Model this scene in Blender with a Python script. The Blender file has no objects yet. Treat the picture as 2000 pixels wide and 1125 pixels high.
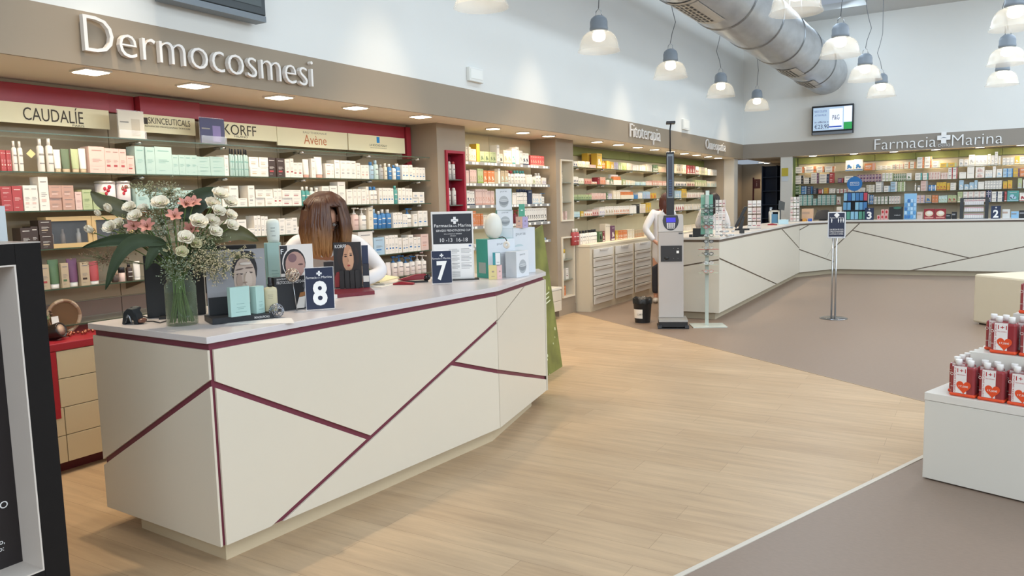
import bpy, math, random
import numpy as np
from mathutils import Vector, Matrix
random.seed(7)
sc = bpy.context.scene
COL = sc.collection
PI = math.pi
# ------------------------------------------------------------------ camera
YAW, PITCH, ROLL, FOC, EYE = math.radians(31.15), math.radians(6.2), math.radians(-1.45), 1505.0, 1.6
_f = np.array([-math.sin(YAW)*math.cos(PITCH), math.cos(YAW)*math.cos(PITCH), -math.sin(PITCH)])
_r0 = np.array([math.cos(YAW), math.sin(YAW), 0.0]); _u0 = np.cross(_r0, _f)
_c, _s = math.cos(ROLL), math.sin(ROLL)
_r = _c*_r0 + _s*_u0; _u = -_s*_r0 + _c*_u0
CAM = np.array([0.0, 0.0, EYE])
cam_d = bpy.data.cameras.new('camera'); cam = bpy.data.objects.new('camera', cam_d); COL.objects.link(cam)
cam_d.sensor_width = 36.0; cam_d.lens = FOC/2000*36.0; cam_d.clip_start = 0.05; cam_d.clip_end = 200
M = Matrix(((_r[0], _u[0], -_f[0], 0), (_r[1], _u[1], -_f[1], 0), (_r[2], _u[2], -_f[2], EYE), (0, 0, 0, 1)))
cam.matrix_world = M
sc.camera = cam
# ------------------------------------------------------------------ look, world, big lights
sc.view_settings.view_transform = 'Standard'; sc.view_settings.look = 'None'
sc.view_settings.gamma = 1.0; sc.view_settings.use_curve_mapping = False
sc.view_settings.exposure = -0.08
w = bpy.data.worlds.new('world'); sc.world = w; w.use_nodes = True
w.node_tree.nodes['Background'].inputs[0].default_value = (0.62, 0.72, 0.85, 1)
w.node_tree.nodes['Background'].inputs[1].default_value = 0.55
def area(name, loc, size, energy, col, rot=(0, 0, 0)):
    l = bpy.data.lights.new(name, 'AREA'); l.shape = 'RECTANGLE'; l.size, l.size_y = size
    l.energy = energy; l.color = col
    o = bpy.data.objects.new(name, l); COL.objects.link(o); o.location = loc; o.rotation_euler = rot
    return o
# daylight through the long rooflights and the shop front behind the visitor
area('rooflight_daylight', (2.2, 11.0, 5.28), (2.6, 12.0), 360, (0.76, 0.88, 1.0))
area('rooflight_daylight', (2.2, 1.0, 5.28), (2.6, 6.0), 110, (0.84, 0.92, 1.0))
area('shop_front_daylight', (3.0, -3.7, 2.0), (9.0, 3.2), 125, (1.0, 0.96, 0.92), (PI/2, 0, 0))
area('added_wall_fill', (8.9, 9.0, 4.3), (1.3, 17.0), 820, (0.72, 0.86, 1.0), (0, PI/2+.22, 0))  # unseen fill added before the solid side wall to brighten the long wall
area('added_wall_fill', (4.0, -3.8, 4.5), (9.0, 1.4), 460, (0.72, 0.86, 1.0), (PI/2+.3, 0, 0))  # unseen fill added high over the entrance to brighten the end wall
area('rooflight_daylight', (-2.75, 9.5, 5.28), (1.3, 15.0), 330, (0.70, 0.85, 1.0), (0, -.35, 0))  # unseen overhead strip added to lighten the upper long wall
for _y in (2.8, 5.45, 8.2, 10.95, 13.7, 16.4):                 # wall washers under the ceiling along the long wall
    _l = bpy.data.lights.new('wall_washer', 'SPOT'); _l.energy = 330; _l.color = (1, .80, .56); _l.spot_size = math.radians(46); _l.spot_blend = .6; _l.shadow_soft_size = .05
    _o = bpy.data.objects.new('wall_washer', _l); COL.objects.link(_o); _o.location = (-3.93, _y, 5.05)
# ------------------------------------------------------------------ picture measurements -> points in the room
def ray(x, y):
    d = (x-1000)*_r - (y-562.5)*_u + FOC*_f
    return d/np.linalg.norm(d)
def PZ(x, y, z): d = ray(x, y); return Vector(CAM + d*(z-EYE)/d[2])
def PX(x, y, X): d = ray(x, y); return Vector(CAM + d*X/d[0])
def PY(x, y, Y): d = ray(x, y); return Vector(CAM + d*Y/d[1])
def PL(x, y, a, b):
    n = np.array([-(b[1]-a[1]), b[0]-a[0]]); d = ray(x, y)
    return Vector(CAM + d*(n @ np.array([a[0], a[1]]))/(n @ d[:2]))
# ------------------------------------------------------------------ materials
_mats = {}
def lin(h):
    h = h.lstrip('#'); c = [int(h[i:i+2], 16)/255 for i in (0, 2, 4)]
    return tuple(v/12.92 if v <= .04045 else ((v+.055)/1.055)**2.4 for v in c)
def mat(h, rough=.5, metal=0., spec=.5, var=0.0, scale=6.0, emit=0., trans=0., coat=0., stretch=None, ior=1.45):
    key = (h, rough, metal, spec, var, scale, emit, trans, coat, stretch)
    if key in _mats: return _mats[key]
    m = bpy.data.materials.new('material_'+h.strip('#')); m.use_nodes = True
    nt = m.node_tree; b = nt.nodes['Principled BSDF']; c = lin(h)
    b.inputs['Base Color'].default_value = (*c, 1); b.inputs['Roughness'].default_value = rough
    b.inputs['Metallic'].default_value = metal; b.inputs['Specular IOR Level'].default_value = spec
    b.inputs['Transmission Weight'].default_value = trans; b.inputs['IOR'].default_value = ior
    b.inputs['Coat Weight'].default_value = coat
    if emit:
        b.inputs['Emission Color'].default_value = (*c, 1); b.inputs['Emission Strength'].default_value = emit
    if var:
        tc = nt.nodes.new('ShaderNodeTexCoord'); n = nt.nodes.new('ShaderNodeTexNoise'); n.inputs['Scale'].default_value = scale
        n.inputs['Detail'].default_value = 5
        mp = nt.nodes.new('ShaderNodeMapping')
        if stretch: mp.inputs['Scale'].default_value = stretch
        nt.links.new(tc.outputs['Object'], mp.inputs[0]); nt.links.new(mp.outputs[0], n.inputs['Vector'])
        r = nt.nodes.new('ShaderNodeValToRGB'); e = r.color_ramp.elements
        e[0].position = .3; e[1].position = .7
        e[0].color = (*[v*(1-var) for v in c], 1); e[1].color = (*[min(1, v*(1+var)) for v in c], 1)
        nt.links.new(n.outputs['Fac'], r.inputs[0]); nt.links.new(r.outputs[0], b.inputs['Base Color'])
    _mats[key] = m
    return m
def glass_sheet(h='#dfeee6', alpha=.14):
    key = ('sheet', h, alpha)
    if key in _mats: return _mats[key]
    m = bpy.data.materials.new('clear_glass'); m.use_nodes = True; nt = m.node_tree; b = nt.nodes['Principled BSDF']
    b.inputs['Base Color'].default_value = (*lin(h), 1); b.inputs['Roughness'].default_value = .05
    b.inputs['Alpha'].default_value = alpha
    _mats[key] = m
    return m
def rim_glass(h, face=.06, edge=.75, rough=.05):
    key = ('rim', h, face)
    if key in _mats: return _mats[key]
    m = bpy.data.materials.new('jar_glass'); m.use_nodes = True; nt = m.node_tree; b = nt.nodes['Principled BSDF']
    b.inputs['Base Color'].default_value = (*lin(h), 1); b.inputs['Roughness'].default_value = rough
    lw = nt.nodes.new('ShaderNodeLayerWeight'); lw.inputs['Blend'].default_value = .35
    mr = nt.nodes.new('ShaderNodeMapRange'); mr.inputs[3].default_value = face; mr.inputs[4].default_value = edge
    nt.links.new(lw.outputs['Facing'], mr.inputs[0]); nt.links.new(mr.outputs[0], b.inputs['Alpha'])
    _mats[key] = m
    return m
def floor_wood():
    m = bpy.data.materials.new('oak_planks'); m.use_nodes = True; nt = m.node_tree; b = nt.nodes['Principled BSDF']
    tc = nt.nodes.new('ShaderNodeTexCoord'); br = nt.nodes.new('ShaderNodeTexBrick')
    br.inputs['Scale'].default_value = 1.0; br.inputs['Brick Width'].default_value = 1.25; br.inputs['Row Height'].default_value = .19
    br.inputs['Mortar Size'].default_value = .0012; br.inputs['Mortar Smooth'].default_value = 0; br.offset = .37
    br.inputs['Color1'].default_value = (*lin('#bfa585'), 1); br.inputs['Color2'].default_value = (*lin('#b59a7a'), 1)
    br.inputs['Mortar'].default_value = (*lin('#9a8266'), 1)
    nt.links.new(tc.outputs['Object'], br.inputs['Vector'])
    mp = nt.nodes.new('ShaderNodeMapping'); mp.inputs['Scale'].default_value = (1.1, 11, 1)
    n = nt.nodes.new('ShaderNodeTexNoise'); n.inputs['Scale'].default_value = 1.6; n.inputs['Detail'].default_value = 8; n.inputs['Roughness'].default_value = .62
    nt.links.new(tc.outputs['Object'], mp.inputs[0]); nt.links.new(mp.outputs[0], n.inputs['Vector'])
    r = nt.nodes.new('ShaderNodeValToRGB'); e = r.color_ramp.elements; e[0].position = .3; e[1].position = .68
    e[0].color = (.80, .78, .76, 1); e[1].color = (1.08, 1.07, 1.05, 1)
    mx = nt.nodes.new('ShaderNodeMix'); mx.data_type = 'RGBA'; mx.blend_type = 'MULTIPLY'; mx.inputs[0].default_value = 1
    nt.links.new(n.outputs['Fac'], r.inputs[0]); nt.links.new(br.outputs['Color'], mx.inputs[6]); nt.links.new(r.outputs[0], mx.inputs[7])
    nt.links.new(mx.outputs[2], b.inputs['Base Color']); b.inputs['Roughness'].default_value = .38
    return m
# ------------------------------------------------------------------ mesh builder
class MB:
    def __init__(s): s.v = []; s.f = []; s.m = []; s.sm = []; s.T = None
    def add(s, vs, fs, m=0, smooth=False):
        n = len(s.v)
        for p in vs:
            p = Vector(p); s.v.append(s.T @ p if s.T else p)
        for q in fs: s.f.append([i+n for i in q]); s.m.append(m); s.sm.append(smooth)
        return s
    def box(s, a, b, m=0):
        x0, x1 = sorted((a[0], b[0])); y0, y1 = sorted((a[1], b[1])); z0, z1 = sorted((a[2], b[2]))
        return s.add([(x0,y0,z0),(x1,y0,z0),(x1,y1,z0),(x0,y1,z0),(x0,y0,z1),(x1,y0,z1),(x1,y1,z1),(x0,y1,z1)],
              [(0,3,2,1),(4,5,6,7),(0,1,5,4),(1,2,6,5),(2,3,7,6),(3,0,4,7)], m)
    def prism(s, pts, vec, m=0):
        n = len(pts); v = Vector(vec); a = [Vector(p) for p in pts]
        return s.add(a+[p+v for p in a], [tuple(range(n-1, -1, -1)), tuple(range(n, 2*n))]+[(i, (i+1) % n, n+(i+1) % n, n+i) for i in range(n)], m)
    def lathe(s, prof, n=16, m=0, c=(0, 0, 0), smooth=True, sx=1., sy=1., cap=True):
        vs = []; fs = []; k = len(prof)
        for r, z in prof:
            for i in range(n):
                a = 2*PI*i/n; vs.append((c[0]+r*math.cos(a)*sx, c[1]+r*math.sin(a)*sy, c[2]+z))
        for j in range(k-1):
            for i in range(n): fs.append((j*n+i, j*n+(i+1) % n, (j+1)*n+(i+1) % n, (j+1)*n+i))
        s.add(vs, fs, m, smooth)
        if cap:
            b = len(s.v)-len(vs)
            s.f.append([b+i for i in range(n-1, -1, -1)]); s.m.append(m); s.sm.append(False)
            s.f.append([b+(k-1)*n+i for i in range(n)]); s.m.append(m); s.sm.append(False)
        return s
    def tube(s, pts, r, n=6, m=0, smooth=True):
        pts = [Vector(p) for p in pts]; rs = r if isinstance(r, (list, tuple)) else [r]*len(pts); vs = []; fs = []
        for i, p in enumerate(pts):
            t = (pts[min(i+1, len(pts)-1)]-pts[max(i-1, 0)]).normalized()
            up = Vector((0, 0, 1)) if abs(t.z) < .95 else Vector((1, 0, 0))
            a = t.cross(up).normalized(); b = a.cross(t)
            for j in range(n):
                q = 2*PI*j/n; vs.append(p+(a*math.cos(q)+b*math.sin(q))*rs[i])
        for i in range(len(pts)-1):
            for j in range(n): fs.append((i*n+j, i*n+(j+1) % n, (i+1)*n+(j+1) % n, (i+1)*n+j))
        fs.append(tuple(range(n-1, -1, -1))); fs.append(tuple((len(pts)-1)*n+j for j in range(n)))
        return s.add(vs, fs, m, smooth)
    def ball(s, c, r, n=10, m=0, k=6):
        r = r if isinstance(r, (list, tuple)) else (r, r, r)
        vs = [(c[0], c[1], c[2]-r[2])]; fs = []
        for j in range(1, k):
            t = PI*j/k
            for i in range(n):
                a = 2*PI*i/n; vs.append((c[0]+r[0]*math.sin(t)*math.cos(a), c[1]+r[1]*math.sin(t)*math.sin(a), c[2]-r[2]*math.cos(t)))
        vs.append((c[0], c[1], c[2]+r[2])); L = len(vs)-1
        for i in range(n):
            fs.append((0, 1+(i+1) % n, 1+i)); fs.append((L, L-n+i, L-n+(i+1) % n))
            for j in range(k-2): fs.append((1+j*n+i, 1+j*n+(i+1) % n, 1+(j+1)*n+(i+1) % n, 1+(j+1)*n+i))
        return s.add(vs, fs, m, True)
    def mesh(s, name, mats):
        me = bpy.data.meshes.new(name); me.from_pydata([tuple(v) for v in s.v], [], s.f)
        for q in (mats if isinstance(mats, (list, tuple)) else [mats]): me.materials.append(q)
        me.polygons.foreach_set('material_index', s.m); me.polygons.foreach_set('use_smooth', s.sm); me.update()
        return me
    def build(s, name, mats, parent=None, bevel=0, loc=None, rot=None):
        me = s.mesh(name, mats); o = bpy.data.objects.new(name, me); COL.objects.link(o)
        if parent is not None: o.parent = parent
        if loc is not None: o.location = loc
        if rot is not None: o.rotation_euler = rot
        if bevel:
            b = o.modifiers.new('bevel', 'BEVEL'); b.width = bevel; b.segments = 2; b.limit_method = 'ANGLE'; b.angle_limit = .6
        return o
_labels = {}
def tag(o, label, cat, group=None, kind=None):
    if label is not None:
        o['label'] = label; o['category'] = cat
        _labels.setdefault(label, []).append(o.name)
    if group: o['group'] = group
    if kind: o['kind'] = kind
    return o
def thing(name, label, cat, loc=(0, 0, 0), rz=0., group=None):
    o = bpy.data.objects.new(name, None); COL.objects.link(o); o.location = loc; o.rotation_euler = (0, 0, rz)
    o.empty_display_size = .1
    return tag(o, label, cat, group)
def struct(o): o['kind'] = 'structure'; return o
_txt = {}
def text_data(s, off=0.0):
    if (s, off) in _txt: return _txt[(s, off)]
    cu = bpy.data.curves.new('lettering', 'FONT'); cu.body = s; cu.size = 1; cu.offset = off; cu.resolution_u = 3
    o = bpy.data.objects.new('lettering', cu); COL.objects.link(o)
    dg = bpy.context.evaluated_depsgraph_get(); me = o.to_mesh()
    vs = [tuple(v.co) for v in me.vertices]; fs = [tuple(p.vertices) for p in me.polygons]
    o.to_mesh_clear(); bpy.data.objects.remove(o); bpy.data.curves.remove(cu)
    a = np.array(vs); lo = a.min(0); hi = a.max(0)
    _txt[(s, off)] = (a, fs, lo, hi)
    return _txt[(s, off)]
def text_into(mb, s, o, right, up, w, h, m=0, depth=0.0, off=0.0, base=None):
    """letters fitted to a box w x h whose lower corner is o"""
    a, fs, lo, hi = text_data(s, off); right = Vector(right).normalized(); up = Vector(up).normalized(); nrm = right.cross(up)
    W, H = hi[0]-lo[0], hi[1]-lo[1]; h = h or w*H/W; w = w or h*W/H
    P = [Vector(o)+right*float((p[0]-lo[0])/W*w)+up*float((p[1]-lo[1])/H*h) for p in a]
    if not depth: return mb.add(P, fs, m)
    n = len(P); edges = {}
    for q in fs:
        for i in range(len(q)):
            e = (q[i], q[(i+1) % len(q)]); edges[e] = edges.get(e, 0)+1
    side = [(a_, b_, b_+n, a_+n) for (a_, b_) in edges if (b_, a_) not in edges]
    return mb.add(P+[p+nrm*depth for p in P], [tuple(reversed(q)) for q in fs]+[tuple(i+n for i in q) for q in fs]+[tuple(reversed(q)) for q in side], m)
def lettering(s, o, right, up, w, h, mt, parent, depth=0.0, off=0.0, name='lettering'):
    return text_into(MB(), s, o, right, up, w, h, 0, depth, off).build(name, mt, parent)
# ------------------------------------------------------------------ palette
WHITE = mat('#e9e6df', .35); CREAM = mat('#e4dccb', .4, var=.015, scale=3); PANEL = mat('#e6e0d2', .32, coat=.1)
BLACK = mat('#17171a', .4); NAVY = mat('#1c2333', .4); RED = mat('#b3283a', .35); BURG = mat('#6e2233', .4)
STEEL = mat('#b9bbbd', .28, metal=1.); CHROME = mat('#cfd0d2', .12, metal=1.); PAPER = mat('#eeeae2', .6)
TAUPE = mat('#9d8e7b', .6, var=.03, scale=2); GREEN = mat('#7c8247', .5, var=.03); SKIN = mat('#c89479', .5)
BROWNG = mat('#6b6152', .5); GREY = mat('#6f7276', .5); DGLASS = mat('#2c3d38', .12)
ZS, ZT = 2.495, 2.812
XF, YB = -4.62, 17.95          # long wall and end wall above the fascia
XB, YBB = -5.45, 18.36         # backs of the shelving recesses
XR, YN, ZC = 9.0, -4.0, 5.33
# ================================================================== the room
WALLW = mat('#d9d9d4', .7, var=.01, scale=1.5); CEIL = mat('#c9cac8', .8)
VINYL = mat('#877567', .42, var=.05, scale=30, stretch=(1, 3, 1))
o = struct(MB().box((XB-.3, YN, -.1), (XR, YBB+6.5, 0)).build('floor', VINYL))
wp = [(-5.7, 10.55), (.17, 6.28), (-3.68, -4.0), (-5.7, -4.0)]
struct(MB().prism([(x, y, 0.0) for x, y in wp], (0, 0, .0015)).build('floor', floor_wood()))
def strip_on_floor(a, b, w):
    a = Vector((*a, 0)); b = Vector((*b, 0)); d = (b-a).normalized(); n = Vector((-d.y, d.x, 0))*w/2
    return MB().prism([a-n, b-n, b+n, a+n], (0, 0, .004))
struct(strip_on_floor((.17, 6.28), (-3.68, -4.0), .025).build('floor_edge_strip', mat('#c9c1b4', .4)))
struct(strip_on_floor((-5.0, 10.02), (.17, 6.28), .012).build('floor_edge_strip', mat('#9c8a76', .4)))
# ceiling with two rooflight openings, the long-wall one added for its light
cb = MB()
cb.box((XB-.3, YN, ZC), (-3.5, YBB, ZC+.12)); cb.box((-2.0, YN, ZC), (.9, YBB, ZC+.12)); cb.box((-3.5, YN, ZC), (-2.0, 1.9, ZC+.12)); cb.box((-3.5, 17.1, ZC), (-2.0, YBB, ZC+.12)); cb.box((3.5, YN, ZC), (XR, YBB, ZC+.12))
for a, b in ((YN, -2.0), (4.0, 5.0), (17.0, YBB)): cb.box((.9, a, ZC), (3.5, b, ZC+.12))
struct(cb.build('ceiling', CEIL))
struct(MB().box((XF-.3, YN, ZT), (XF, YBB, ZC)).build('wall_long_upper', WALLW))
struct(MB().box((XB-.25, YN, 0), (XB, YBB, ZC)).build('wall_long_lower', mat('#cdbfa2', .6)))
struct(MB().box((XF, YB, ZT), (XR, YB+.3, ZC)).build('wall_end_upper', WALLW))
struct(MB().box((XR, YN, 0), (XR+.1, YBB, ZC)).build('wall_far_side', WALLW))
# the shop front behind the visitor: piers and lintel round a wide opening
struct(MB().box((XB, YN-.1, 0), (-2.0, YN, ZC)).box((8.0, YN-.1, 0), (XR, YN, ZC)).box((-2, YN-.1, 3.6), (8, YN, ZC)).build('wall_entrance', WALLW))
FAS = mat('#92836f', .55, var=.015, scale=1.2)
FASB = mat('#8c8479', .55, var=.015, scale=1.2)
SOFF = mat('#eee3d2', .6)
struct(MB().box((XF-.02, YN, ZS), (XF, YB+.02, ZT)).build('trim_fascia_long', FAS))
struct(MB().box((XF, YB, ZS), (XR, YB+.02, ZT)).build('trim_fascia_end', FASB))
struct(MB().box((XB, YN, ZS), (XF-.02, YB+.5, ZS+.02)).build('trim_soffit_long', SOFF))
struct(MB().box((XF-.02, YB+.02, ZS), (XR, YBB+2.9, ZS+.02)).build('trim_soffit_end', SOFF))
# ---- pillars
PF = -5.03
def pillar(y0, y1, x1=PF):
    m = MB().box((XB, y0, 0), (x1, y1, ZS)); m.box((XB, y0-.004, 0), (x1+.006, y1+.004, .14))
    return struct(m.build('wall_pillar', TAUPE))
# pillars with openings for niches are built from slabs
def niche_pillar(y0, y1, holes, side_y):
    m = MB(); m.box((XB, side_y, 0), (PF, y0, ZS)) if False else None
    zs = [0]+[z for h in holes for z in h[2:4]]+[ZS]
    m.box((XB, y0, 0), (PF-.17, y1, ZS))
    for k in range(0, len(zs), 2): m.box((PF-.17, y0, zs[k]), (PF, y1, zs[k+1]))
    for (a, b, z0, z1) in holes:
        m.box((PF-.17, y0, z0), (PF, a, z1)); m.box((PF-.17, b, z0), (PF, y1, z1))
    m.box((PF, y0, 0), (PF+.008, y1, .13))
    return struct(m.build('wall_pillar', TAUPE))
h1 = PX(868, 293, PF), PX(904, 300, PF); h1b = PX(876, 432, PF)
P1Y0, P1Y1 = 6.83, 7.37
P2Y0, P2Y1 = 9.58, 10.12
n1 = (PX(868, 293, PF).y, PX(905, 300, PF).y, 1.42, PX(868, 293, PF).z)
niche_pillar(P1Y0, P1Y1, [n1], 0)
n2a = (PX(1093, 312, PF).y, PX(1117, 315, PF).y, PX(1096, 433, PF).z, PX(1094, 311, PF).z)
n2b = (n2a[0], n2a[1], PX(1098, 583, PF).z, PX(1096, 463, PF).z)
niche_pillar(P2Y0, P2Y1, [n2b, n2a], 0)
# end of the long shelving: brown return, slim white column, passage
P3Y = 17.55
struct(MB().box((XB, P3Y, 0), (-4.95, P3Y+.35, ZS)).build('wall_pillar', TAUPE))
struct(MB().box((-4.95, P3Y+.05, 0), (-4.72, P3Y+.35, ZS)).build('wall_column', mat('#d3cabb', .6)))
xw0, xw1 = PY(1523, 400, YB).x, PY(1546, 400, YB).x
struct(MB().box((xw0, YB+.03, 0), (xw1, YB+.6, ZS)).build('wall_column', mat('#cfcfca', .6)))
# passage behind the opening
pw = MB(); pw.box((XB, YB+.0, 0), (XB+.05, YB+3.0, ZS)); pw.box((XB, YB+2.95, 0), (xw0+1.5, YB+3.0, ZS)); pw.box((xw0+.35, YB+.6, 0), (xw0+.4, YB+2.95, ZS))
struct(pw.build('wall_passage', mat('#a89a86', .6)))
struct(MB().box((xw1, YBB, 0), (XR, YBB+.1, ZS)).build('wall_end_lower', mat('#cfc4ae', .6)))
# ---- downlights set into the soffits (square over the near bay, round beyond)
LAMPW = mat('#fff3de', .5, emit=14.0)
def downlight(p, rnd, label, grp, watts=None, r=.085):
    t = thing('ceiling_downlight', label, 'light', (p[0], p[1], ZS), 0, grp)
    z = -.012
    fr = MB(); le = MB()
    if rnd:
        fr.lathe([(r+.014, 0), (r+.014, z), (r, z), (r, 0)], 20, cap=False); le.lathe([(r, z*.5), (r*.9, z), (.001, z-.003)], 20, cap=False)
    else:
        fr.box((-r-.012, -r-.012, z), (r+.012, r+.012, 0)); le.box((-r, -r, z-.004), (r, r, z))
    fr.build('frame', mat('#d8cfc0', .4), t); le.build('diffuser', LAMPW, t)
    l = bpy.data.lights.new('downlight_beam', 'SPOT'); l.energy = watts or 19; l.color = (1, .80, .56); l.spot_size = 2.5; l.spot_blend = .7; l.shadow_soft_size = .06
    lo = bpy.data.objects.new('downlight_beam', l); COL.objects.link(lo); lo.parent = t; lo.location = (0, 0, z-.03)
    return t
ORD = ['first','second','third','fourth','fifth','sixth','seventh','eighth','ninth','tenth','eleventh','twelfth','thirteenth','fourteenth','fifteenth','sixteenth','seventeenth','eighteenth','nineteenth','twentieth']
def ordn(i):
    if i < 20: return ORD[i]
    n = i+1; return f"{n}{'th' if 10 < n % 100 < 14 else {1:'st',2:'nd',3:'rd'}.get(n % 10,'th')}"
ys = [2.15, 2.88, 3.62, 4.40, 5.28, 6.22]
for i, y in enumerate(ys):
    downlight((-4.77, y), False, f'square recessed downlight under the Dermocosmesi fascia, {ordn(i)} from the entrance', 'square downlights over the near shelves', 20, .075)
for i, y in enumerate([7.80, 8.50, 9.18]):
    downlight((-4.92, y), True, f'round recessed downlight over the shelves between the brown pillars, {ordn(i)} from the flower counter', 'round downlights between the pillars')
for i, y in enumerate([10.62, 11.42, 12.22, 13.02, 13.84, 14.62, 15.38, 16.16, 16.90]):
    downlight((-4.88, y), True, f'round recessed downlight below the Fitoterapia and Omeopatia signs, {ordn(i)} from the pillar', 'round downlights over the herbal shelves')
for i, (px_, py_) in enumerate([(1588, 302), (1668, 298), (1746, 294), (1828, 290), (1914, 285), (1995, 280)]):
    q = PY(px_, py_, YB+.1)
    downlight((q.x, YB+.1), True, f'round downlight over the end wall medicine shelves, {ordn(i)} from the corner', 'round downlights over the end wall', 26)
for i, (px_, py_) in enumerate([(1487, 316.5), (1501, 318.5), (1514, 320)]):
    q = PZ(px_, py_, ZS)
    downlight((q.x, min(max(q.y, YB+.4), YB+2.6)), True, f'small round downlight in the passage ceiling, {ordn(i)} from the passage wall', 'passage downlights', 10, .07)
# ---- coloured header panels behind the brand boards
REDP = mat('#a2303c', .38, var=.02); LINE = mat('#43211f', .6)
def header(y0, y1, z0, z1, x, name, mt, label, cat='panel'):
    return tag(MB().box((XB+.002, y0+.004, z0), (x, y1-.004, z1)).build(name, mt, bevel=.003), label, cat, 'coloured header panels')
ZR0 = 2.335
hy = [1.2, 3.37, 3.575, 4.10, 6.72]
hx = [-5.38, -5.40, -5.34, -5.38]
for i in range(4):
    header(hy[i], hy[i+1], ZR0, ZS-.03, hx[i], 'header_panel', REDP, ['long red header panel above the CAUDALÍE board', 'narrow recessed red header panel beside the clear leaflet holder', 'projecting red header panel above the small-print board', 'long red header panel above the KORFF and Avène boards'][i])
tag(MB().box((XB+.002, 6.725, 1.9), (-5.36, P1Y0-.03, ZS-.03)).build('header_panel', REDP), 'narrow upright red panel against the first brown pillar', 'panel', 'coloured header panels')
# bays
def header2(y0, y1, z0, z1, lab, mt=GREEN): header(y0, y1, z0, z1, -5.39, 'header_panel', mt, lab)
for i, (a, b) in enumerate([(P2Y1+.01, 11.4), (11.4, 13.1), (13.1, 15.2), (15.2, P3Y-.02)]):
    header2(a, b, 2.33, ZS-.03, f'olive green header panel over the herbal shelves, {ordn(i)} from the pillar')
GX = [xw1+.005, PY(1630, 330, YBB).x, PY(1709, 330, YBB).x, PY(1788, 330, YBB).x, PY(1872, 330, YBB).x, PY(1956, 330, YBB).x, 1.9, 2.9]
for i in range(7):
    tag(MB().box((GX[i]+(.055 if i == 0 else .003), YBB-.06, 2.33), (GX[i+1]-.003, YBB-.002, ZS-.03)).build('header_panel', GREEN, bevel=.003), f'olive green header panel on the end wall, {ordn(i)} from the corner', 'panel', 'coloured header panels')
tag(MB().box((GX[0], YB+.08, .9), (GX[0]+.05, YBB-.061, ZS-.03)).box((GX[0]+.05, YBB-.03, .9), (PY(1558, 400, YBB).x, YBB-.002, 2.33)).build('side_panel', mat('#5f6d3c', .5)), 'dark green upright panel beside the white column', 'panel')
# back panels with joints (cream and brown cladding)
def cladding(y0, y1, z0, z1, mt, joints, lab, x=-5.43):
    m = MB(); ys_ = [y0]+joints+[y1]
    for i in range(len(ys_)-1): m.box((XB+.001, ys_[i]+.003, z0), (x, ys_[i+1]-.003, z1))
    return struct(m.build('wall_cladding', mt))
cladding(1.2, P1Y0, 1.0, 2.33, mat('#a69478', .5, var=.02), [3.37, 4.10, 4.95, 5.85], '')
cladding(1.2, P1Y0, 0.05, .99, mat('#8c7567', .5, var=.02), [3.37, 4.10, 4.95, 5.85], '')
cladding(P1Y1, P2Y0, .05, ZS-.02, mat('#d8c9a4', .5, var=.02), [8.5], '')
cladding(P2Y1, P3Y, .05, 2.33, mat('#cdbf9d', .5, var=.02), [11.4, 12.6, 13.9, 15.2, 16.4], '')
m = MB()
for i in range(7): m.box((GX[i]+.003+(.06 if i == 0 else 0), YBB-.02, .05), (GX[i+1]-.003, YBB-.001, 2.325))
struct(m.build('wall_cladding', mat('#c2b69c', .5, var=.02)))
# ---- big sign letters
def lettering_thing(name, s, o, right, w, h, label, off=.0, depth=.035, mt=None, cat='sign'):
    # o is the lower front corner of the back plane; letters float a little off the fascia
    t = text_into(MB(), s, o, right, (0, 0, 1), w, h, 0, depth, off).build(name, mt or mat('#e3ddd6', .45))
    return tag(t, label, cat)
a = PX(167, 99, XF+.047); b = PX(613, 167, XF+.047); top = PX(162, 27, XF+.047)
lettering_thing('sign_letters', 'Dermocosmesi', (XF+.012, a.y, a.z), (0, 1, 0), b.y-a.y, top.z-a.z, 'large raised off-white Dermocosmesi lettering on the brown fascia', -.014)
a = PX(1228, 276, XF); b = PX(1287, 280, XF)
lettering_thing('sign_letters', 'Fitoterapia', (XF+.012, a.y, ZS+.02), (0, 1, 0), b.y-a.y, .27, 'raised off-white Fitoterapia lettering on the brown fascia', -.014, .02)
a = PX(1376, 296, XF); b = PX(1415, 298, XF)
lettering_thing('sign_letters', 'Omeopatia', (XF+.012, a.y, ZS+.03), (0, 1, 0), b.y-a.y, .25, 'raised off-white Omeopatia lettering near the corner of the fascia', -.014, .02)
t = thing('sign_letters', 'raised white pharmacy name lettering with a cross on the end wall fascia', 'sign', (0, YB, 0))
LW = mat('#e6e6e4', .45)
def yb(px_, py_): q = PY(px_, py_, YB); return q.x, q.z
x0, z0 = yb(1708, 293); x1, _ = yb(1828, 287); _, z1 = yb(1711, 274)
lettering('Farmacia', (x0, -.012, z0), (1, 0, 0), (0, 0, 1), x1-x0, None, LW, t, .02, -.012)
x0, z0 = yb(1859, 285); x1, _ = yb(1958, 281)
lettering('Marina', (x0, -.012, z0), (1, 0, 0), (0, 0, 1), x1-x0, None, LW, t, .02, -.012)
x0, z0 = yb(1832, 287); x1, _ = yb(1856, 286)
lettering('dello', (x0, -.012, z0), (1, 0, 0), (0, 0, 1), x1-x0, None, LW, t, .02, -.012)
cx_, cz_ = yb(1843.5, 269); k = .115
m = MB().box((cx_-k, -.05, cz_-.045), (cx_+k, -.012, cz_+.045)).box((cx_-.045, -.05, cz_-k), (cx_+.045, -.012, cz_-.0451)).box((cx_-.045, -.05, cz_+.0451), (cx_+.045, -.012, cz_+k))
m.build('cross', LW, t)
m = MB().prism([(cx_-.06, -.0505, cz_-.008), (cx_, -.0505, cz_+.01), (cx_+.06, -.0505, cz_-.008), (cx_, -.0505, cz_-.002)], (0, -.002, 0)); m.build('cross_emblem', mat('#556a7a', .5), t)
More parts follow.
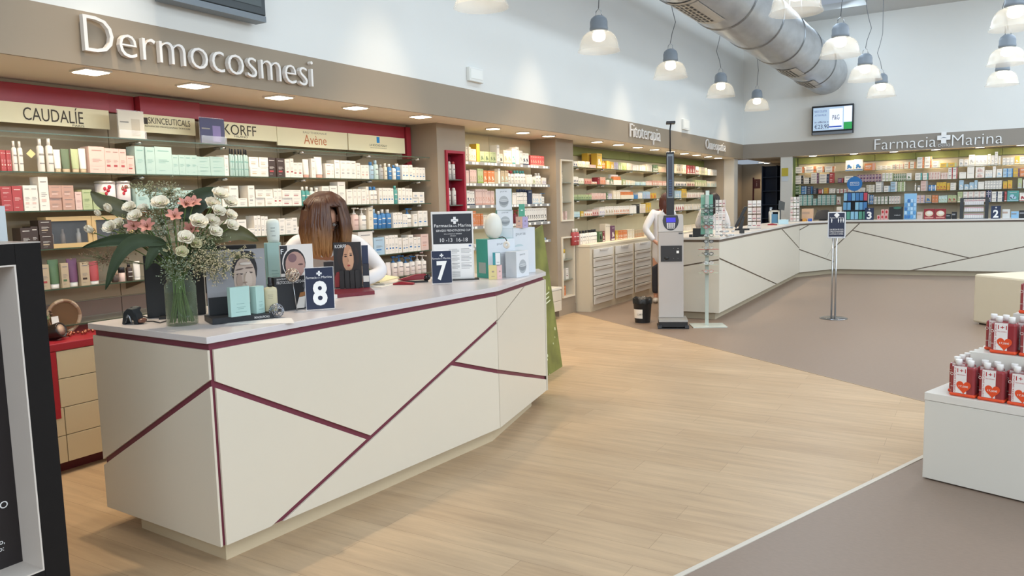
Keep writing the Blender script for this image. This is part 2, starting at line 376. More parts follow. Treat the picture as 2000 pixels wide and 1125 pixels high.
# ---- duct
DU = mat('#b9bcc0', .36, metal=.75, var=.12, scale=2.5, stretch=(3, 1, 3))
dc = PY(1611, 143, YB-.05); rad = .44
t = thing('ventilation_duct', 'large round galvanised steel air duct running under the ceiling into the end wall', 'duct', (dc.x, YB, dc.z))
def ring(mb, r0, r1, y0, y1, n=40, m=0):
    vs = []; fs = []
    for (r, y) in ((r0, y0), (r1, y1)):
        for i in range(n): q = 2*PI*i/n; vs.append((r*math.cos(q), y, r*math.sin(q)))
    for i in range(n): fs.append((i, (i+1) % n, n+(i+1) % n, n+i))
    return mb.add(vs, fs, m, True)
m = MB(); ring(m, rad, rad, -19.5, 0); m.build('duct_pipe', DU, t)
for y in np.arange(-18.6, -.2, 1.55):
    m = MB(); ring(m, rad+.002, rad+.013, y-.03, y-.01); ring(m, rad+.013, rad+.013, y-.01, y+.01); ring(m, rad+.013, rad+.002, y+.01, y+.03); m.build('duct_joint_band', mat('#8e9194', .35, metal=.9), t)
m = MB()                                         # grille plates on the lower flank
for (y0, y1) in ((-2.2, -1.2), (-3.9, -2.9), (-9.4, -8.2), (-14, -12.8)):
    g = MB()
    for kx in range(8):
        for kz in range(4):
            q0 = math.radians(252+kz*7); 
            for (rr, ya, yc, qa, qb, mi) in ((rad+.012, y0+.08+kx*(y1-y0-.16)/8, y0+.08+(kx+.62)*(y1-y0-.16)/8, q0, q0+math.radians(3.6), 1),):
                g.add([(rr*math.cos(qa), ya, rr*math.sin(qa)), (rr*math.cos(qa), yc, rr*math.sin(qa)), (rr*math.cos(qb), yc, rr*math.sin(qb)), (rr*math.cos(qb), ya, rr*math.sin(qb))], [(0, 1, 2, 3)], 1)
    pts = [math.radians(d) for d in range(246, 291, 4)]
    for i in range(len(pts)-1):
        g.add([((rad+.008)*math.cos(pts[i]), y0, (rad+.008)*math.sin(pts[i])), ((rad+.008)*math.cos(pts[i]), y1, (rad+.008)*math.sin(pts[i])), ((rad+.008)*math.cos(pts[i+1]), y1, (rad+.008)*math.sin(pts[i+1])), ((rad+.008)*math.cos(pts[i+1]), y0, (rad+.008)*math.sin(pts[i+1]))], [(0, 1, 2, 3)], 0)
    g.build('duct_grille', [mat('#b9b7b1', .5), mat('#3c3b3a', .6)], t)
m = MB()
for y in (-3.2, -8, -13): m.tube([(-.1, y, rad), (-.1, y, ZC-dc.z)], .006); m.tube([(.1, y, rad), (.1, y, ZC-dc.z)], .006)
m.build('hanger_rod', STEEL, t)
# ---- pendant lamps
HOUS = mat('#7c848c', .4); PGL = glass_sheet('#f2ecdf', .36)
def pendant(x, y, z, label, tilt=0.0, grp='glass pendant lamps'):
    t = thing('pendant_lamp', label, 'lamp', (x, y, z), 0, grp)
    R = .215
    prof = [(R+.012, 0), (R+.006, .012), (R, .02)]+[(R*math.cos(a)**.55*.96, .02+.19*math.sin(a)) for a in [i*PI/2/9 for i in range(1, 9)]]
    prof = [(r, zz) for r, zz in prof if r > .075]+[(.078, .215)]
    g = MB(); n = 48; vs = []; fs = []
    for j, (r, zz) in enumerate(prof):
        for i in range(n):
            a = 2*PI*i/n; rr = r*(1+(.006 if i % 2 else -.006)*(j > 2)); vs.append((rr*math.cos(a), rr*math.sin(a), zz))
    for j in range(len(prof)-1):
        for i in range(n): fs.append((j*n+i, j*n+(i+1) % n, (j+1)*n+(i+1) % n, (j+1)*n+i))
    g.add(vs, fs, 0, True).build('glass_shade', PGL, t)
    hs = MB().lathe([(.085, .205), (.096, .215), (.098, .235), (.093, .25), (.093, .30), (.082, .335), (.05, .362), (.012, .372)], 24)
    hs.build('housing', HOUS, t)
    MB().lathe([(.04, .21), (.062, .19), (.07, .15), (.06, .12), (.03, .105), (.001, .10)], 14, cap=False).build('bulb', mat('#fff0d2', .5, emit=9.), t)
    c = MB().tube([(-.035, 0, .36), (-.03, 0, .41), (0, 0, .44), (.03, 0, .41), (.035, 0, .36)], .005)
    c.build('hook', STEEL, t)
    top = ZC-z; s_ = tilt
    MB().tube([(0, 0, .44), (.02*s_, 0, .55), (.07*s_, 0, .7), (.03*s_, 0, .85), (0, 0, 1.0), (0, 0, top)], .0045).build('cable', mat('#5a5d60', .6), t)
    l = bpy.data.lights.new('pendant_beam', 'SPOT'); l.energy = 42; l.color = (1, .84, .64); l.spot_size = 2.25; l.spot_blend = .35; l.shadow_soft_size = .04
    lo = bpy.data.objects.new('pendant_beam', l); COL.objects.link(lo); lo.parent = t; lo.location = (0, 0, .09)
    return t
wh = ['over the near wall', 'in the middle row', 'in the outer row']
for r_, (x, yy) in enumerate([(-3.5, [3.1, 5.42, 7.70, 9.93, 12.24, 14.55]), (-1.41, [7.22, 9.72, 11.98, 14.1]), (.25, [6.95, 9.25, 11.75, 13.95])]):
    for i, y in enumerate(yy):
        pendant(x, y, 3.19, f'ribbed glass dome pendant lamp {wh[r_]}, {ordn(i)} from the entrance', (1, -1, .3)[(i+r_) % 3])
# ---- television on the end wall
def tv(cx0, y, z0, x1, z1, name, lab): pass
q0, q1 = PY(1585, 262, YB-.12), PY(1668, 202, YB-.12)
t = thing('television', 'wall-mounted television showing an offer on the end wall', 'television', (0, YB-.125, 0))
x0, x1, z0, z1 = q0.x, q1.x, PY(1626, 262, YB-.12).z+.0, PY(1626, 205, YB-.12).z
MB().box((x0, 0, z0), (x1, .07, z1)).build('casing', mat('#1c2026', .3), t, bevel=.008)
MB().box((x0+.03, -.004, z0+.09), (x1-.03, 0, z1-.04)).build('screen', mat('#a9bfd6', .3, emit=.65), t)
MB().box((x0+.02, -.01, z0-.0), (x1-.02, -.001, z0+.055)).build('speaker_bar', mat('#7d858e', .4, metal=.4), t)
W_, H_ = x1-x0-.06, z1-z0-.13
MB().box((x1-.03-.21*W_, -.006, z0+.09), (x1-.03, -.004, z0+.09+.3*H_)).build('screen_panel', mat('#2f9a52', .4, emit=.5), t)
MB().box((x1-.03-.21*W_, -.006, z0+.09+.32*H_), (x1-.035, -.004, z1-.045)).build('screen_panel', mat('#e8ecf2', .4, emit=.6), t)
MB().box((x0+.03+.42*W_, -.006, z0+.12), (x1-.03-.24*W_, -.004, z1-.08)).build('screen_panel', mat('#dfe7f5', .4, emit=.75), t)
MB().box((x0+.03+.42*W_, -.007, z0+.14), (x1-.03-.26*W_, -.006, z0+.17)).build('screen_panel', mat('#2f55b8', .4, emit=.4), t)
DK = mat('#1d2a55', .5, emit=.1)
lettering('€23.90', (x0+.06, -.0065, z0+.13), (1, 0, 0), (0, 0, 1), .38*W_, .09, DK, t)
lettering('in offerta a', (x0+.06, -.0065, z0+.25), (1, 0, 0), (0, 0, 1), .36*W_, .04, DK, t)
lettering('FIBRE E COLESTER', (x0+.05, -.0065, z0+.47), (1, 0, 0), (0, 0, 1), .33*W_, .045, mat('#5f7fb0', .5), t)
lettering('ATTIVI PLUS', (x0+.06, -.0065, z0+.39), (1, 0, 0), (0, 0, 1), .3*W_, .04, mat('#5f7fb0', .5), t)
lettering('P&G', (x0+.03+.5*W_, -.0065, z0+.30), (1, 0, 0), (0, 0, 1), .18*W_, .10, DK, t)
MB().box((x0+.3, .07, z0+.2), (x1-.3, .12, z1-.2)).build('wall_bracket', BLACK, t)
# near television: only its lower edge hangs into view
a = PX(322, 0, XF+.12); b = PX(519, 44, XF+.12); 
t = thing('television', 'dark television high on the long wall above the Dermocosmesi sign', 'television', (XF+.052, 0, 0))
y0, y1, z0 = PX(318, 2, XF+.14).y, PX(519, 30, XF+.14).y, PX(519, 44, XF+.14).z
MB().box((0, y0, z0+.045), (.09, y1, z0+.72)).build('casing', mat('#2c3335', .3), t, bevel=.006)
MB().box((.09, y0+.04, z0+.10), (.095, y1-.04, z0+.68)).build('screen', mat('#26332f', .15), t)
MB().box((-.02, y0+.02, z0), (.09, y1, z0+.042)).build('speaker_bar', mat('#6e7478', .4, metal=.4), t)
MB().box((-.05, y0+.3, z0+.2), (0, y1-.3, z0+.5)).build('wall_bracket', BLACK, t)
# emergency lights on the long wall
for (xa, ya, xb, yb_, lab) in ((911, 132, 938, 156, 'small white emergency light plate on the long wall above the brown fascia'), (1331, 236, 1343, 249, 'small white emergency light plate on the wall between Fitoterapia and Omeopatia')):
    p0 = PX(xa, (ya+yb_)/2, XF); p1 = PX(xb, (ya+yb_)/2, XF); zc_ = p0.z
    t = thing('emergency_light', lab, 'light', (XF, p0.y, zc_))
    w_ = p1.y-p0.y; h_ = w_*.55
    MB().box((0, 0, -h_/2), (.04, w_, h_/2)).build('casing', mat('#dcdcd6', .4), t, bevel=.006)
    MB().box((.04, .02, -h_/2+.03), (.043, w_-.02, h_/2-.02)).build('diffuser', mat('#e6e6df', .3), t)
# ================================================================== counters with grooved panels
def cut(polys, p, q, w):
    """split the 2D polygon holding the middle of pq along the line pq, leaving a gap w"""
    mx, my = (p[0]+q[0])/2, (p[1]+q[1])/2; d = (q[0]-p[0], q[1]-p[1]); L = math.hypot(*d); n = (-d[1]/L, d[0]/L)
    def inside(P):
        c = False
        for i in range(len(P)):
            a, b = P[i], P[i-1]
            if (a[1] > my) != (b[1] > my) and mx < (b[0]-a[0])*(my-a[1])/(b[1]-a[1])+a[0]: c = not c
        return c
    def half(P, sgn, off):
        f = lambda v: sgn*((v[0]-p[0])*n[0]+(v[1]-p[1])*n[1])-off
        out = []
        for i in range(len(P)):
            a, b = P[i], P[(i+1) % len(P)]; fa, fb = f(a), f(b)
            if fa >= 0: out.append(a)
            if (fa >= 0) != (fb >= 0): t = fa/(fa-fb); out.append((a[0]+(b[0]-a[0])*t, a[1]+(b[1]-a[1])*t))
        return out
    res = []
    for P in polys:
        if inside(P):
            for sg in (1, -1):
                h = half(P, sg, w/2)
                if len(h) > 2: res.append(h)
        else: res.append(P)
    return res
def faced(parent, a, b, z0, z1, grooves, gw, mt, thick=.012, mats_=None, trim=.004, te=None):
    """panels on the vertical plane a->b (front to the side of the camera); grooves in picture points"""
    a = Vector((a[0], a[1], 0)); b = Vector((b[0], b[1], 0)); d = (b-a).normalized(); L = (b-a).length
    n = Vector((d.y, -d.x, 0))
    if n.dot(Vector((0, 0, 0))-a) < 0: n = -n
    te = trim if te is None else te; polys = [[(trim, z0), (L-te, z0), (L-te, z1), (trim, z1)]]
    for g in grooves:
        (p, q) = g[:2]; ww = g[2] if len(g) > 2 else gw
        P = PL(*p, a, b); Q = PL(*q, a, b)
        polys = cut(polys, ((P-a).dot(d), P.z), ((Q-a).dot(d), Q.z), ww)
    out = []
    for P in polys:
        pts = [a+d*u+Vector((0, 0, v)) for u, v in P]
        m = MB().prism(pts, -n*thick)
        out.append(m.build('front_panel', mt, parent, bevel=.0012))
    return out
def offset(poly, k):
    """shrink a horizontal polygon (counter-clockwise) inward by k"""
    n = len(poly); out = []
    for i in range(n):
        p0, p1, p2 = [Vector((*poly[j % n][:2], 0)) for j in (i-1, i, i+1)]
        d1 = (p1-p0).normalized(); d2 = (p2-p1).normalized(); n1 = Vector((-d1.y, d1.x, 0)); n2 = Vector((-d2.y, d2.x, 0))
        bis = (n1+n2); bis = bis/ (1+n1.dot(n2)); q = p1+bis*k; out.append((q.x, q.y))
    return out
def slab(poly, z0, z1): return MB().prism([(x, y, z0) for x, y in poly], (0, 0, z1-z0))
# --- near counter
CT = 1.06
c1 = PZ(403, 659, CT); c2 = PZ(973, 560, CT); c3 = PZ(1066, 531, CT); c0 = PZ(171, 631, CT)
near_poly = [(c0.x, c0.y), (c1.x, c1.y), (c2.x, c2.y), (c3.x, c3.y), (-3.12, 5.60), (-3.70, 4.55), (-3.80, 3.4)]
t = thing('service_counter', 'angular cream service counter with burgundy grooves, nearest the entrance', 'counter', (0, 0, 0))
slab(near_poly, CT-.03, CT).build('worktop', mat('#cfc9c8', .28, var=.01), t, bevel=.002)
body = offset(near_poly, .025); slab(body, .1, CT-.031).build('carcass', mat('#6f2c3d', .45), t)
toe = offset(near_poly, .075); toe[0] = (toe[0][0]+.13, toe[0][1]); toe[3] = (toe[3][0]-.0, toe[3][1]-.12); toe[4] = (toe[4][0]-.02, toe[4][1]-.16)
slab(toe, 0, .099).build('plinth', mat('#c7b596', .5), t)
K = offset(near_poly, .012)
PW = mat('#d6ccba', .34, var=.008, scale=1.2, coat=.05)
GW = .026
faced(t, K[0], K[1], .1, CT-.062, [((199, 905), (411, 748))], GW, PW, te=.005)
faced(t, K[1], K[2], .1, CT-.062, [((541, 1024), (967, 632)), ((409, 747), (719, 854)), ((880, 709), (969, 725))], GW, PW, trim=.027, te=.004)
faced(t, K[2], K[3], .1, CT-.062, [((966, 634), (1034, 547), .009), ((969, 725), (1068, 738))], GW, PW)
faced(t, K[3], K[4], .1, CT-.062, [], GW, PW)
m = MB()
for i in (4, 5, 6):
    a = K[i]; b = K[(i+1) % 7]; d = Vector((b[0]-a[0], b[1]-a[1], 0)).normalized(); n = Vector((d.y, -d.x, 0)); a = Vector((*a, .1))+d*.02; b = Vector((*b, .1))-d*.02
    MB().prism([a, b, b-n*.02, a-n*.02], (0, 0, CT-.17)).build('rear_panel', PW, t)
# --- far counter: three facets
CF = 1.09
TG = mat('#6f6154', .45)
f0 = PZ(1337, 466, CF); f1 = PZ(1408, 466, CF); f2 = PZ(1566, 433.5, 1.105); f3 = PZ(1635, 429.5, 1.11)
f0 = Vector((-3.72, 10.04, 0)); f1 = Vector((-2.87, 10.04, 0)); f2 = Vector((-3.0, 16.06, 0)); f3 = Vector((-2.50, 17.02, 0)); f4 = Vector((2.1, 17.30, 0))
CF2 = 1.10
far_poly = [(f0.x, f0.y), (f1.x, f1.y), (f2.x, f2.y), (f3.x, f3.y), (f4.x, f4.y), (2.08, 17.75), (-2.75, 17.5), (-3.6, 16.3), (-3.72, 12)]
t = thing('service_counter', 'long faceted cream service counter with taupe grooves before the end wall', 'counter', (0, 0, 0))
slab(far_poly, CF2-.03, CF2).build('worktop', mat('#d5d1cc', .3), t, bevel=.002)
slab(offset(far_poly, .025), .1, CF2-.031).build('carcass', TG, t)
slab(offset(far_poly, .09), 0, .099).build('plinth', mat('#b5a88f', .5), t)
K = offset(far_poly, .012); PF2 = mat('#cfc9bb', .36, var=.008, scale=1.2)
PF3 = PF2
faced(t, K[0], K[1], .1, CF2-.065, [((1337, 519), (1406, 507))], .018, PF2)
faced(t, K[1], K[2], .1, CF2-.065, [((1408, 506), (1504, 549)), ((1526, 446), (1565, 489)), ], .02, PF2)
faced(t, K[2], K[3], .1, CF2-.065, [((1566, 489), (1611, 505), .02), ((1566, 447), (1590, 434), .02), ((1600, 526), (1626, 483), .007)], .02, PF3)
faced(t, K[3], K[4], .1, CF2-.065, [((1626, 487), (1683, 432)), ((1790, 526), (1996, 483)), ((1665, 450), (1893, 504)),], .02, PF3)
MB().box((-3.72, 10.05, .02), (-3.69, 11.9, CF2-.04)).build('side_panel', mat('#cdc0a8', .5), t)
# ================================================================== low storage under the herbal shelves
zc = .985
a0 = (-4.985, P2Y1+.012); a1 = (-4.80, 9.99)
ch = PZ(1127, 612, 0); 
base = [(-5.428, P2Y1+.012), (-4.98, P2Y1+.012), (-4.80, 10.16), (-4.80, 17.3), (-5.428, 17.3)]
t = thing('drawer_cabinet', 'long cream cabinet of shallow white drawers under the herbal shelves', 'cabinet')
slab([(-5.428, P2Y1+.012)]+base[1:4]+[(-5.428, 17.3)], zc-.03, zc).build('cabinet_top', mat('#e2d6bd', .4), t)
slab(offset(base, .012), 0, zc-.031).build('cabinet_body', mat('#d3c6ae', .45), t)
DW = mat('#d5d0c8', .4)
y = 10.26; wd = .80
while y+wd < 17.2:
    for r_ in range(6):
        z1 = zc-.07-r_*.138; z0 = z1-.126
        d = MB().box((-4.80, y, z0), (-4.785, y+wd-.11, z1)).build('drawer', DW, t, bevel=.002)
        h = MB().prism([(-4.785, y+.03, z1-.002), (-4.785, y+.03, z1-.05), (-4.765, y+.03, z1-.03), (-4.765, y+.03, z1-.002)], (0, wd-.17, 0)) if r_ else MB().box((-4.785, y+.2, z1-.03), (-4.77, y+wd-.3, z1-.004))
        h.build('drawer_handle', mat('#c7c1b8', .4), d)
    y += wd
# small hanging drawer unit between the pillars
a = PX(1058, 566, -4.93); b = PX(1096, 560, -4.93); zb = PX(1096, 606, -4.93).z
t = thing('drawer_unit', 'small white hanging drawer unit between the brown pillars', 'cabinet')
ya, ybb, zt = 7.45, b.y, b.z
MB().box((XB+.03, ya, zb+.01), (-4.945, ybb, zt-.035)).build('carcass', mat('#ddd5c6', .4), t)
MB().box((XB+.03, ya, zt-.03), (-4.925, ybb+.005, zt)).build('top', mat('#e6dfd2', .4), t)
for k in range(2):
    zz0 = zb+k*(zt-.04-zb)/2; zz1 = zb+(k+1)*(zt-.04-zb)/2-.006
    for (u0, u1) in ((ya, (ya+ybb)/2-.003), ((ya+ybb)/2+.003, ybb)): MB().box((-4.944, u0, zz0), (-4.928, u1, zz1)).build('drawer', PW, t, bevel=.002)
MB().box((XB+.05, ya+.1, 0), (-5.1, ybb-.1, zb)).build('plinth', mat('#6f655a', .6), t)
# near drawer unit with the red top
t = thing('drawer_unit', 'low drawer unit with red top and cream drawer fronts beside the counter', 'cabinet')
X0 = -4.80
zt = .825
MB().box((XB+.03, 2.30, zt-.05), (X0+.01, 6.7, zt)).build('top', mat('#9c2631', .35), t, bevel=.006)
MB().box((XB+.03, 2.32, .36), (X0+.01, 2.525, zt-.0505)).build('side_block', mat('#a3222f', .4), t)
MB().box((XB+.03, 2.526, .08), (X0-.012, 6.68, zt-.051)).build('carcass', mat('#8f8068', .5), t)
MB().box((XB+.03, 2.34, .08), (X0-.012, 2.525, .355)).build('carcass', mat('#8f8068', .5), t)
FRC = mat('#c9b998', .4)
zz = [.075, .245, .42, .60, zt-.052]
for i in range(4):
    if i < 2: MB().box((X0-.012, 2.345, zz[i]+.004), (X0+.006, 2.545, zz[i+1])).build('drawer', FRC, t, bevel=.002)
    for (u0, u1) in ((2.53, 3.36), (3.364, 4.2), (4.204, 5.04), (5.044, 5.88), (5.884, 6.67)):
        MB().box((X0-.012, u0 if i > 1 or u0 > 2.6 else 2.55, zz[i]+.004), (X0+.006, u1, zz[i+1])).build('drawer', FRC, t, bevel=.002)
MB().box((XB+.05, 2.4, 0), (X0-.08, 6.6, .078)).build('plinth', mat('#5e1e28', .5), t)
# ================================================================== glass shelves and brackets
GL = mat('#a9b7a6', .08, trans=.6, ior=1.15); GED = mat('#42513f', .2)
SZ = [2.125, 1.88, 1.635, 1.39, 1.13]
BR = mat('#8c8069', .35, metal=.6)
def shelf(y0, y1, z, xf, lab, grp, rail=False, brackets=()):
    t = thing('glass_shelf', lab, 'shelf', (0, 0, z), 0, grp)
    MB().box((XB+.04, y0, -.008), (xf-.003, y1, 0)).build('glass_pane', glass_sheet('#b9c4ac', .32), t)
    MB().box((xf-.003, y0, -.008), (xf, y1, 0)).build('front_edge', GED, t)
    if rail:
        MB().box((xf+.001, y0, -.033), (xf+.008, y1, .004)).build('price_rail', mat('#8c8b89', .4), t)
        q = y0+.05
        while q < y1-.08:
            MB().box((xf+.008, q, -.028), (xf+.010, q+.055, 0)).build('price_tag', mat('#efece4', .5), t); q += random.choice([.075, .075, .14, .19])
    for yk in brackets:
        b = MB().prism([(XB+.02, yk-.006, -.01), (xf-.10, yk-.006, -.01), (xf-.10, yk-.006, -.02), (XB+.02, yk-.006, -.085)], (0, .012, 0))
        b.build('bracket', BR, t)
        MB().tube([(xf-.16, yk, -.022), (xf-.04, yk, -.022)], .013, 8).build('bracket_clamp', CHROME, t)
SN = ['top', 'second', 'third', 'fourth', 'fifth', 'sixth']
XS = -5.09
for i, z in enumerate([2.125, 1.88, 1.635, 1.39, 1.13, .885]):
    shelf(1.3, P1Y0-.115 if False else P1Y0-.06, z, XS, f'{SN[i]} glass shelf under the Dermocosmesi sign', 'glass shelves of the near bay', False, [2.44, 3.42, 4.14, 4.98, 5.86, 6.64] if i < 5 else [])
for i, z in enumerate([2.105, 1.855, 1.595, 1.35, 1.10]):
    shelf(P1Y1+.02, P2Y0-.09, z, XS, f'{SN[i]} glass shelf with price tags between the two brown pillars', 'glass shelves between the pillars', True, [])
for i, z in enumerate([2.125, 1.875, 1.64, 1.388]):
    shelf(P2Y1+.03, P3Y-.02, z, XS, f'{SN[i]} glass shelf above the long drawer cabinet', 'glass shelves above the drawer cabinet', False, [10.5, 11.4, 12.6, 13.9, 15.2, 16.4])
YS = 18.05
for i, (za, zb_) in enumerate([(2.125, 0), (1.885, 0), (1.66, 0), (1.41, 0)]):
    t = thing('glass_shelf', f'{SN[i]} glass shelf on the end wall behind the long counter', 'shelf', (0, 0, za), 0, 'glass shelves on the end wall')
    xa = PY(1551, 350, YS).x
    MB().box((xa, YS+.003, -.008), (2.6, YBB-.03, 0)).build('glass_pane', glass_sheet('#b9c4ac', .32), t)
    MB().box((xa, YS, -.008), (2.6, YS+.003, 0)).build('front_edge', GED, t)
# upright joint strips on the end wall
for i in range(1, 6):
    pass
# ================================================================== brand boards on the near bay
BOARD = mat('#ecdfb8', .45); XBD = -5.31
def board(y0, y1, z0, z1, lab):
    t = thing('brand_board', lab, 'sign', (0, 0, 0), 0, 'brand boards above the near shelves')
    MB().box((XBD-.012, y0, z0), (XBD, y1, z1)).build('board', BOARD, t)
    return t
U = (0, 0, 1); RY = (0, 1, 0)
def on(px_, py_, X=XBD+.0015): return PX(px_, py_, X)
DB = mat('#3d3020', .5)
def words_on(t, s, p0, p1, h, mt, off=0.0, X=XBD+.0015):
    a = on(*p0, X); b = on(*p1, X)
    return lettering(s, (X, a.y, a.z), RY, U, b.y-a.y, h, mt, t, 0, off)
zB0, zB1 = 2.20, 2.332
t = board(1.3, on(214, 240).y, zB0, zB1, 'cream brand board lettered CAUDALÍE PARIS')
a = on(46, 235); b = on(164, 246); words_on(t, 'CAUDALÍE', (46, 234), (164, 247), .105, DB)
words_on(t, 'PARIS', (142, 247), (165, 249), .014, DB)
t = board(on(262, 240).y, on(382, 258).y, zB0, zB1, 'cream brand board lettered SKINCEUTICALS')
words_on(t, 'SKINCEUTICALS', (290, 241), (372, 252), .047, DB)
words_on(t, 'ADVANCED PROFESSIONAL SKINCARE', (283, 247), (372, 257), .012, DB)
q = on(284, 239); MB().box((XBD, q.y-.02, q.z-.012), (XBD+.0015, q.y+.02, q.z+.035)).build('emblem', DB, t)
t = board(on(402, 255).y, on(541, 270).y, zB0, zB1, 'cream brand board lettered KORFF MILANO')
words_on(t, 'KORFF', (437, 262), (501, 265), .085, DB); words_on(t, 'MILANO', (458, 268), (484, 270), .016, DB)
t = board(on(542, 270).y, on(679, 280).y, zB0-.03, zB1, 'cream brand board lettered EAU THERMALE Avène')
words_on(t, 'Avène', (594, 281), (638, 282), .085, mat('#c1703f', .5)); words_on(t, 'EAU THERMALE', (592, 260), (638, 264), .018, mat('#9a8f78', .5))
t = board(on(681, 280).y, on(791, 290).y, zB0-.03, zB1, 'cream brand board with a blue mark lettered LA ROCHE-POSAY')
words_on(t, 'LA ROCHE-POSAY', (722, 285), (756, 286), .022, mat('#4a4a33', .5)); words_on(t, 'LABORATOIRE DERMATOLOGIQUE', (723, 289), (755, 291), .009, mat('#4a4a33', .5))
a = on(736, 279); b = on(741, 268); MB().box((XBD, a.y, a.z), (XBD+.002, b.y, b.z)).build('emblem', mat('#1b86c9', .4), t)
# ================================================================== merchandise
COLS = dict(w=('white', '#e4dcd0'), i=('ivory', '#dccfb8'), k=('pale pink', '#d6b8ac'), r=('red', '#a84444'), R=('dark red', '#7a2630'), m=('mint green', '#a9c0b8'),
    g=('pale green', '#adb588'), G=('green', '#56704c'), o=('orange', '#cc7d4c'), y=('yellow', '#cfa83c'), b=('blue', '#3f76a8'), B=('navy blue', '#2c3850'), t=('teal', '#52978f'),
    c=('light blue', '#a3bccb'), s=('grey', '#a3a29f'), d=('dark brown', '#403028'), D=('black', '#252527'), n=('beige', '#b8a486'), p=('purple', '#6c4460'), u=('lilac', '#b5aabd'),
    e=('pale teal', '#c2d3ca'), a=('salmon', '#cb9a88'), l=('lime green', '#94ab50'), q=('dusty rose', '#bb9482'), f=('olive green', '#667458'))
def CM(k, rough=.42): return mat(COLS[k][1], rough)
_pm = {}
SHADE = {'w': '#8f8a86', 'i': '#9a8d75', 'k': '#b0857a', 'r': '#e9c9c2', 'm': '#7fa69c', 'g': '#7f9158'}
def product_mesh(kind, w, d, h, col, acc, fine):
    """front of the pack faces +X (long wall); stands on z=0 behind x=0"""
    key = (kind, round(w, 3), round(d, 3), round(h, 3), col, acc, fine)
    if key in _pm: return _pm[key]
    b = MB(); cap = None; e = .0012
    body = CM(col); ac = CM(acc or 'w'); ink = mat(SHADE.get(col, '#d8d2c8' if col in 'RdDBbGpftro' else '#857f7a'), .5)
    if kind in 'cm':
        b.box((-d, -w/2, 0), (0, w/2, h))
        def bar(y0, y1, z0, z1, mi): b.add([(e, y0, z0), (e, y1, z0), (e, y1, z1), (e, y0, z1)], [(0, 1, 2, 3)], mi)
        if kind == 'c':
            bar(-w*.32, w*.32, h*.84, h*.87, 1)
            if fine:
                bar(-w*.3, w*.2, h*.52, h*.535, 1); bar(-w*.3, w*.3, h*.47, h*.485, 1); bar(-w*.3, w*.1, h*.42, h*.435, 1); bar(-w*.3, w*.05, h*.14, h*.152, 1)
            if acc and not fine:
                for (cy, cz, rr) in ((-.08, .46, .22), (.16, .34, .15), (-.2, .28, .11)):
                    b.add([(e, (cy+rr*math.cos(q*PI/3))*w, h*cz+rr*math.sin(q*PI/3)*w*1.15) for q in range(6)], [(0, 1, 2, 3, 4, 5)], 2)
            if acc: bar(-w*.5, w*.5, h*.04, h*.13, 2) if not fine else bar(-w*.3, w*.18, h*.26, h*.34, 2)
        else:
            bar(-w*.40, w*.15, h*.55, h*.68, 1); bar(-w*.40, w*.05, h*.3, h*.38, 1)
            if acc: bar(w*.26, w*.499, 0.002, h-.002, 2)
    elif kind == 'x':                                   # display carton with a raised back and row of packs printed
        b.box((-d, -w/2, 0), (0, w/2, h*.45)); b.box((-d, -w/2, h*.45), (-d*.6, w/2, h))
        n_ = max(3, int(w/.05))
        for i in range(n_):
            y = -w/2+(i+.5)*w/n_; b.box((-d*.55, y-w/n_*.36, h*.45), (-d*.1, y+w/n_*.36, h*.8), 2)
    elif kind in 'bpsv':
        R = w/2; H = h*(.80 if kind == 'b' else .70 if kind == 'p' else .86)
        sh = [(R*.92, 0), (R, .004), (R, H*.90), (R*.85, H*.965), (R*.42, H)] if kind != 's' else [(R, 0), (R, H*.95), (R*.72, H)]
        b.lathe(sh, 12, 0, (-R, 0, 0), sy=1)
        if fine or kind != 's':
            vs = []; L = 5
            for j in range(L+1):
                a = -.75+1.5*j/L; vs += [(-R+(R+e)*math.cos(a), (R+e)*math.sin(a), H*.30), (-R+(R+e)*math.cos(a), (R+e)*math.sin(a), H*.34), (-R+(R+e)*math.cos(a), (R+e)*math.sin(a), H*.62), (-R+(R+e)*math.cos(a), (R+e)*math.sin(a), H*.69)]
            b.add(vs, [(4*j, 4*j+4, 4*j+5, 4*j+1) for j in range(L)]+[(4*j+2, 4*j+6, 4*j+7, 4*j+3) for j in range(L)], 1, True)
        k = MB() if fine else b; mi = 0 if fine else 2
        if kind == 'b': k.lathe([(R*.5, H), (R*.5, h*.995), (R*.42, h)], 10, mi, (-R, 0, 0))
        elif kind == 's': k.lathe([(R*.78, H), (R*.74, h*.95), (R*.5, h)], 10, mi, (-R, 0, 0))
        else:
            k.lathe([(R*.45, H), (R*.45, H+h*.06), (R*.16, H+h*.07), (R*.16, h*.93), (R*.5, h*.935), (R*.5, h)], 8, mi, (-R, 0, 0)); k.box((-R, -R*.16, h*.94), (R*.35, R*.16, h*.985), mi)
        if fine: cap = k.mesh('cap', ac)
    elif kind == 't':                                   # tube standing on its cap, crimped flat at the top
        n = 12; vs = []; fs = []; D = min(d, w*.62)
        for (zz, ry, rx) in ((h*.16, w*.44, D*.5), (h*.30, w*.47, D*.46), (h*.7, w*.49, D*.26), (h*.97, w*.5, D*.04), (h, w*.5, D*.03)):
            for i in range(n): a = 2*PI*i/n; vs.append((-D/2+rx*math.cos(a), ry*math.sin(a), zz))
        for j in range(4):
            for i in range(n): fs.append((j*n+i, j*n+(i+1) % n, (j+1)*n+(i+1) % n, (j+1)*n+i))
        fs.append(tuple(4*n+i for i in range(n))); b.add(vs, fs, 0, True)
        b.box((-D*.10, -w*.2, h*.62), (-D*.02, w*.2, h*.66), 1) if False else None
        k = MB() if fine else b; mi = 0 if fine else 2
        k.lathe([(w*.40, 0), (w*.42, h*.02), (w*.42, h*.165)], 12, mi, (-D/2, 0, 0), sx=D/w*1.05)
        if fine: cap = k.mesh('cap', ac)
    elif kind == 'j':
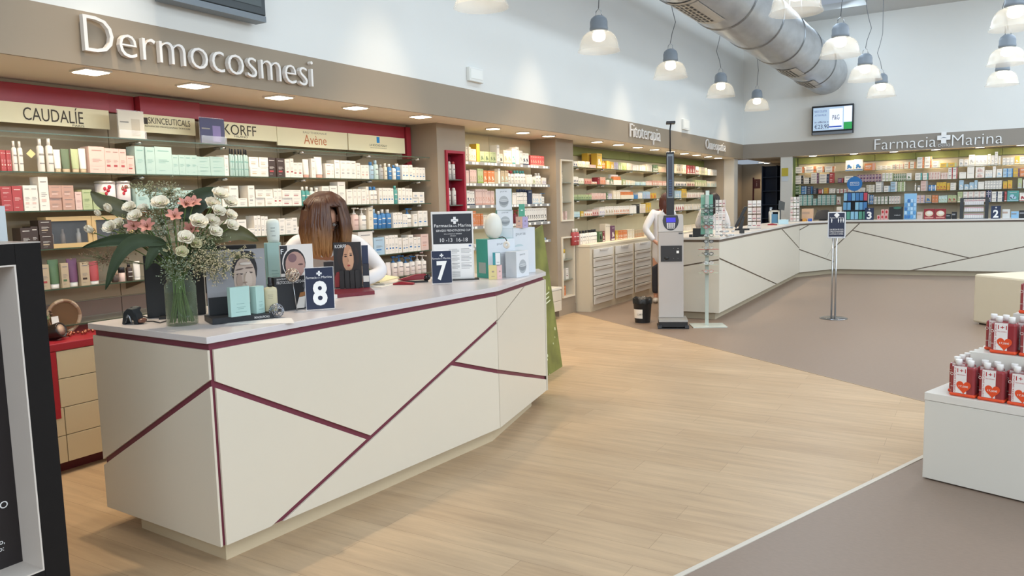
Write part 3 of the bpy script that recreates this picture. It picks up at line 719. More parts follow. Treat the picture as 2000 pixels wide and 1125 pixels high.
        R = w/2; b.lathe([(R*.95, 0), (R, .003), (R, h*.62)], 14, 0, (-R, 0, 0))
        k = MB() if fine else b; k.lathe([(R*1.03, h*.63), (R*1.03, h*.97), (R*.95, h)], 14, 0 if fine else 2, (-R, 0, 0))
        if fine: cap = k.mesh('cap', ac)
    me = b.mesh('product', [body, ink, ac])
    _pm[key] = (me, cap)
    return _pm[key]
KN = dict(c='carton', m='flat box', b='bottle', p='pump bottle', s='spray can', t='tube', j='jar', x='display carton', v='pump bottle')
KC = dict(c='carton', m='box', b='bottle', p='bottle', s='spray can', t='tube', j='jar', x='display box', v='bottle')
CNT = {}
def put(kind, loc, rz, w, d, h, col, acc, fine, names, lab, grp):
    me, cap = product_mesh(kind, w, d, h, col, acc, fine)
    o = bpy.data.objects.new(names+'_'+KN[kind].replace(' ', '_'), me); COL.objects.link(o); o.location = loc; o.rotation_euler = (0, 0, rz)
    tag(o, lab, KC[kind], grp)
    if cap is not None:
        c = bpy.data.objects.new({'p': 'pump_head', 'v': 'pump_head'}.get(kind, 'cap'), cap); COL.objects.link(c); c.parent = o
    return o
RND = random.Random(3)
def desc(kind, col, acc):
    s = COLS[col][0]+' '+KN[kind]
    if acc and acc != col:
        s += {'c': f' with {COLS[acc][0]} band', 'm': f' with {COLS[acc][0]} end', 'x': f' of {COLS[acc][0]} packs'}.get(kind, f' with {COLS[acc][0]} top')
    return s
def row(spec, wall, plane, z, names, where, grp, fine=False, jit=.012, yback=0, d0=.10, maxd=.2, key=None):
    """spec: 'x0 x1 n ytop kind col[acc] [stack]' ; ...   x in picture points at the shelf edge"""
    idx = CNT.get(key or where, 0)
    for it in spec.split(';'):
        it = it.split()
        if not it: continue
        x0, x1, n, yt = float(it[0]), float(it[1]), int(it[2]), float(it[3]); kind = it[4]; cc = it[5]; st = int(it[6]) if len(it) > 6 else 1
        F = PX if wall == 'X' else PY
        pl = plane-.012 if wall == 'X' else plane+.012
        ym = yt+12; A = F(x0, ym, pl); B = F(x1, ym, pl); T = F((x0+x1)/2, yt, pl)
        u0, u1 = (A.y, B.y) if wall == 'X' else (A.x, B.x)
        w = (u1-u0)/n; h = max(.03, T.z-z)
        for i in range(n):
            u = u0+(i+.5)*w
            col = cc[(2*i) % len(cc)] if len(cc) > 2 else cc[0]; acc = (cc[1+(2*i) % len(cc)] if len(cc) > 1 else None)
            if acc == '-': acc = None
            idx += 1
            for k in range(st):
                hh = (h/st)*(1 if st > 1 else 1-RND.random()*.03)
                ww = w*(.97 if kind in 'cmx' else .94)
                dd = min(maxd, max(.035, d0 if kind in 'cmx' else ww)); q = RND.random()*jit
                if kind in 'bpsvj': ww = min(ww, .085)
                pos = (pl-q, u, z+.0005+k*(h/st)) if wall == 'X' else (u, pl+q, z+.0005+k*(h/st))
                stx = '' if st == 1 else (', stack bottom' if k == 0 else ', stack top' if k == st-1 else f', {["","second","third","fourth"][k]} up')
                put(kind, pos, 0 if wall == 'X' else -PI/2, ww, dd, hh-(.0005 if st > 1 else 0), col, acc, fine, names, f'{desc(kind, col, acc)}, {ordn(idx-1)} along {where}{stx}', grp)
    CNT[key or where] = idx
# ---- near bay (Dermocosmesi)
W = ['the top shelf under Dermocosmesi', 'shelf two under Dermocosmesi', 'shelf three under Dermocosmesi', 'shelf four under Dermocosmesi', 'shelf five under Dermocosmesi', 'shelf six under Dermocosmesi']
def near(i, s, **k): row(s, 'X', XS, SZ[i] if i < 5 else .885, 'cosmetics', ['','second','third','fourth','fifth','sixth'][i]+' Dermocosmesi shelf', 'cosmetics on the '+['','second','third','fourth','fifth','sixth'][i]+' near shelf', True, **k)
near(1, '2 23 4 293 c rk; 24 34 1 275 b ww; 36 46 1 274 b ww; 74 88 1 269 b ww; 91 105 1 269 b ww; 107 122 1 291 t wn; 122 140 1 290 t fn; 140 156 1 290 t gn; 156 171 1 289 t wn; 173 204 1 286 c kk; 205 248 3 289 c kr; 249 264 1 304 c kr; 265 284 1 285 c m-; 284 302 1 286 c m-; 302 336 1 287 c m-; 337 386 4 302 c m-; 386 412 1 306 c m- 2; 412 440 1 306 c m- 2; 440 448 1 302 c wm; 449 487 7 290 b mD; 488 524 2 307 c wn 2; 524 556 2 308 c dr; 557 566 1 311 c wr; 567 574 1 309 c wr; 574 593 2 317 c wr; 594 606 1 311 t wa; 608 616 1 309 c w-; 618 634 1 306 t wa; 636 648 1 319 c wa; 649 654 1 320 c wk; 655 696 4 313 c ws; 697 705 1 318 c ws; 706 722 2 322 c wa; 724 733 1 316 b cb; 734 742 1 312 b ec; 743 751 1 321 b ss; 753 759 1 319 b iw; 761 768 1 320 b bw; 769 775 1 322 b wb; 776 785 1 319 b bw; 786 806 3 322 c wb; 807 831 4 327 c wb')
near(2, '2 24 1 364 c rr 2; 24 44 1 363 c rr; 45 60 1 361 c wk; 60 75 1 361 c wk; 75 94 1 345 c wk; 96 145 2 362 c qk 2; 147 160 1 374 c kk; 161 180 1 370 c gg; 182 206 2 375 c gg; 266 293 1 366 c m-; 296 322 1 374 c m-; 323 354 2 366 c m-; 356 402 2 371 c m-; 404 432 2 378 c mm; 434 447 1 368 c w-; 448 466 1 362 c ws; 467 484 1 387 c ws; 485 498 1 362 c ws; 500 535 2 370 c wn 2; 536 552 2 368 c wr; 552 590 2 371 c wr 2; 591 607 2 364 b tw; 608 617 1 366 b ew; 618 628 1 366 b ww; 629 643 1 363 c w-; 645 660 1 362 c w-; 661 676 1 354 c w-; 678 690 1 369 c w-; 691 706 2 369 c w-; 707 716 1 369 c wk; 717 722 1 364 c wk; 724 740 2 364 b wb; 742 770 5 367 c wb; 771 778 1 362 b tt; 779 792 2 367 c wb; 793 806 2 368 c wb; 807 829 2 375 c wb 2')
near(3, '40 62 1 445 c dn; 62 76 1 441 c dn; 76 102 1 430 c dn 2; 440 462 2 431 c w- 3; 464 482 1 429 c ws; 486 506 1 446 c ws; 497 509 2 421 c ws; 511 524 2 422 c ws; 546 558 1 426 c ws; 558 572 1 428 c ws 2; 572 582 1 425 c ws; 583 593 1 443 c ws; 594 602 1 406 v ww; 603 612 1 420 c w-; 614 624 1 430 c w-; 692 706 1 405 p kw; 706 720 1 406 p ww; 721 730 1 404 c i-; 730 740 1 408 b bc; 741 748 1 412 b bw; 748 757 1 408 b bw; 758 768 1 408 b bw; 769 786 4 415 c wb; 787 796 2 418 c wb; 797 808 1 407 p wb; 809 817 1 418 c wb; 818 836 2 411 c wb')
near(4, '78 96 1 516 c nr; 96 119 1 506 t Gw; 119 134 1 513 c nG; 134 156 1 504 t pw; 157 175 1 512 c nd; 175 198 1 510 t rw; 222 234 1 528 j dn; 236 248 1 522 j kD; 250 262 1 514 b dD; 263 277 1 510 t ww; 700 729 1 452 c wG; 731 752 1 464 c cb; 753 778 4 459 c wb; 779 786 1 464 c wb; 787 799 2 464 c wb; 799 808 1 458 c wb; 809 822 2 463 c wb; 823 838 1 457 c ka')
near(5, '640 700 6 516 p wb; 702 722 2 519 c nG; 723 731 1 520 t Ge; 732 744 1 513 p gw; 745 757 1 514 p gw; 758 768 1 512 t wb; 769 780 1 500 p wb; 781 792 1 498 p wb; 793 804 1 502 p wb; 805 815 1 499 p wb; 816 826 1 497 p ww; 827 837 1 498 p ww')
near(1, '26 33 1 272 b kw; 60 72 1 282 b lw', yback=1) if False else None
# round gift tins on the third row
for (x0, x1, k) in ((199, 235, 'nearer'), (236, 262, 'farther')):
    A = PX(x0, 385, XS-.02); B = PX(x1, 385, XS-.02); T = PX((x0+x1)/2, 353, XS-.02); R = (B.y-A.y)/2*.96
    t = thing('gift_tin', f'round white tin with red cherry print, {k} one on the third Dermocosmesi shelf', 'tin', (XS-.02-R, (A.y+B.y)/2, SZ[2]+.0005), 0, 'cherry tins')
    h = T.z-SZ[2]
    MB().lathe([(R, 0), (R, h-.02)], 24).build('body', mat('#dcd3d0', .3), t)
    MB().lathe([(R+.003, h-.02), (R+.003, h-.004), (R-.006, h)], 24).build('lid', mat('#c9c4bd', .25, metal=.6), t)
    for (a, zz, r) in ((-.55, h*.72, .014), (-.25, h*.66, .014), (-.45, h*.55, .013), (-.1, h*.78, .014), (.0, h*.12, .022)):
        MB().ball((R*math.cos(a), R*math.sin(a), zz), (.004, r, r), 8).build('print', mat('#b8303c', .4), t)
# pale wooden gift cabinet with two windowed doors
a = PX(98, 486, XS); b = PX(250, 420, XS)
y0, y1 = a.y, PX(262, 425, XS).y; h = PX(100, 424, XS).z-SZ[3]
t = thing('gift_cabinet', 'pale wooden gift cabinet with two windowed doors on the fourth near shelf', 'cabinet', (0, 0, SZ[3]+.0005))
WO = mat('#c9a873', .5, var=.04); xb = XS-.02
MB().box((xb-.10, y0, 0), (xb-.012, y1, .012)).box((xb-.10, y0, h-.012), (xb-.012, y1, h)).box((xb-.10, y0, .012), (xb-.088, y1, h-.012)).box((xb-.088, y0, .012), (xb-.012, y0+.012, h-.012)).box((xb-.088, y1-.012, .012), (xb-.012, y1, h-.012)).build('case', WO, t)
MB().box((xb-.087, y0+.013, .0125), (xb-.084, y1-.013, h-.0125)).build('back_panel', mat('#38343a', .5), t)  # dark sheet added to put shade behind the door windows
ym = (y0+y1)/2; fr = .028
for (u0, u1) in ((y0, ym-.002), (ym+.002, y1)):
    d = MB().box((xb-.011, u0, 0), (xb, u1, fr)).box((xb-.011, u0, h-fr), (xb, u1, h)).box((xb-.011, u0, fr), (xb, u0+fr, h-fr)).box((xb-.011, u1-fr, fr), (xb, u1, h-fr)).build('door', WO, t)
    MB().box((xb-.007, u0+fr, fr), (xb-.004, u1-fr, h-fr)).build('window_pane', glass_sheet('#8d9498', .15), d)
MB().tube([(xb+.004, ym+.02*math.cos(k*PI/5), h*.5+.02*math.sin(k*PI/5)) for k in range(11)], .002, 5).build('ring_handle', mat('#5c4a35', .3, metal=.8), t)
for k in range(4): tag(MB().lathe([(.014, 0), (.014, .075), (.008, .085), (.008, .11)], 10).build('sample_bottle', mat(['#b9b0a6', '#8a7d74', '#c9c2b8', '#6e6058'][k], .3), loc=(xb-.05, y0+.05+k*.075+(.03 if k > 1 else 0), SZ[3]+.0125)), f'small {["grey","taupe","pale","brown"][k]} bottle inside the wooden gift cabinet', 'bottle', 'bottles in the gift cabinet')
# leaflet holders on the top shelf
def holder(x0, x1, ytop, ybot, col, lab, pcol):
    X = XS-.05; A = PX(x0, ybot, X); B = PX(x1, ybot, X); T = PX(x0, ytop, X)
    t = thing('leaflet_holder', lab, 'holder', (X, A.y, SZ[0]+.0005)); w = B.y-A.y; h = T.z-SZ[0]
    MB().box((-.03, 0, 0), (.03, w, .004)).box((-.004, 0, .004), (0, w, h)).box((.018, 0, .004), (.021, w, h*.3)).build('holder', glass_sheet('#ffffff', .14), t)
    MB().box((.001, .004, .006), (.004, w-.004, h-.006)).build('leaflet', mat(col, .4), t)
    MB().box((.0041, w*.5, h*.1), (.005, w*.82, h*.7)).build('picture', mat(pcol, .4), t)
    MB().box((.0041, w*.08, h*.55), (.005, w*.4, h*.6)).build('text_block', mat('#8f8a80', .5), t)
holder(231, 283, 213, 262, '#cfc6b4', 'clear leaflet holder with a beige card on the top near shelf', '#b7ab96')
holder(391, 440, 228, 277, '#3f3d5e', 'clear leaflet holder with a violet bottle picture on the top near shelf', '#7c6d9a')
# hanging price swing tag on shelf two
a = PX(63, 300, XS+.006)
tag(MB().prism([(0, 0, .028), (0, .028, 0), (0, 0, -.028), (0, -.028, 0)], (.002, 0, 0)).build('swing_tag', mat('#cfc28a', .5), loc=(XS-.0115, a.y, a.z)), 'small square yellow tag hung before the bottles on the second near shelf', 'tag')
# ---- bay between the pillars
def mid(i, s, **k): row(s, 'X', XS, [2.105, 1.855, 1.595, 1.35, 1.10][i], 'toiletry', f'{["top","second","third","fourth","fifth"][i]} shelf between pillars', f'toiletries on the {["top","second","third","fourth","fifth"][i]} shelf between the pillars', **k)
mid(0, '911 920 2 286 c in; 920 931 2 291 c in; 932 938 1 280 c y-; 939 956 2 296 c gf; 957 970 2 297 c gf; 971 976 1 283 c ws; 977 983 1 300 c iD; 984 1000 2 294 c in; 1001 1007 1 290 c wt; 1008 1014 1 286 c w-; 1015 1021 1 294 c ws; 1022 1034 2 299 c wB; 1036 1064 6 304 c ra')
mid(1, '911 917 1 332 c kk; 918 932 3 331 c kn; 933 945 2 329 c gl; 946 966 3 333 c oi; 967 973 1 330 c n-; 974 978 1 329 c w-; 979 993 2 333 c ne; 994 999 1 332 b wr; 1000 1006 1 333 b wr; 1007 1028 4 333 b wt; 1029 1040 2 341 c w-; 1041 1048 1 345 c wg; 1049 1058 2 338 b ww; 1059 1068 2 347 c wu')
mid(2, '912 918 1 372 c wB; 919 928 2 373 c wB; 929 952 5 369 c ka; 953 966 2 372 c ka; 1002 1010 2 376 c w-; 1011 1031 6 369 b wB; 1032 1040 1 371 c B-; 1041 1058 4 378 c wc; 1059 1067 1 377 p wb')
mid(3, '915 930 2 412 c oa; 931 944 3 417 c oa; 945 966 4 419 c iw; 1008 1014 1 410 p Rr; 1025 1068 10 406 c wD')
mid(4, '1040 1068 5 470 c Bc; 920 1036 14 472 c wn')
# ---- herbal bay
def herb(i, s, **k): row(s, 'X', XS, [2.125, 1.875, 1.64, 1.388][i], 'remedy', f'{["top","second","third","fourth"][i]} shelf over drawers', f'remedies on the {["top","second","third","fourth"][i]} shelf over the drawer cabinet', **k)
herb(0, '1121 1128 2 315 c wB; 1129 1152 6 315 c in; 1153 1165 2 322 c k-; 1166 1176 1 299 c yw; 1177 1184 2 314 b oy; 1185 1192 2 314 c yn; 1193 1199 1 316 c yi; 1200 1208 2 317 c us; 1209 1215 2 317 c gi; 1216 1224 2 318 c gl; 1225 1235 3 319 c ik; 1236 1248 3 322 c w-; 1249 1262 3 323 c iw; 1263 1275 3 321 c iw; 1276 1285 3 322 c Gw; 1286 1303 6 326 c na; 1320 1341 4 321 c in; 1343 1357 3 323 c rw; 1359 1366 2 325 c wR; 1367 1382 5 327 c ig; 1383 1402 6 331 c wi')
herb(1, '1121 1130 3 345 c wB; 1131 1141 3 348 c wg; 1142 1157 4 349 c ar; 1158 1167 3 355 c wo; 1168 1172 1 346 c Rr; 1173 1184 3 346 c ao; 1185 1191 2 351 c wk; 1192 1198 1 349 c Gw; 1200 1215 1 341 x wo; 1217 1222 1 350 c gw; 1223 1232 2 352 c ie; 1233 1240 2 353 c ie; 1241 1262 5 355 c ec; 1263 1274 4 354 c kw; 1275 1303 10 353 c aw; 1320 1341 7 355 c wB; 1342 1357 5 355 c iR; 1359 1380 5 352 c gi; 1381 1404 6 354 c ie')
herb(2, '1120 1156 12 380 c gG; 1157 1184 7 377 c ka; 1185 1188 1 376 c Gw; 1189 1196 2 378 c uw; 1198 1212 4 372 c iw; 1213 1238 1 371 x io; 1239 1247 1 380 c b-; 1248 1256 2 376 c wi; 1257 1270 3 374 c cu; 1271 1282 2 377 c yo; 1320 1331 4 372 c cw; 1332 1342 2 369 c yn; 1343 1376 8 376 c wk')
herb(3, '1121 1134 4 413 c ec; 1135 1141 2 412 c yi; 1142 1157 4 413 c wo; 1158 1170 3 409 c kr; 1171 1182 3 405 c wu; 1183 1199 3 403 c wn; 1200 1230 9 402 c wo; 1231 1244 4 401 c w-; 1245 1250 1 399 c D-; 1251 1262 3 398 c ik; 1263 1272 2 396 c yn; 1320 1336 4 399 c wr; 1338 1372 7 398 c iw')
# yellow bulk cartons on the herbal top shelf, slightly above the small packs
def herbtop(s, k): row(s, 'X', XS, zc, 'remedy', 'drawer cabinet top', 'packs standing on the drawer cabinet', key='cab'+k)
row('1148 1163 1 299 c yo', 'X', -5.22, 2.126, 'remedy', 'back of herbal top shelf', 'yellow bulk cartons')
row('1122 1134 2 446 b rw; 1136 1150 4 450 b wD; 1151 1168 5 448 b wD; 1170 1177 1 452 c GD; 1178 1182 1 451 c Rw; 1183 1193 2 437 c i-; 1194 1201 1 441 c pw; 1203 1208 1 450 c yi; 1209 1226 6 450 c ow; 1227 1239 4 448 c iw; 1240 1258 8 449 c no; 1320 1334 4 440 c iw; 1336 1375 10 439 c iw', 'X', -4.95, zc, 'remedy', 'drawer cabinet top', 'packs standing on the drawer cabinet')
# ---- end wall
EZ = [2.125, 1.885, 1.66, 1.41]
def end(i, s, **k): row(s, 'Y', YS, EZ[i], 'medicine', f'{["top","second","third","fourth"][i]} end wall shelf', f'medicines on the {["top","second","third","fourth"][i]} end wall shelf', jit=.01, **k)
end(0, '1553 1571 1 326 m wo 2; 1572 1594 1 325 m wo 2; 1595 1610 1 325 m wo 2; 1611 1630 1 325 m wo 2; 1651 1667 1 313 c wb; 1668 1685 1 311 c wb; 1688 1709 1 319 m oa; 1712 1742 3 323 m iw 2; 1743 1765 3 320 m ia 2; 1766 1788 2 316 m io; 1791 1805 1 307 m wo 3; 1806 1820 1 306 m wo 3; 1821 1835 1 315 m wi 2; 1836 1868 2 318 m yg; 1873 1882 1 311 c ws; 1883 1891 1 311 c ws; 1892 1904 1 302 c ws; 1905 1928 3 303 c ws; 1929 1935 1 301 c ws; 1936 1942 1 303 c ws; 1943 1949 1 296 c ws; 1950 1954 1 305 c ws; 1958 1981 3 308 m ws 2; 1982 1991 1 305 c yw; 1992 2030 3 306 m wy 2')
end(1, '1552 1569 1 343 m wD 3; 1570 1583 1 347 m wD 3; 1584 1599 1 338 m wp 4; 1600 1619 1 340 m wB 3; 1620 1629 1 337 m rr 2; 1636 1647 1 348 m pr; 1649 1672 1 344 m wB 2; 1674 1722 8 341 m pk 2; 1723 1744 3 338 m wg 2; 1745 1770 6 339 m Gw 2; 1771 1780 1 338 c wG; 1787 1801 1 338 m wt 2; 1802 1813 1 338 m wt 2; 1814 1836 4 336 m kw 2; 1837 1851 3 337 m kw; 1852 1870 2 327 m wr 2; 1873 1887 1 336 c w-; 1889 1903 1 325 c w- 2; 1905 1923 1 326 c wk 2; 1924 1938 3 332 c wc; 1939 1945 1 325 c w-; 1946 1957 1 330 c wc; 1959 1978 2 329 m cb 2; 1979 1991 1 329 m yp 2; 1992 2030 3 327 m op 2')
end(2, '1553 1564 1 362 m Gg 3; 1565 1575 1 364 m bc 3; 1576 1587 1 364 m Bb 4; 1588 1597 1 368 m BD 3; 1598 1608 1 370 m rw; 1609 1618 1 367 m yo 2; 1619 1631 2 368 m ww 2; 1634 1655 3 369 m wr; 1655 1690 4 367 m wi 2; 1692 1708 2 361 m iw 3; 1710 1725 1 355 m ws 4; 1726 1738 1 363 m wc 2; 1739 1752 1 355 m cw 3; 1753 1768 2 355 m gw 4; 1786 1789 1 357 b wi; 1791 1797 1 362 j ws; 1798 1812 1 353 m ks 3; 1813 1828 2 361 m bw; 1829 1848 3 356 c yr; 1849 1855 1 357 c yo; 1856 1867 1 357 m wi 3; 1873 1882 1 352 c cw; 1883 1892 1 360 c cw; 1893 1902 1 356 c cw; 1903 1909 1 352 c cw; 1910 1922 1 355 c w-; 1923 1957 6 353 m ws 3; 1959 1967 1 354 c yo; 1968 1977 1 352 c yo; 1988 1996 1 348 c gu; 1998 2030 3 350 c we')
end(3, '1552 1559 1 390 m et 2; 1560 1587 3 381 m et 4; 1588 1596 1 388 m et 2; 1597 1632 4 381 m et 4; 1634 1641 1 384 c wr; 1692 1697 1 379 c wb; 1698 1706 2 381 m bw 2; 1707 1735 4 384 m wG 2; 1736 1758 4 383 m wk 2; 1790 1806 2 381 m ku; 1807 1819 1 381 c nb; 1820 1832 2 381 c oa; 1833 1850 3 382 c eg; 1851 1868 2 381 c gr; 1870 1880 1 374 c gi; 1881 1925 4 374 m wk 3; 1926 1936 2 372 m Bu 2; 1937 1960 2 374 m wB 2; 1962 1966 2 374 c rw; 1967 1990 1 372 c tc; 1991 2030 3 376 c wr')
# items in the pillar niches
def in_niche(n, fl, items):
    for (f, kind, col, wd_, hh, lab, cat) in items:
        y = n[0]+(n[1]-n[0])*f
        put(kind, (PF-.045, y, fl+.0005), 0, wd_, .04, hh, col[0], col[1] if len(col) > 1 else None, True, 'niche', lab, 'bottles in the pillar niches')
def niche_frame(n, colr, lab, shelves, th=.022, out=.022):
    t = thing('wall_niche', lab, 'niche', (PF, 0, 0), 0, 'pillar niches'); a, b, z0, z1 = n
    fm = mat(colr, .4); e = .001
    MB().box((-.165, a+e, z0+e), (out, a+th, z1-e)).box((-.165, b-th, z0+e), (out, b-e, z1-e)).box((-.165, a+th, z0+e), (out, b-th, z0+th)).box((-.165, a+th, z1-th), (out, b-th, z1-e)).build('frame', fm, t)
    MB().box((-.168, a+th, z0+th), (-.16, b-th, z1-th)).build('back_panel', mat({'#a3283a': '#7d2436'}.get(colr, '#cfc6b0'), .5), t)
    for z in shelves: MB().box((-.158, a+th+.001, z-.012), (-.004, b-th-.001, z)).build('glass_shelf', mat('#5f6058' if colr == '#a3283a' else '#8a8b7c', .3), t)
z_a = PX(886, 350, PF).z; z_b = PX(886, 400, PF).z
niche_frame(n1, '#a3283a', 'red framed niche with white spray cans in the first brown pillar', [z_a, z_b], .03)
in_niche(n1, z_a, [(.27, 's', 'w', .045, .20, 'white spray can in the red niche, upper shelf, beside the frame', 'c'), (.47, 's', 'w', .05, .20, 'white spray can in the red niche, upper shelf, middle one', 'c'), (.68, 's', 'wr', .05, .20, 'white spray can in the red niche, upper shelf, with red cap', 'c')])
in_niche(n1, z_b, [(.40, 's', 'w', .055, .19, 'white spray can in the red niche, lower shelf, nearer the frame', 'c'), (.68, 's', 'w', .055, .19, 'white spray can in the red niche, lower shelf, farther one', 'c')])
s1, s2 = PX(1106, 356, PF).z, PX(1106, 394, PF).z
niche_frame(n2a, '#ddd2bd', 'upper white framed niche with glass shelves in the second brown pillar', [s1, s2])
t1, t2 = PX(1108, 507, PF).z, PX(1108, 546, PF).z
niche_frame(n2b, '#ddd2bd', 'lower white framed niche with small packs in the second brown pillar', [t1, t2])
in_niche(n2a, s1, [(.42, 'p', 'is', .05, .16, 'small pump bottle in the upper white niche', 'c')])
in_niche(n2a, s2, [(.40, 'j', 'iw', .06, .08, 'low jar on the second shelf of the upper white niche', 'c')])
in_niche(n2a, n2a[2]+.022, [(.38, 'c', 'kR', .05, .10, 'pink pack with dark red band at the bottom of the upper white niche', 'c'), (.68, 'c', 'kR', .05, .12, 'taller pink pack with dark red band at the bottom of the upper white niche', 'c')])
in_niche(n2b, t1, [(.5, 'j', 'iy', .11, .15, 'cream jar on the top shelf of the lower white niche', 'c')])
in_niche(n2b, t2, [(.32, 'c', 'wt', .085, .15, 'white pack with teal band in the lower white niche', 'c'), (.68, 'c', 'wR', .085, .16, 'white pack with dark red band in the lower white niche', 'c')])
in_niche(n2b, n2b[2]+.022, [(.42, 'c', 'oa', .10, .14, 'orange pack at the bottom of the lower white niche', 'c')])
# ================================================================== things on the near counter
RV = Vector((math.cos(YAW), math.sin(YAW), 0))
def facing(P):
    d = Vector((P[0], P[1], 0)).normalized(); return Vector((-d.y, d.x, 0))*-1, d        # image-right, away
def HZ(P, x, y):
    r_, d = facing(P); return PL(x, y, P, (P[0]+r_.x, P[1]+r_.y)).z
def FP(P, x, y, dd=0.0):
    r_, d = facing(P); Q = Vector(P)+d*dd; return PL(x, y, Q, (Q[0]+r_.x, Q[1]+r_.y))
def frame(bl, br, yt, z=CT):
    A = PZ(*bl, z); B = PZ(*br, z); w = (B-A).length; h = HZ(A, bl[0], yt)-z
    return A, math.atan2((B-A).y, (B-A).x), w, h
def T_(name, label, cat, A, rz, group=None): return thing(name, label, cat, (A.x, A.y, A.z+.0006), rz, group)
def art(parent, w, h, shapes, y=-.001, x0=0., z0=0., name='printed_picture', step=.0003):
    m = MB(); ms = []; 
    for i, (c, pts) in enumerate(shapes):
        mt = mat(c, .45)
        if mt not in ms: ms.append(mt)
        yy = y-step*i
        m.add([(x0+u*w, yy, z0+v*h) for u, v in pts], [tuple(range(len(pts)))], ms.index(mt))
    # force the faces towards -y
    return m.build(name, ms, parent)
def ell(cx, cy, rx, ry, n=20, a0=0, a1=360, tilt=0):
    out = []
    for i in range(n):
        a = math.radians(a0+(a1-a0)*i/(n-1 if a1-a0 < 360 else n)); x, y = rx*math.cos(a), ry*math.sin(a); t = math.radians(tilt)
        out.append((cx+x*math.cos(t)-y*math.sin(t), cy+x*math.sin(t)+y*math.cos(t)))
    return out
def rect(a, b, c, d): return [(a, b), (c, b), (c, d), (a, d)]
def L_(s, x, z, w, h, mt, parent, y=-.0025, off=0.0, name='lettering'):
    return lettering(s, (x, y, z), (1, 0, 0), U, w, h, mt, parent, 0, off, name)
LWH = mat('#e6e6e6', .5)
def cross(parent, cx, cz, k, y=-.0022, mt=None, th=.36):
    m = MB(); a = k*th
    for r_ in ((-k, -a, k, a), (-a, a, a, k), (-a, -k, a, -a)): m.add([(cx+r_[0], y, cz+r_[1]), (cx+r_[2], y, cz+r_[1]), (cx+r_[2], y, cz+r_[3]), (cx+r_[0], y, cz+r_[3])], [(0, 1, 2, 3)])
    m.build('cross', mt or LWH, parent)
    e = MB().add([(cx-k*.7, y-.0003, cz-k*.05), (cx, y-.0003, cz+k*.12), (cx+k*.7, y-.0003, cz-k*.05), (cx, y-.0003, cz-k*.05)], [(0, 1, 2, 3)]); e.build('cross_emblem', mat('#6f7f8c', .5), parent)
def number_sign(num, bl, br, yt, lab, z=CT, nc='#1f2a44'):
    A, rz, w, h = frame(bl, br, yt, z)
    t = T_('number_sign', lab, 'sign', A, rz, 'navy number signs on the counters')
    MB().box((0, 0, 0), (w, .002, h)).box((.01, .0021, 0), (w-.01, .06, .003)).build('holder', glass_sheet('#ffffff', .3), t)
    MB().box((.004, -.001, .004), (w-.004, -.0001, h-.004)).build('card', mat(nc, .35), t)
    cross(t, w*.5, h*.85, w*.09)
    L_('Farmacia', w*.05, h*.735, w*.36, h*.055, LWH, t); L_('dello', w*.43, h*.738, w*.11, h*.025, LWH, t); L_('Marina', w*.57, h*.735, w*.36, h*.055, LWH, t)
    L_(num, w*.25, h*.10, w*.5, h*.58, mat('#f0efec', .5), t, off=.035)
    return t
number_sign('8', (598, 607), (655, 603), 523, 'navy sign with a large white number eight on the counter')
number_sign('7', (844, 555), (884, 553), 490, 'navy sign with a large white number seven on the counter')
# opening-hours board
A, rz, w, h = frame((852, 550), (934, 547), 414)
t = T_('opening_hours_sign', 'white framed board with booking hours 10-13 16-18 behind the number seven', 'sign', A+Vector((-.05, .03, 0)), rz)
MB().box((-.01, -.03, 0), (w+.03, .07, .008)).build('base', BLACK, t)
MB().box((0, .004, .008), (w, .010, h)).build('frame', mat('#dedcd8', .35), t)
art(t, w, h, [('#23262f', rect(.035, .53, .965, .965)), ('#ecebe9', rect(.035, .03, .965, .525))], y=.0035)
cross(t, w*.56, h*.87, w*.085, y=.0025)
for (s, u, v, ww, hh) in (('Farmacia', .07, .775, .43, .045), ('dello', .51, .778, .11, .018), ('Marina', .64, .775, .31, .045), ('SERVIZIO PRENOTAZIONE CUP', .11, .71, .82, .03), ('DAL LUNEDÌ AL VENERDÌ', .3, .668, .42, .018), ('ORARIO', .44, .64, .14, .013), ('10 -13  16-18', .2, .56, .66, .055)):
    L_(s, w*u, h*v, w*ww, h*hh, LWH, t, y=.0028)
m = MB()
for c_ in range(2):
    for k in range(17):
        if k in (0, 5, 11): continue
        z_ = h*(.47-k*.019); m.add([(w*(.40+c_*.29), .0028, z_), (w*(.40+c_*.29+.25-.05*(k % 3 == 1)), .0028, z_), (w*(.40+c_*.29+.25-.05*(k % 3 == 1)), .0028, z_+h*.006), (w*(.40+c_*.29), .0028, z_+h*.006)], [(0, 1, 2, 3)])
for k in range(6): z_ = h*(.12-k*.014); m.add([(w*.42, .0028, z_), (w*.66, .0028, z_), (w*.66, .0028, z_+h*.005), (w*.42, .0028, z_+h*.005)], [(0, 1, 2, 3)])
m.add([(w*.88, .0028, h*.485), (w*.94, .0028, h*.485), (w*.94, .0028, h*.51), (w*.88, .0028, h*.51)], [(0, 1, 2, 3)], 1)
m.build('small_print', [mat('#8a8a8c', .5), mat('#4d5f8c', .5)], t)
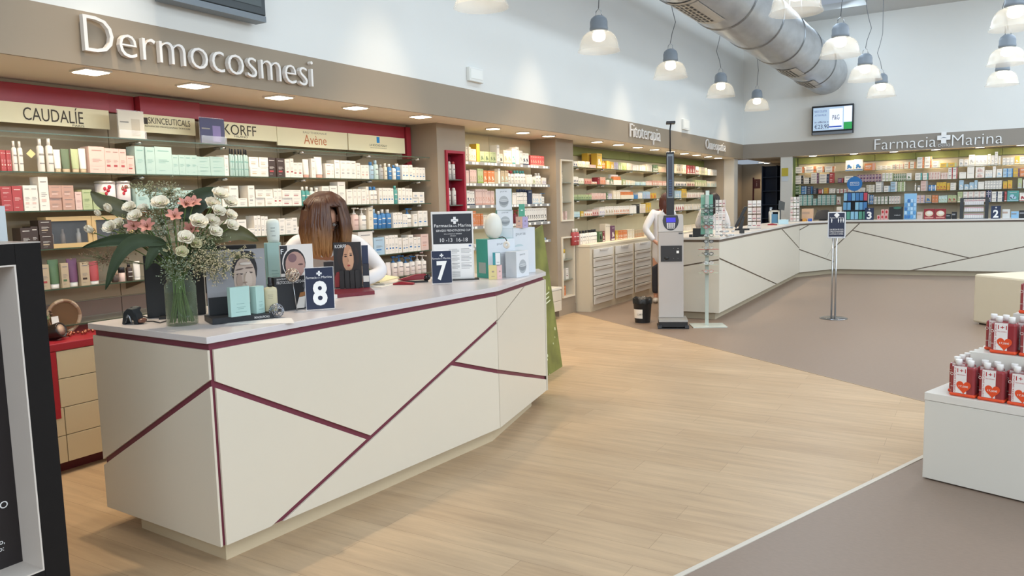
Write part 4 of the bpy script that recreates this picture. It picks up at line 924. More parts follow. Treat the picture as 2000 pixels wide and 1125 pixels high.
# generic boxed pack: corner pixels of the visible front face plus depth
def pack(bl, br, yt, depth, lab, front, side, z=CT, name='gift_box', cat='box', grp=None, P0=None, rot=None, bev=.001):
    A, rz, w, h = frame(bl, br, yt, z)
    if rot is not None: rz = rot
    t = T_(name, lab, cat, A, rz, grp)
    MB().box((0, 0, 0), (w, depth, h)).build('box', mat(side, .45), t, bevel=bev)
    MB().add([(.0008, -.0008, .0008), (w-.0008, -.0008, .0008), (w-.0008, -.0008, h-.0008), (.0008, -.0008, h-.0008)], [(0, 1, 2, 3)]).build('front_print', mat(front, .4), t)
    return t, w, h
GR3 = ['#8f9498', '#b3b7ba', '#c9ccd0']
def diffuser_art(t, w, h, big=True):
    L_('puræ', w*.30, h*.82, w*.40, h*.075, mat('#8d9398', .5), t, y=-.0018)
    art(t, w, h, [('#a9aeb2', ell(.5, .40, .30, .27)), ('#8b9095', ell(.5, .43, .29, .20, a0=180, a1=360)), ('#c3c7ca', ell(.5, .45, .29, .06)), ('#7d8287', rect(.24, .44, .76, .452))], y=-.0011)
TEAL = '#3f9d92'
ra = math.radians
# bottom left big box with teal side; front faces camera
def box2(bl, br, yt, depth, lab, z=CT, fr='#d7dbe0', sd=TEAL, rzadd=0.0, grp='diffuser boxes on the counter', name='diffuser_box'):
    A, rz, w, h = frame(bl, br, yt, z)
    t = T_(name, lab, 'box', A, rz+rzadd, grp)
    MB().box((0, 0, 0), (w, depth, h)).build('box', mat(sd, .45), t, bevel=.001)
    MB().box((.0005, -.001, .0005), (w-.0005, 0.0, h-.0005)).build('front_print', mat(fr, .4), t)
    return t, w, h
t, w, h = box2((954, 544), (1007, 539), 468, .15, 'large teal-sided diffuser box carrying the egg lamp'); bigb = t; bigh = h
L_('puræ', w*.34, h*.83, w*.34, h*.06, mat('#8d9398', .5), t, y=-.0018); art(t, w, h, [('#c3c7cc', rect(.42, .1, .78, .62)), ('#b5b9be', ell(.6, .62, .18, .03)), ('#c9ccd0', ell(.6, .62, .16, .02))], y=-.0011)
m = MB().box((-.001, .03, h*.12), (0, .12, h*.40)).build('side_print', mat('#9aa9a8', .4), t)
# its neighbour, larger and further back
t, w, h = box2((1004, 537), (1046, 531), 446, .16, 'tall white diffuser box at the far end of the counter', fr='#d3d7dc', sd='#c9ced4')
L_('puræ', w*.12, h*.82, w*.44, h*.07, mat('#8d9398', .5), t, y=-.0018); art(t, w, h, [('#b9c9ce', ell(.25, .60, .2, .05, a0=0, a1=180))], y=-.0011)
tallh = h; tallA = t.location.copy()
t, w, h = box2((1009, 543), (1033, 538), 492, .09, 'small white diffuser box standing before the tall one', fr='#dadde1', sd='#c5cace')
diffuser_art(t, w, h)
# stacked pair
zt_ = CT+bigh+.0012
P = FP(bigb.location, 985, 466, .10)
def stacked(xl, xr, yb_, yt, z, dd, depth, lab, rza):
    P = Vector(PL(xl, yb_, *[(bigb.location.x+facing(bigb.location)[1].x*dd, bigb.location.y+facing(bigb.location)[1].y*dd), (bigb.location.x+facing(bigb.location)[1].x*dd+facing(bigb.location)[0].x, bigb.location.y+facing(bigb.location)[1].y*dd+facing(bigb.location)[0].y)]))
    Q = FP(bigb.location, xr, yb_, dd); w = (Q-P).length; h = FP(bigb.location, xl, yt, dd).z-z
    t = thing('diffuser_box', lab, 'box', (P.x, P.y, z), math.atan2((Q-P).y, (Q-P).x)+rza, 'diffuser boxes on the counter')
    MB().box((0, 0, 0), (w, depth, h)).build('box', mat(TEAL, .45), t, bevel=.001); MB().box((.0005, -.001, .0005), (w-.0005, 0, h-.0005)).build('front_print', mat('#d5dae0', .4), t)
    diffuser_art(t, w, h); return t, w, h
# the stack stands on the tall box at the back
z1 = CT+tallh+.0012
t, w, h = stacked(972, 1003, 456, 411, z1, .20, .11, 'diffuser box in the middle of the stack, teal side away from the egg', .1)
t, w, h = stacked(969, 1000, 413, 369, z1+h+.001, .20, .10, 'topmost diffuser box of the stack with teal side', -.05)
# hidden box carrying the stack beside the tall one
Pm = FP(bigb.location, 972, 470, .20)
hb = thing('diffuser_box', 'white diffuser box hidden behind the egg lamp under the stack', 'box', (Pm.x-.01, Pm.y-.01, CT+.0006), rz, 'diffuser boxes on the counter')
MB().box((0, 0, 0), (.13, .13, tallh)).build('box', mat('#d3d7dc', .4), hb)
for (xl, xr, yb_, yt, z, c, lab, dd) in ((1008, 1021, 455, 431, z1, '#dba893', 'small salmon carton standing on the tall diffuser box', .10), (1021, 1032, 455, 431, z1, '#b9a9cf', 'small lilac carton standing on the tall diffuser box', .10)):
    P = FP(tallA, xl, yb_, dd-.04); Q = FP(tallA, xr, yb_, dd-.04); w = (Q-P).length*.97; hh = .085
    t = thing('scent_carton', lab, 'carton', (P.x, P.y, z), math.atan2((Q-P).y, (Q-P).x), 'small coloured scent cartons')
    MB().box((0, 0, 0), (w, .035, hh)).build('box', mat(c, .45), t); art(t, w, hh, [('#8f7f8a', rect(.3, .2, .7, .24)), ('#8f7f8a', ell(.5, .6, .15, .06))])
P = FP(tallA, 1014, 431, .06); Q = FP(tallA, 1026, 431, .06)
t = thing('scent_carton', 'small green carton on top of the salmon and lilac cartons', 'carton', (P.x, P.y, z1+.087), math.atan2((Q-P).y, (Q-P).x), 'small coloured scent cartons')
MB().box((0, 0, 0), (.045, .03, .095)).build('box', mat('#5aa88c', .45), t); art(t, .045, .095, [('#cfe3d8', ell(.5, .5, .2, .06))])
for (bl, br, yt, z, c, s, lab) in (((955, 544.5), (971, 544), 517, CT, '#d8c88d', '#cdbb7c', 'small yellow scent carton before the large diffuser box'), ((971.5, 544), (981, 542.5), 517, CT, '#e3b9b4', '#d8aba6', 'small pink scent carton before the large diffuser box')):
    A, rz_, w, h = frame(bl, br, yt, z); f_ = -facing(A)[1]*.075; A = A+f_
    t = T_('scent_carton', lab, 'carton', A, rz_, 'small coloured scent cartons'); MB().box((0, 0, 0), (w*.96, .035, h)).build('box', mat(c, .45), t); art(t, w, h, [('#a08f80', rect(.3, .2, .7, .23)), ('#a08f80', ell(.5, .55, .16, .06))])
    if 'yellow' in lab: yA, yh, yrz = A.copy(), h, rz_
t = thing('scent_carton', 'small white and teal carton balanced on the yellow and pink cartons', 'carton', (yA.x+.025, yA.y+.02, CT+yh+.0015), yrz, 'small coloured scent cartons')
MB().box((0, 0, 0), (.055, .03, .09)).build('box', mat('#3d8f96', .45), t); art(t, .055, .09, [('#e6e6e6', rect(.35, .02, .98, .98)), ('#8d9398', rect(.5, .2, .85, .24))])
# the egg lamp
E_ = bigb; P = FP(E_.location, 964, 466, .07); rr = .068; hE = FP(E_.location, 964, 416, .07).z-(CT+bigh)
t = thing('egg_diffuser', 'white egg-shaped aroma diffuser on the large teal-sided box', 'diffuser', (P.x, P.y, CT+bigh+.0012))
prof = []
for i in range(15):
    a = -PI/2*.78+(PI/2*1.78)*i/14; z_ = .46+.54*math.sin(a) if a > 0 else .46+.46*math.sin(a)/math.sin(PI/2*.78); prof.append((max(.001, rr*math.cos(a)), z_*hE))
MB().lathe(prof, 28).build('body', mat('#dcdcd2', .35), t)
MB().tube([(.06, -.02, .012), (.10, -.035, .016), (.13, -.05, .010), (.145, -.05, -.008), (.14, -.056, -.03)], .004).build('cord', mat('#3f4a46', .5), t)
m = MB()
for i in range(14):
    a = 2*PI*i/14; b = 2*PI*(i+1)/14
    for j in range(8):
        c = 2*PI*j/8; d = 2*PI*(j+1)/8; f = lambda p, q: (.15+.018*math.cos(p)+.010*math.cos(p)*math.cos(q), -.062+.010*math.sin(q), -.04+.018*math.sin(p)+.010*math.sin(p)*math.cos(q))
        m.add([f(a, c), f(b, c), f(b, d), f(a, d)], [(0, 1, 2, 3)], 0, True)
m.build('hanging_ring', mat('#e3ddd2', .4), t)
# papers, booklets, stapler, payment reader
def flat(pts, z, th, c, lab, name, cat, grp=None):
    P = [PZ(x, y, CT) for x, y in pts]; o = MB().prism([(p.x, p.y, CT+z) for p in P], (0, 0, th)).build(name, mat(c, .6)); return tag(o, lab, cat, grp)
flat([(681, 559), (750, 548), (800, 549), (745, 562)], .0008, .002, '#dcd8cf', 'loose white sheet under the booklets on the counter', 'paper_sheet', 'paper')
flat([(695, 555), (752, 545), (798, 549), (752, 558)], .0032, .009, '#c9c2b4', 'grey booklet, lower one of the pile on the counter', 'booklet', 'booklet', 'booklet pile')
flat([(695, 553), (748, 541), (780, 546), (742, 556)], .0126, .007, '#d8cfa9', 'yellowish booklet, topmost of the pile on the counter', 'booklet', 'booklet', 'booklet pile')
flat([(440, 634), (468, 623), (570, 622), (575, 632)], .0008, .0015, '#e0dcd6', 'white leaflet under the mint box display at the counter edge', 'paper_sheet', 'paper')
P = PZ(806, 552, CT); t = thing('stapler', 'dark red and black stapler lying beside the booklets', 'stapler', (P.x, P.y, CT+.001), ra(38))
MB().prism([(-.10, -.02, 0), (.11, -.02, 0), (.11, -.02, .012), (-.10, -.02, .012)], (0, .04, 0)).build('base', BLACK, t)
MB().prism([(-.11, -.018, .022), (-.06, -.018, .014), (.10, -.018, .020), (.12, -.018, .040), (.09, -.018, .062), (.02, -.018, .058), (-.06, -.018, .038)], (0, .036, 0)).build('arm', mat('#7e1f2b', .25), t, bevel=.008)
MB().ball((.10, 0, .035), (.03, .024, .026), 12).build('grip_end', mat('#1a1416', .25), t)
P = PZ(790, 556, CT); t = thing('payment_reader', 'low red desk gadget lying before the stapler', 'gadget', (P.x, P.y, CT+.001), ra(20))
MB().prism([(-.08, -.02, 0), (.07, -.02, 0), (.07, -.02, .012), (-.02, -.02, .022), (-.08, -.02, .010)], (0, .04, 0)).build('body', mat('#8f2530', .35), t, bevel=.004)
# red-tray cosmetics display (portrait card, dark packs)
A, rz, w, h = frame((628, 580), (686, 583), 474)
A2 = PZ(655, 571, CT); trz = ra(44)
t = thing('cosmetics_display', 'black KORFF cosmetics display with portrait card on a dark red tray', 'display', (A2.x, A2.y, CT+.0006), trz)
a1 = PZ(651, 583, CT); a2_ = PZ(732, 575, CT); a3 = PZ(722, 567, CT); a0_ = PZ(650, 572, CT)
inv = Matrix.Rotation(-trz, 3, 'Z'); base = Vector((A2.x, A2.y, CT+.0006))
loc = lambda p: inv @ (Vector(p)-base)
m = MB().prism([(*loc(p)[:2], 0) for p in (a1, a2_, a3, a0_)], (0, 0, .022)); m.build('tray', mat('#6f1f2b', .4), t)
hh = HZ(A2, 655, 474)-CT; ww = (FP(A2, 706, 560)-FP(A2, 652, 560)).length
MB().box((-.0, .0, .023), (ww, .012, hh)).build('portrait_card', mat('#191416', .4), t)
art(t, ww, hh, [('#2a1a18', ell(.52, .70, .40, .30)), ('#b98a6c', ell(.52, .68, .21, .27)), ('#1d1313', [(.28, .98), (.5, .99), (.40, .88), (.32, .70), (.30, .45), (.2, .45)]), ('#1d1313', [(.5, .99), (.78, .97), (.84, .45), (.72, .45), (.72, .72), (.64, .90)]), ('#c79a7b', ell(.60, .66, .10, .20)), ('#2b1b18', ell(.43, .715, .05, .014)), ('#2b1b18', ell(.62, .735, .05, .018)), ('#9f7258', [(.515, .72), (.535, .61), (.50, .605)]), ('#3a231c', ell(.43, .755, .06, .007)), ('#3a231c', ell(.62, .775, .06, .007)), ('#a03c38', ell(.53, .53, .055, .018)), ('#140f10', rect(.12, .023/hh, .95, .42)), ('#8c2a2c', [(0, .1), (.16, .1), (.2, .42), (.08, .40), (0, .30)])], y=-.001)
L_('KORFF', ww*.06, hh*.885, ww*.40, hh*.07, LWH, t, y=-.0045)
MB().box((-.065, .004, .023), (-.002, .012, hh*.62)).build('side_card', mat('#241c1d', .4), t)
for k, s in enumerate(('NUOVO', 'effetto lifting', 'al Sole')): L_(s, -.055, hh*(.48-k*.05), .045, .009, LWH, t, y=.003)
for k in range(4): MB().box((ww*.18+k*.033, -.035, .023), (ww*.18+k*.033+.028, -.008, hh*.44)).build('display_pack', mat('#151214', .3), t)
MB().box((ww+.004, -.01, .023), (ww+.045, .03, hh*.55)).build('display_pack', mat('#1b1f2c', .4), t)
MB().box((ww+.004, .031, .023), (ww+.045, .06, hh*.92)).build('display_pack', mat('#202c49', .4), t)
MB().box((ww+.006, -.0108, .06), (ww+.043, -.0101, .10)).build('display_label', mat('#d8d4cc', .5), t)
A, rz_, w_, h_ = frame((652, 584), (659, 583.5), 576); t = T_('price_cube', 'tiny white price block beside the red tray', 'price block', A, rz_); MB().box((0, 0, 0), (w_, .02, h_)).build('block', WHITE, t)
# mint cosmetics display
MINT = '#a5c4bd'
tr = [PZ(424, 634, CT), PZ(540, 622, CT), PZ(556, 606, CT), PZ(405, 607, CT)]
A = PZ(424, 634, CT); B = PZ(540, 622, CT); rzm = math.atan2((B-A).y, (B-A).x)
t = thing('cosmetics_display', 'dark tray display with a grey card showing a woman with closed eyes', 'display', (A.x, A.y, CT+.0022), rzm)
inv = Matrix.Rotation(-rzm, 3, 'Z'); base = Vector((A.x, A.y, CT+.0006)); loc = lambda p: inv @ (Vector(p)-base)
wt = (B-A).length; dt = .17
MB().box((-.02, 0, 0), (wt, dt, .028)).build('tray', mat('#1e2126', .4), t, bevel=.001)
L_('✱ SkinCeuticals' if False else 'SKINCEUTICALS', wt*.62, .008, wt*.26, .010, LWH, t, y=-.0006)
# backing card
P = t.location+Matrix.Rotation(rzm, 3, 'Z') @ Vector((-.0, dt-.02, 0))
hc = HZ(P, 460, 489)-CT; wl = loc(FP(P, 404, 560)).x; wr = loc(FP(P, 527, 560)).x
MB().box((wl, dt-.02, .028), (wr, dt-.012, hc)).build('backing_card', mat('#8e8d90', .45), t)
W_ = wr-wl; a_ = lambda s: [(wl/W_+0+u, v) for u, v in s]
art(t, W_, hc, [('#232427', rect(0.01, .03, .99, .33)), ('#201c1f', ell(.64, .70, .22, .28)), ('#b5a193', ell(.64, .58, .19, .30)), ('#b5a193', rect(.56, .22, .72, .40)), ('#b5a193', rect(.62, .82, .66, .97)), ('#201c1f', ell(.64, .90, .2, .08, a0=0, a1=180)), ('#b5a193', rect(.635, .84, .645, .975)), ('#4a3c38', ell(.555, .64, .06, .012)), ('#4a3c38', ell(.72, .655, .06, .012)), ('#5c4a43', ell(.555, .71, .07, .010, tilt=8)), ('#5c4a43', ell(.72, .725, .07, .010)), ('#a4917f', [(.635, .64), (.65, .64), (.665, .52), (.62, .515)]), ('#a08a7c', ell(.545, .53, .05, .12)), ('#bfac9e', ell(.70, .55, .06, .12)), ('#8d7568', ell(.64, .515, .035, .010)), ('#9a6b64', ell(.64, .42, .06, .014)), ('#a97a72', ell(.64, .40, .055, .018)), ('#6f4a45', rect(.585, .411, .695, .414)), ('#cfc4ba', ell(.66, .79, .1, .02)), ('#77767a', rect(.1, .56, .32, .565)), ('#77767a', rect(.1, .60, .28, .605))], y=dt-.021, x0=wl)
def near_pack(bl, br, yt, depth, lab, c, z, grp='mint skincare packs', lift=0.0):
    A, rz_, w, h = frame(bl, br, yt, z); t = thing('skincare_carton', lab, 'carton', (A.x, A.y, z), rz_, grp)
    MB().box((0, 0, 0), (w, depth, h)).build('box', mat(c, .4), t, bevel=.0008)
    ik = mat('#7c9a94', .5)
    m = MB()
    for (u0, u1, v) in ((.3, .7, .42), (.3, .75, .30), (.36, .66, .25), (.25, .8, .14)): m.add([(w*u0, -.0008, h*v), (w*u1, -.0008, h*v), (w*u1, -.0008, h*v+.002), (w*u0, -.0008, h*v+.002)], [(0, 1, 2, 3)])
    m.build('fine_print', ik, t); return t
ztr = CT+.031
near_pack((452, 620), (490, 615), 562, .03, 'wide mint skincare carton on the dark tray', MINT, ztr)
near_pack((502, 613), (518, 610), 560, .04, 'narrow mint skincare carton on the dark tray', MINT, ztr)
def bottle_flat(cx, by, ty, wpx, z, c, capc, lab, inv_=False, dd=0):
    P = PZ(cx, by, z); 
    if dd: P = P+facing(P)[1]*dd
    wd = (FP(P, cx+wpx/2, by)-FP(P, cx-wpx/2, by)).length; h = HZ(P, cx, ty)-z
    t = thing('skincare_bottle', lab, 'bottle', (P.x, P.y, z+.0005), math.atan2(*reversed(facing(P)[0][:2])))
    R = wd/2; b = MB()
    if inv_: b.lathe([(R*.86, 0), (R*.92, h*.1), (R, h*.35), (R, h*.82), (R*.9, h*.92), (R*.55, h*.985), (.001, h)], 22, sy=.6)
    else: b.lathe([(R*.97, 0), (R, .004), (R, h*.60), (R*.92, h*.68), (R*.4, h*.72)], 22, sy=.62)
    b.build('body', mat(c, .35), t)
    if not inv_: MB().lathe([(R*.36, h*.722), (R*.36, h*.80), (R*.28, h*.81), (R*.28, h*.98), (R*.2, h)], 14).build('pump_cap', mat(capc, .3), t)
    m = MB()
    for (u0, u1, v) in ((-.4, .4, .48), (-.4, .35, .43), (-.35, .3, .38), (-.25, .25, .16)): m.add([(R*u0, -R*.62-.0008, h*v), (R*u1, -R*.62-.0008, h*v), (R*u1, -R*.62-.0008, h*v+.002), (R*u0, -R*.62-.0008, h*v+.002)], [(0, 1, 2, 3)])
    m.build('fine_print', mat('#8d8a7c', .5), t); return t
bottle_flat(530, 608, 541, 27, ztr, '#bdb595', '#1d1d20', 'beige skincare bottle with black pump on the dark tray')
# tall carton with the upturned white bottle on it
Pq = PZ(541, 602, CT)
P = PZ(541, 597, CT)+facing(Pq)[1]*.02; wd = (FP(P, 553, 580)-FP(P, 527, 580)).length; hT = HZ(P, 540, 474)-CT
t = thing('skincare_carton', 'tall mint skincare carton carrying the white upturned bottle', 'carton', (P.x-wd*.35, P.y-wd*.35, CT+.0006), ra(44), 'mint skincare packs')
MB().box((0, 0, 0), (wd, .05, hT)).box((-.02, .052, 0), (wd-.02, .09, hT-.002)).build('box', mat(MINT, .4), t, bevel=.0008)
m = MB(); 
for (u0, u1, v) in ((.25, .7, .55), (.25, .8, .50), (.3, .65, .46)): m.add([(wd*u0, -.0008, hT*v), (wd*u1, -.0008, hT*v), (wd*u1, -.0008, hT*v+.003), (wd*u0, -.0008, hT*v+.003)], [(0, 1, 2, 3)])
m.build('fine_print', mat('#7c9a94', .5), t)
c_ = t.matrix_basis @ Vector((wd*.5, .025, hT+.001)); wb = (FP(c_, 546, 450)-FP(c_, 520, 450)).length; hb_ = HZ(c_, 533, 427)-c_.z
tb = thing('skincare_bottle', 'white rounded bottle standing on the tall mint carton', 'bottle', (c_.x, c_.y, c_.z), ra(44))
R = wb/2; MB().lathe([(R*.86, 0), (R*.95, hb_*.15), (R, hb_*.4), (R, hb_*.8), (R*.88, hb_*.92), (R*.5, hb_*.985), (.001, hb_)], 24, sy=.55).build('body', mat('#d5dbd2', .35), tb)
m = MB(); 
for (u0, u1, v) in ((-.3, .35, .60), (-.35, .3, .47), (-.2, .4, .27)): m.add([(R*u0, -R*.56-.001, hb_*v), (R*u1, -R*.56-.001, hb_*v), (R*u1, -R*.56-.001, hb_*v+.003), (R*u0, -R*.56-.001, hb_*v+.003)], [(0, 1, 2, 3)])
m.build('fine_print', mat('#7b8480', .5), tb)
# photo card display with the protocol board
A, rz, w, h = frame((530, 612), (600, 604), 545)
t = thing('cosmetics_display', 'display board lettered PROTOCOLLO PHOTO-AGING with a hooded face card', 'display', (A.x-.02, A.y+.05, CT+.0006), rz)
MB().box((0, 0, 0), (w, .05, h)).build('board', mat('#222428', .45), t)
L_('PROTOCOLLO PHOTO-AGING', w*.06, h*.80, w*.92, h*.09, LWH, t); L_('SKINCEUTICALS', w*.06, h*.92, w*.4, h*.05, LWH, t)
art(t, w, h, [('#7f8186', [(.72, .05), (.98, .05), (1, .85), (.86, .8), (.8, .5)]), ('#9a6a3e', [(.66, .36), (.84, .40), (.86, .52), (.70, .5)]), ('#d9d6d1', [(.56, .03), (.80, .03), (.84, .38), (.66, .36)]), ('#4b4d52', ell(.88, .70, .10, .10))], y=-.0012)
z2 = h+.001
hc2 = HZ(t.location, 600, 478)-CT; x1_ = w*1.0
MB().box((w*.22, .01, z2), (x1_+.03, .02, hc2)).build('portrait_card', mat('#d6cfc9', .45), t)
Wc = x1_+.03-w*.22; Hc = hc2-z2
art(t, Wc, Hc, [('#232326', rect(0, .1, .22, .98)), ('#d9d2cc', ell(.42, .42, .37, .50)), ('#211e20', ell(.42, .40, .34, .47)), ('#a98478', ell(.44, .36, .30, .42)), ('#75575a', ell(.36, .58, .13, .14)), ('#5a3f3c', ell(.60, .36, .08, .03)), ('#8d5f58', ell(.5, .08, .08, .03))], y=.009, x0=w*.22, z0=z2)
L_('F', w*.24, z2+Hc*.72, Wc*.08, Hc*.16, LWH, t, y=.0075)
# silver wire balls
def wire_ball(P, r, lab, c, seed):
    rg = random.Random(seed); t = thing('wire_ball', lab, 'decoration', P, 0, 'silver wire balls'); m = MB()
    for k in range(16):
        ax = Vector((rg.gauss(0, 1), rg.gauss(0, 1), rg.gauss(0, 1))).normalized(); o_ = ax.orthogonal().normalized(); q_ = ax.cross(o_); off = rg.uniform(-.5, .5)*r; rr_ = math.sqrt(max(0, r*r-off*off))
        m.tube([ax*off+(o_*math.cos(2*PI*i/12)+q_*math.sin(2*PI*i/12))*rr_ for i in range(13)], .0016, 4)
    m.build('wire', mat(c, .25, metal=1.), t)
    b = MB()
    for k in range(18): v = Vector((rg.gauss(0, 1), rg.gauss(0, 1), rg.gauss(0, 1))).normalized()*r; b.ball(v, .003, 6, k=4)
    b.build('beads', mat('#dcdde0', .2, metal=1.), t)
P = PZ(541, 621, CT); wire_ball((P.x, P.y, CT+.037), .036, 'silver wire ball lying before the beige pump bottle', '#9fa3ab', 3)
P = FP(t.location, 571, 537, -.03); wire_ball((P.x, P.y, P.z), .036, 'white gold wire ball hanging before the hooded face card', '#cdbfae', 5)
MB().tube([(P.x, P.y, P.z-.036), (P.x+.01, P.y+.01, CT+.001)], .002).build('wire_stalk', STEEL, bpy.data.objects['wire_ball.001']).matrix_parent_inverse = Matrix.Translation(-Vector((P.x, P.y, P.z)))
# monitor backs
A, rz, w, h = frame((289, 620), (402, 633), 505)
P = PZ(400, 624, CT); Q = PZ(288, 618, CT); 
Am = PZ(288, 622, CT); Bm = FP(Am, 403, 600, .12)
rzm2 = ra(52)
t = thing('computer_screen', 'black back of an upright computer screen behind the flower jar', 'screen', (Am.x, Am.y, CT+.0006), rzm2)
wS = (FP(Am, 404, 560)-FP(Am, 288, 560)).length*.99; hS = HZ(Am, 300, 498)-CT
MB().box((0, 0, 0), (wS, .035, hS)).build('casing', mat('#222324', .55), t, bevel=.004)
MB().box((wS+.001, 0, .01), (wS+.005, .035, hS)).build('silver_edge', mat('#b9b4a8', .3, metal=.7), t)
MB().box((.06, -.09, 0), (wS-.06, -.002, .012)).build('foot', mat('#1d1e1f', .5), t)
Pn = FP(PZ(455, 612, CT), 400, 540, .12); tn = thing('computer_screen', 'black top edge of a wide screen behind the closed-eyes card', 'screen', (Pn.x, Pn.y, CT+.0006), ra(46))
wn = (FP(Vector((Pn.x, Pn.y, CT)), 507, 480)-FP(Vector((Pn.x, Pn.y, CT)), 403, 480)).length; hn = HZ(Vector((Pn.x, Pn.y, CT)), 440, 479)-CT
MB().box((0, 0, .10), (wn, .03, hn)).build('casing', mat('#1f1f20', .45), tn, bevel=.006)
MB().box((wn*.4, .005, 0), (wn*.6, .03, .10)).box((wn*.25, -.03, 0), (wn*.75, .1, .008)).build('stand', mat('#1f1f20', .45), tn)
# barcode scanner on its stand with a cable
P = PZ(236, 634, CT); t = thing('barcode_scanner', 'dark barcode scanner resting in its stand at the counter edge', 'scanner', (P.x, P.y, CT+.0006), ra(20)); DS = mat('#23282d', .35)
k = .0049*1.0*(PZ(260, 634, CT)-PZ(212, 634, CT)).length/.17*34
s_ = (FP(P, 256, 620)-FP(P, 212, 620)).length
MB().prism([(s_*.05, 0, 0), (s_*.28, 0, 0), (s_*.34, 0, s_*.3), (s_*.5, 0, s_*.46), (s_*.66, 0, s_*.3), (s_*.74, 0, 0), (s_*.95, 0, 0), (s_*.88, 0, s_*.5), (s_*.7, 0, s_*.76), (s_*.4, 0, s_*.8), (s_*.18, 0, s_*.6)], (0, .05, 0)).build('cradle', DS, t, bevel=.004)
MB().prism([(-s_*.08, .055, s_*.1), (s_*.2, .055, s_*.1), (s_*.5, .055, s_*.75), (s_*.2, .055, s_*.82), (-.0, .055, s_*.65)], (0, .045, 0)).build('scanner_head', mat('#2a2f35', .3), t, bevel=.006)
MB().ball((s_*1.0, .03, s_*.16), (s_*.16, .03, s_*.13), 10).build('scanner_lamp', mat('#6e4a3c', .2), t)
m = MB().tube([(s_*.62, -.001, s_*.1), (s_*.52, -.001, s_*.40), (s_*.46, -.001, s_*.47), (s_*.38, -.001, s_*.36), (s_*.31, -.001, s_*.1)], .0045, 6); m.build('silver_arch', mat('#9aa0a6', .3, metal=.7), t)
cp = [PZ(x, y, CT) for x, y in ((262, 632), (280, 629), (300, 629), (313, 632), (326, 628))]
tag(MB().tube([(p.x, p.y, CT+.004) for p in cp], .003).build('cable', mat('#1e1f20', .5)), 'thin black scanner cable curling behind the flower jar', 'cable')
cp = [PZ(x, y, CT) for x, y in ((268, 614), (280, 619), (292, 622))]
tag(MB().tube([(p.x, p.y, CT+.004) for p in cp], .003).build('cable', mat('#1e1f20', .5)), 'short thin dark cable between scanner and black screen', 'cable')
# ================================================================== flowers in the jar
JP = PZ(357, 634, CT); Rj = (FP(JP, 389, 600)-FP(JP, 326, 600)).length/2; Hj = HZ(JP, 357, 539)-CT
t = thing('glass_jar', 'tall clear glass jar of water holding the bouquet', 'jar', (JP.x, JP.y, CT+.0006))
JG = mat('#dfe6dc', .03, trans=1., ior=1.25)
op = [(Rj*.93, .0), (Rj, .006), (Rj, Hj*.78), (Rj*.94, Hj*.85), (Rj*.80, Hj*.90), (Rj*.80, Hj*.93), (Rj*.84, Hj*.94), (Rj*.84, Hj)]
MB().lathe(op, 32, cap=False).lathe([(.0005, .001), (Rj*.93, .001)], 32, cap=False).build('jar_body', rim_glass('#8f9c84', .07, .8), t)
MB().lathe([(Rj-.005, .004), (Rj-.005, Hj*.66), (.001, Hj*.66)], 28, cap=False).build('water', rim_glass('#56633a', .16, .5), t)
jc = Vector((JP.x, JP.y, 0))
LEAFM = mat('#35422a', .7, var=.12, scale=20); STEM = mat('#567032', .5); OLV = mat('#5b5a3a', .5, var=.1, scale=20)
def along(p, z0_=None):
    """a stem path from inside the jar to the point p"""
    rg = random.Random(int(p.x*1e4) ^ int(p.z*1e4)); a = rg.uniform(0, 6.28); rb = Rj*.85*math.sqrt(rg.random())
    b = jc+Vector((math.cos(a)*rb, math.sin(a)*rb, CT+.014)); n_ = jc+Vector(((p-jc).x*.10, (p-jc).y*.10, CT+Hj))
    for q in (b, n_): pass
    md = n_.lerp(p, .55)+Vector((0, 0, .03))
    return [b, n_, md, p]
def smooth_path(P, n=10):
    out = []
    for i in range(n+1):
        t_ = i/n*(len(P)-1); k_ = min(int(t_), len(P)-2); u = t_-k_
        p0, p1, p2, p3 = P[max(k_-1, 0)], P[k_], P[k_+1], P[min(k_+2, len(P)-1)]
        out.append(.5*((2*p1)+(p2-p0)*u+(2*p0-5*p1+4*p2-p3)*u*u+(3*p1-p0-3*p2+p3)*u**3))
    return out
def petal(m, T, a, open_, L, Wd, curl, mi=0, cup=.25, wav=0):
    nu, nv = 4, 5; vs = []
    for j in range(nv+1):
        v = j/nv; th = open_*(.35+.65*v)+curl*v*v; rr_ = L*v
        x = 0; 
        rad_ = L*(math.sin(open_)*v)+curl*L*.25*v**3; zz = L*(math.cos(open_)*v)-curl*L*.18*v**4
        wv = Wd*(math.sin(PI*min(1, (.12+v*.80)))**.7)
        for i in range(nu+1):
            u = (i/nu-.5)*2; vs.append(T @ Vector(((rad_+cup*wv*u*u*-.6)*math.cos(a)-u*wv*math.sin(a), (rad_-cup*wv*u*u*.6)*math.sin(a)+u*wv*math.cos(a), zz+cup*wv*u*u+wav*math.sin(5*u+a*3)*v)))
    m.add(vs, [(j*(nu+1)+i, j*(nu+1)+i+1, (j+1)*(nu+1)+i+1, (j+1)*(nu+1)+i) for j in range(nv) for i in range(nu)], mi, True)
def orient(p, d):
    return Matrix.Translation(p) @ Vector(d).normalized().to_track_quat('Z', 'Y').to_matrix().to_4x4()
WP = mat('#f2ead6', .6); CR = mat('#d9d2ab', .5); PK = mat('#c98a7d', .5, var=.06, scale=30); GB = mat('#8fa05a', .5)
camv = Vector((0, 0, EYE))
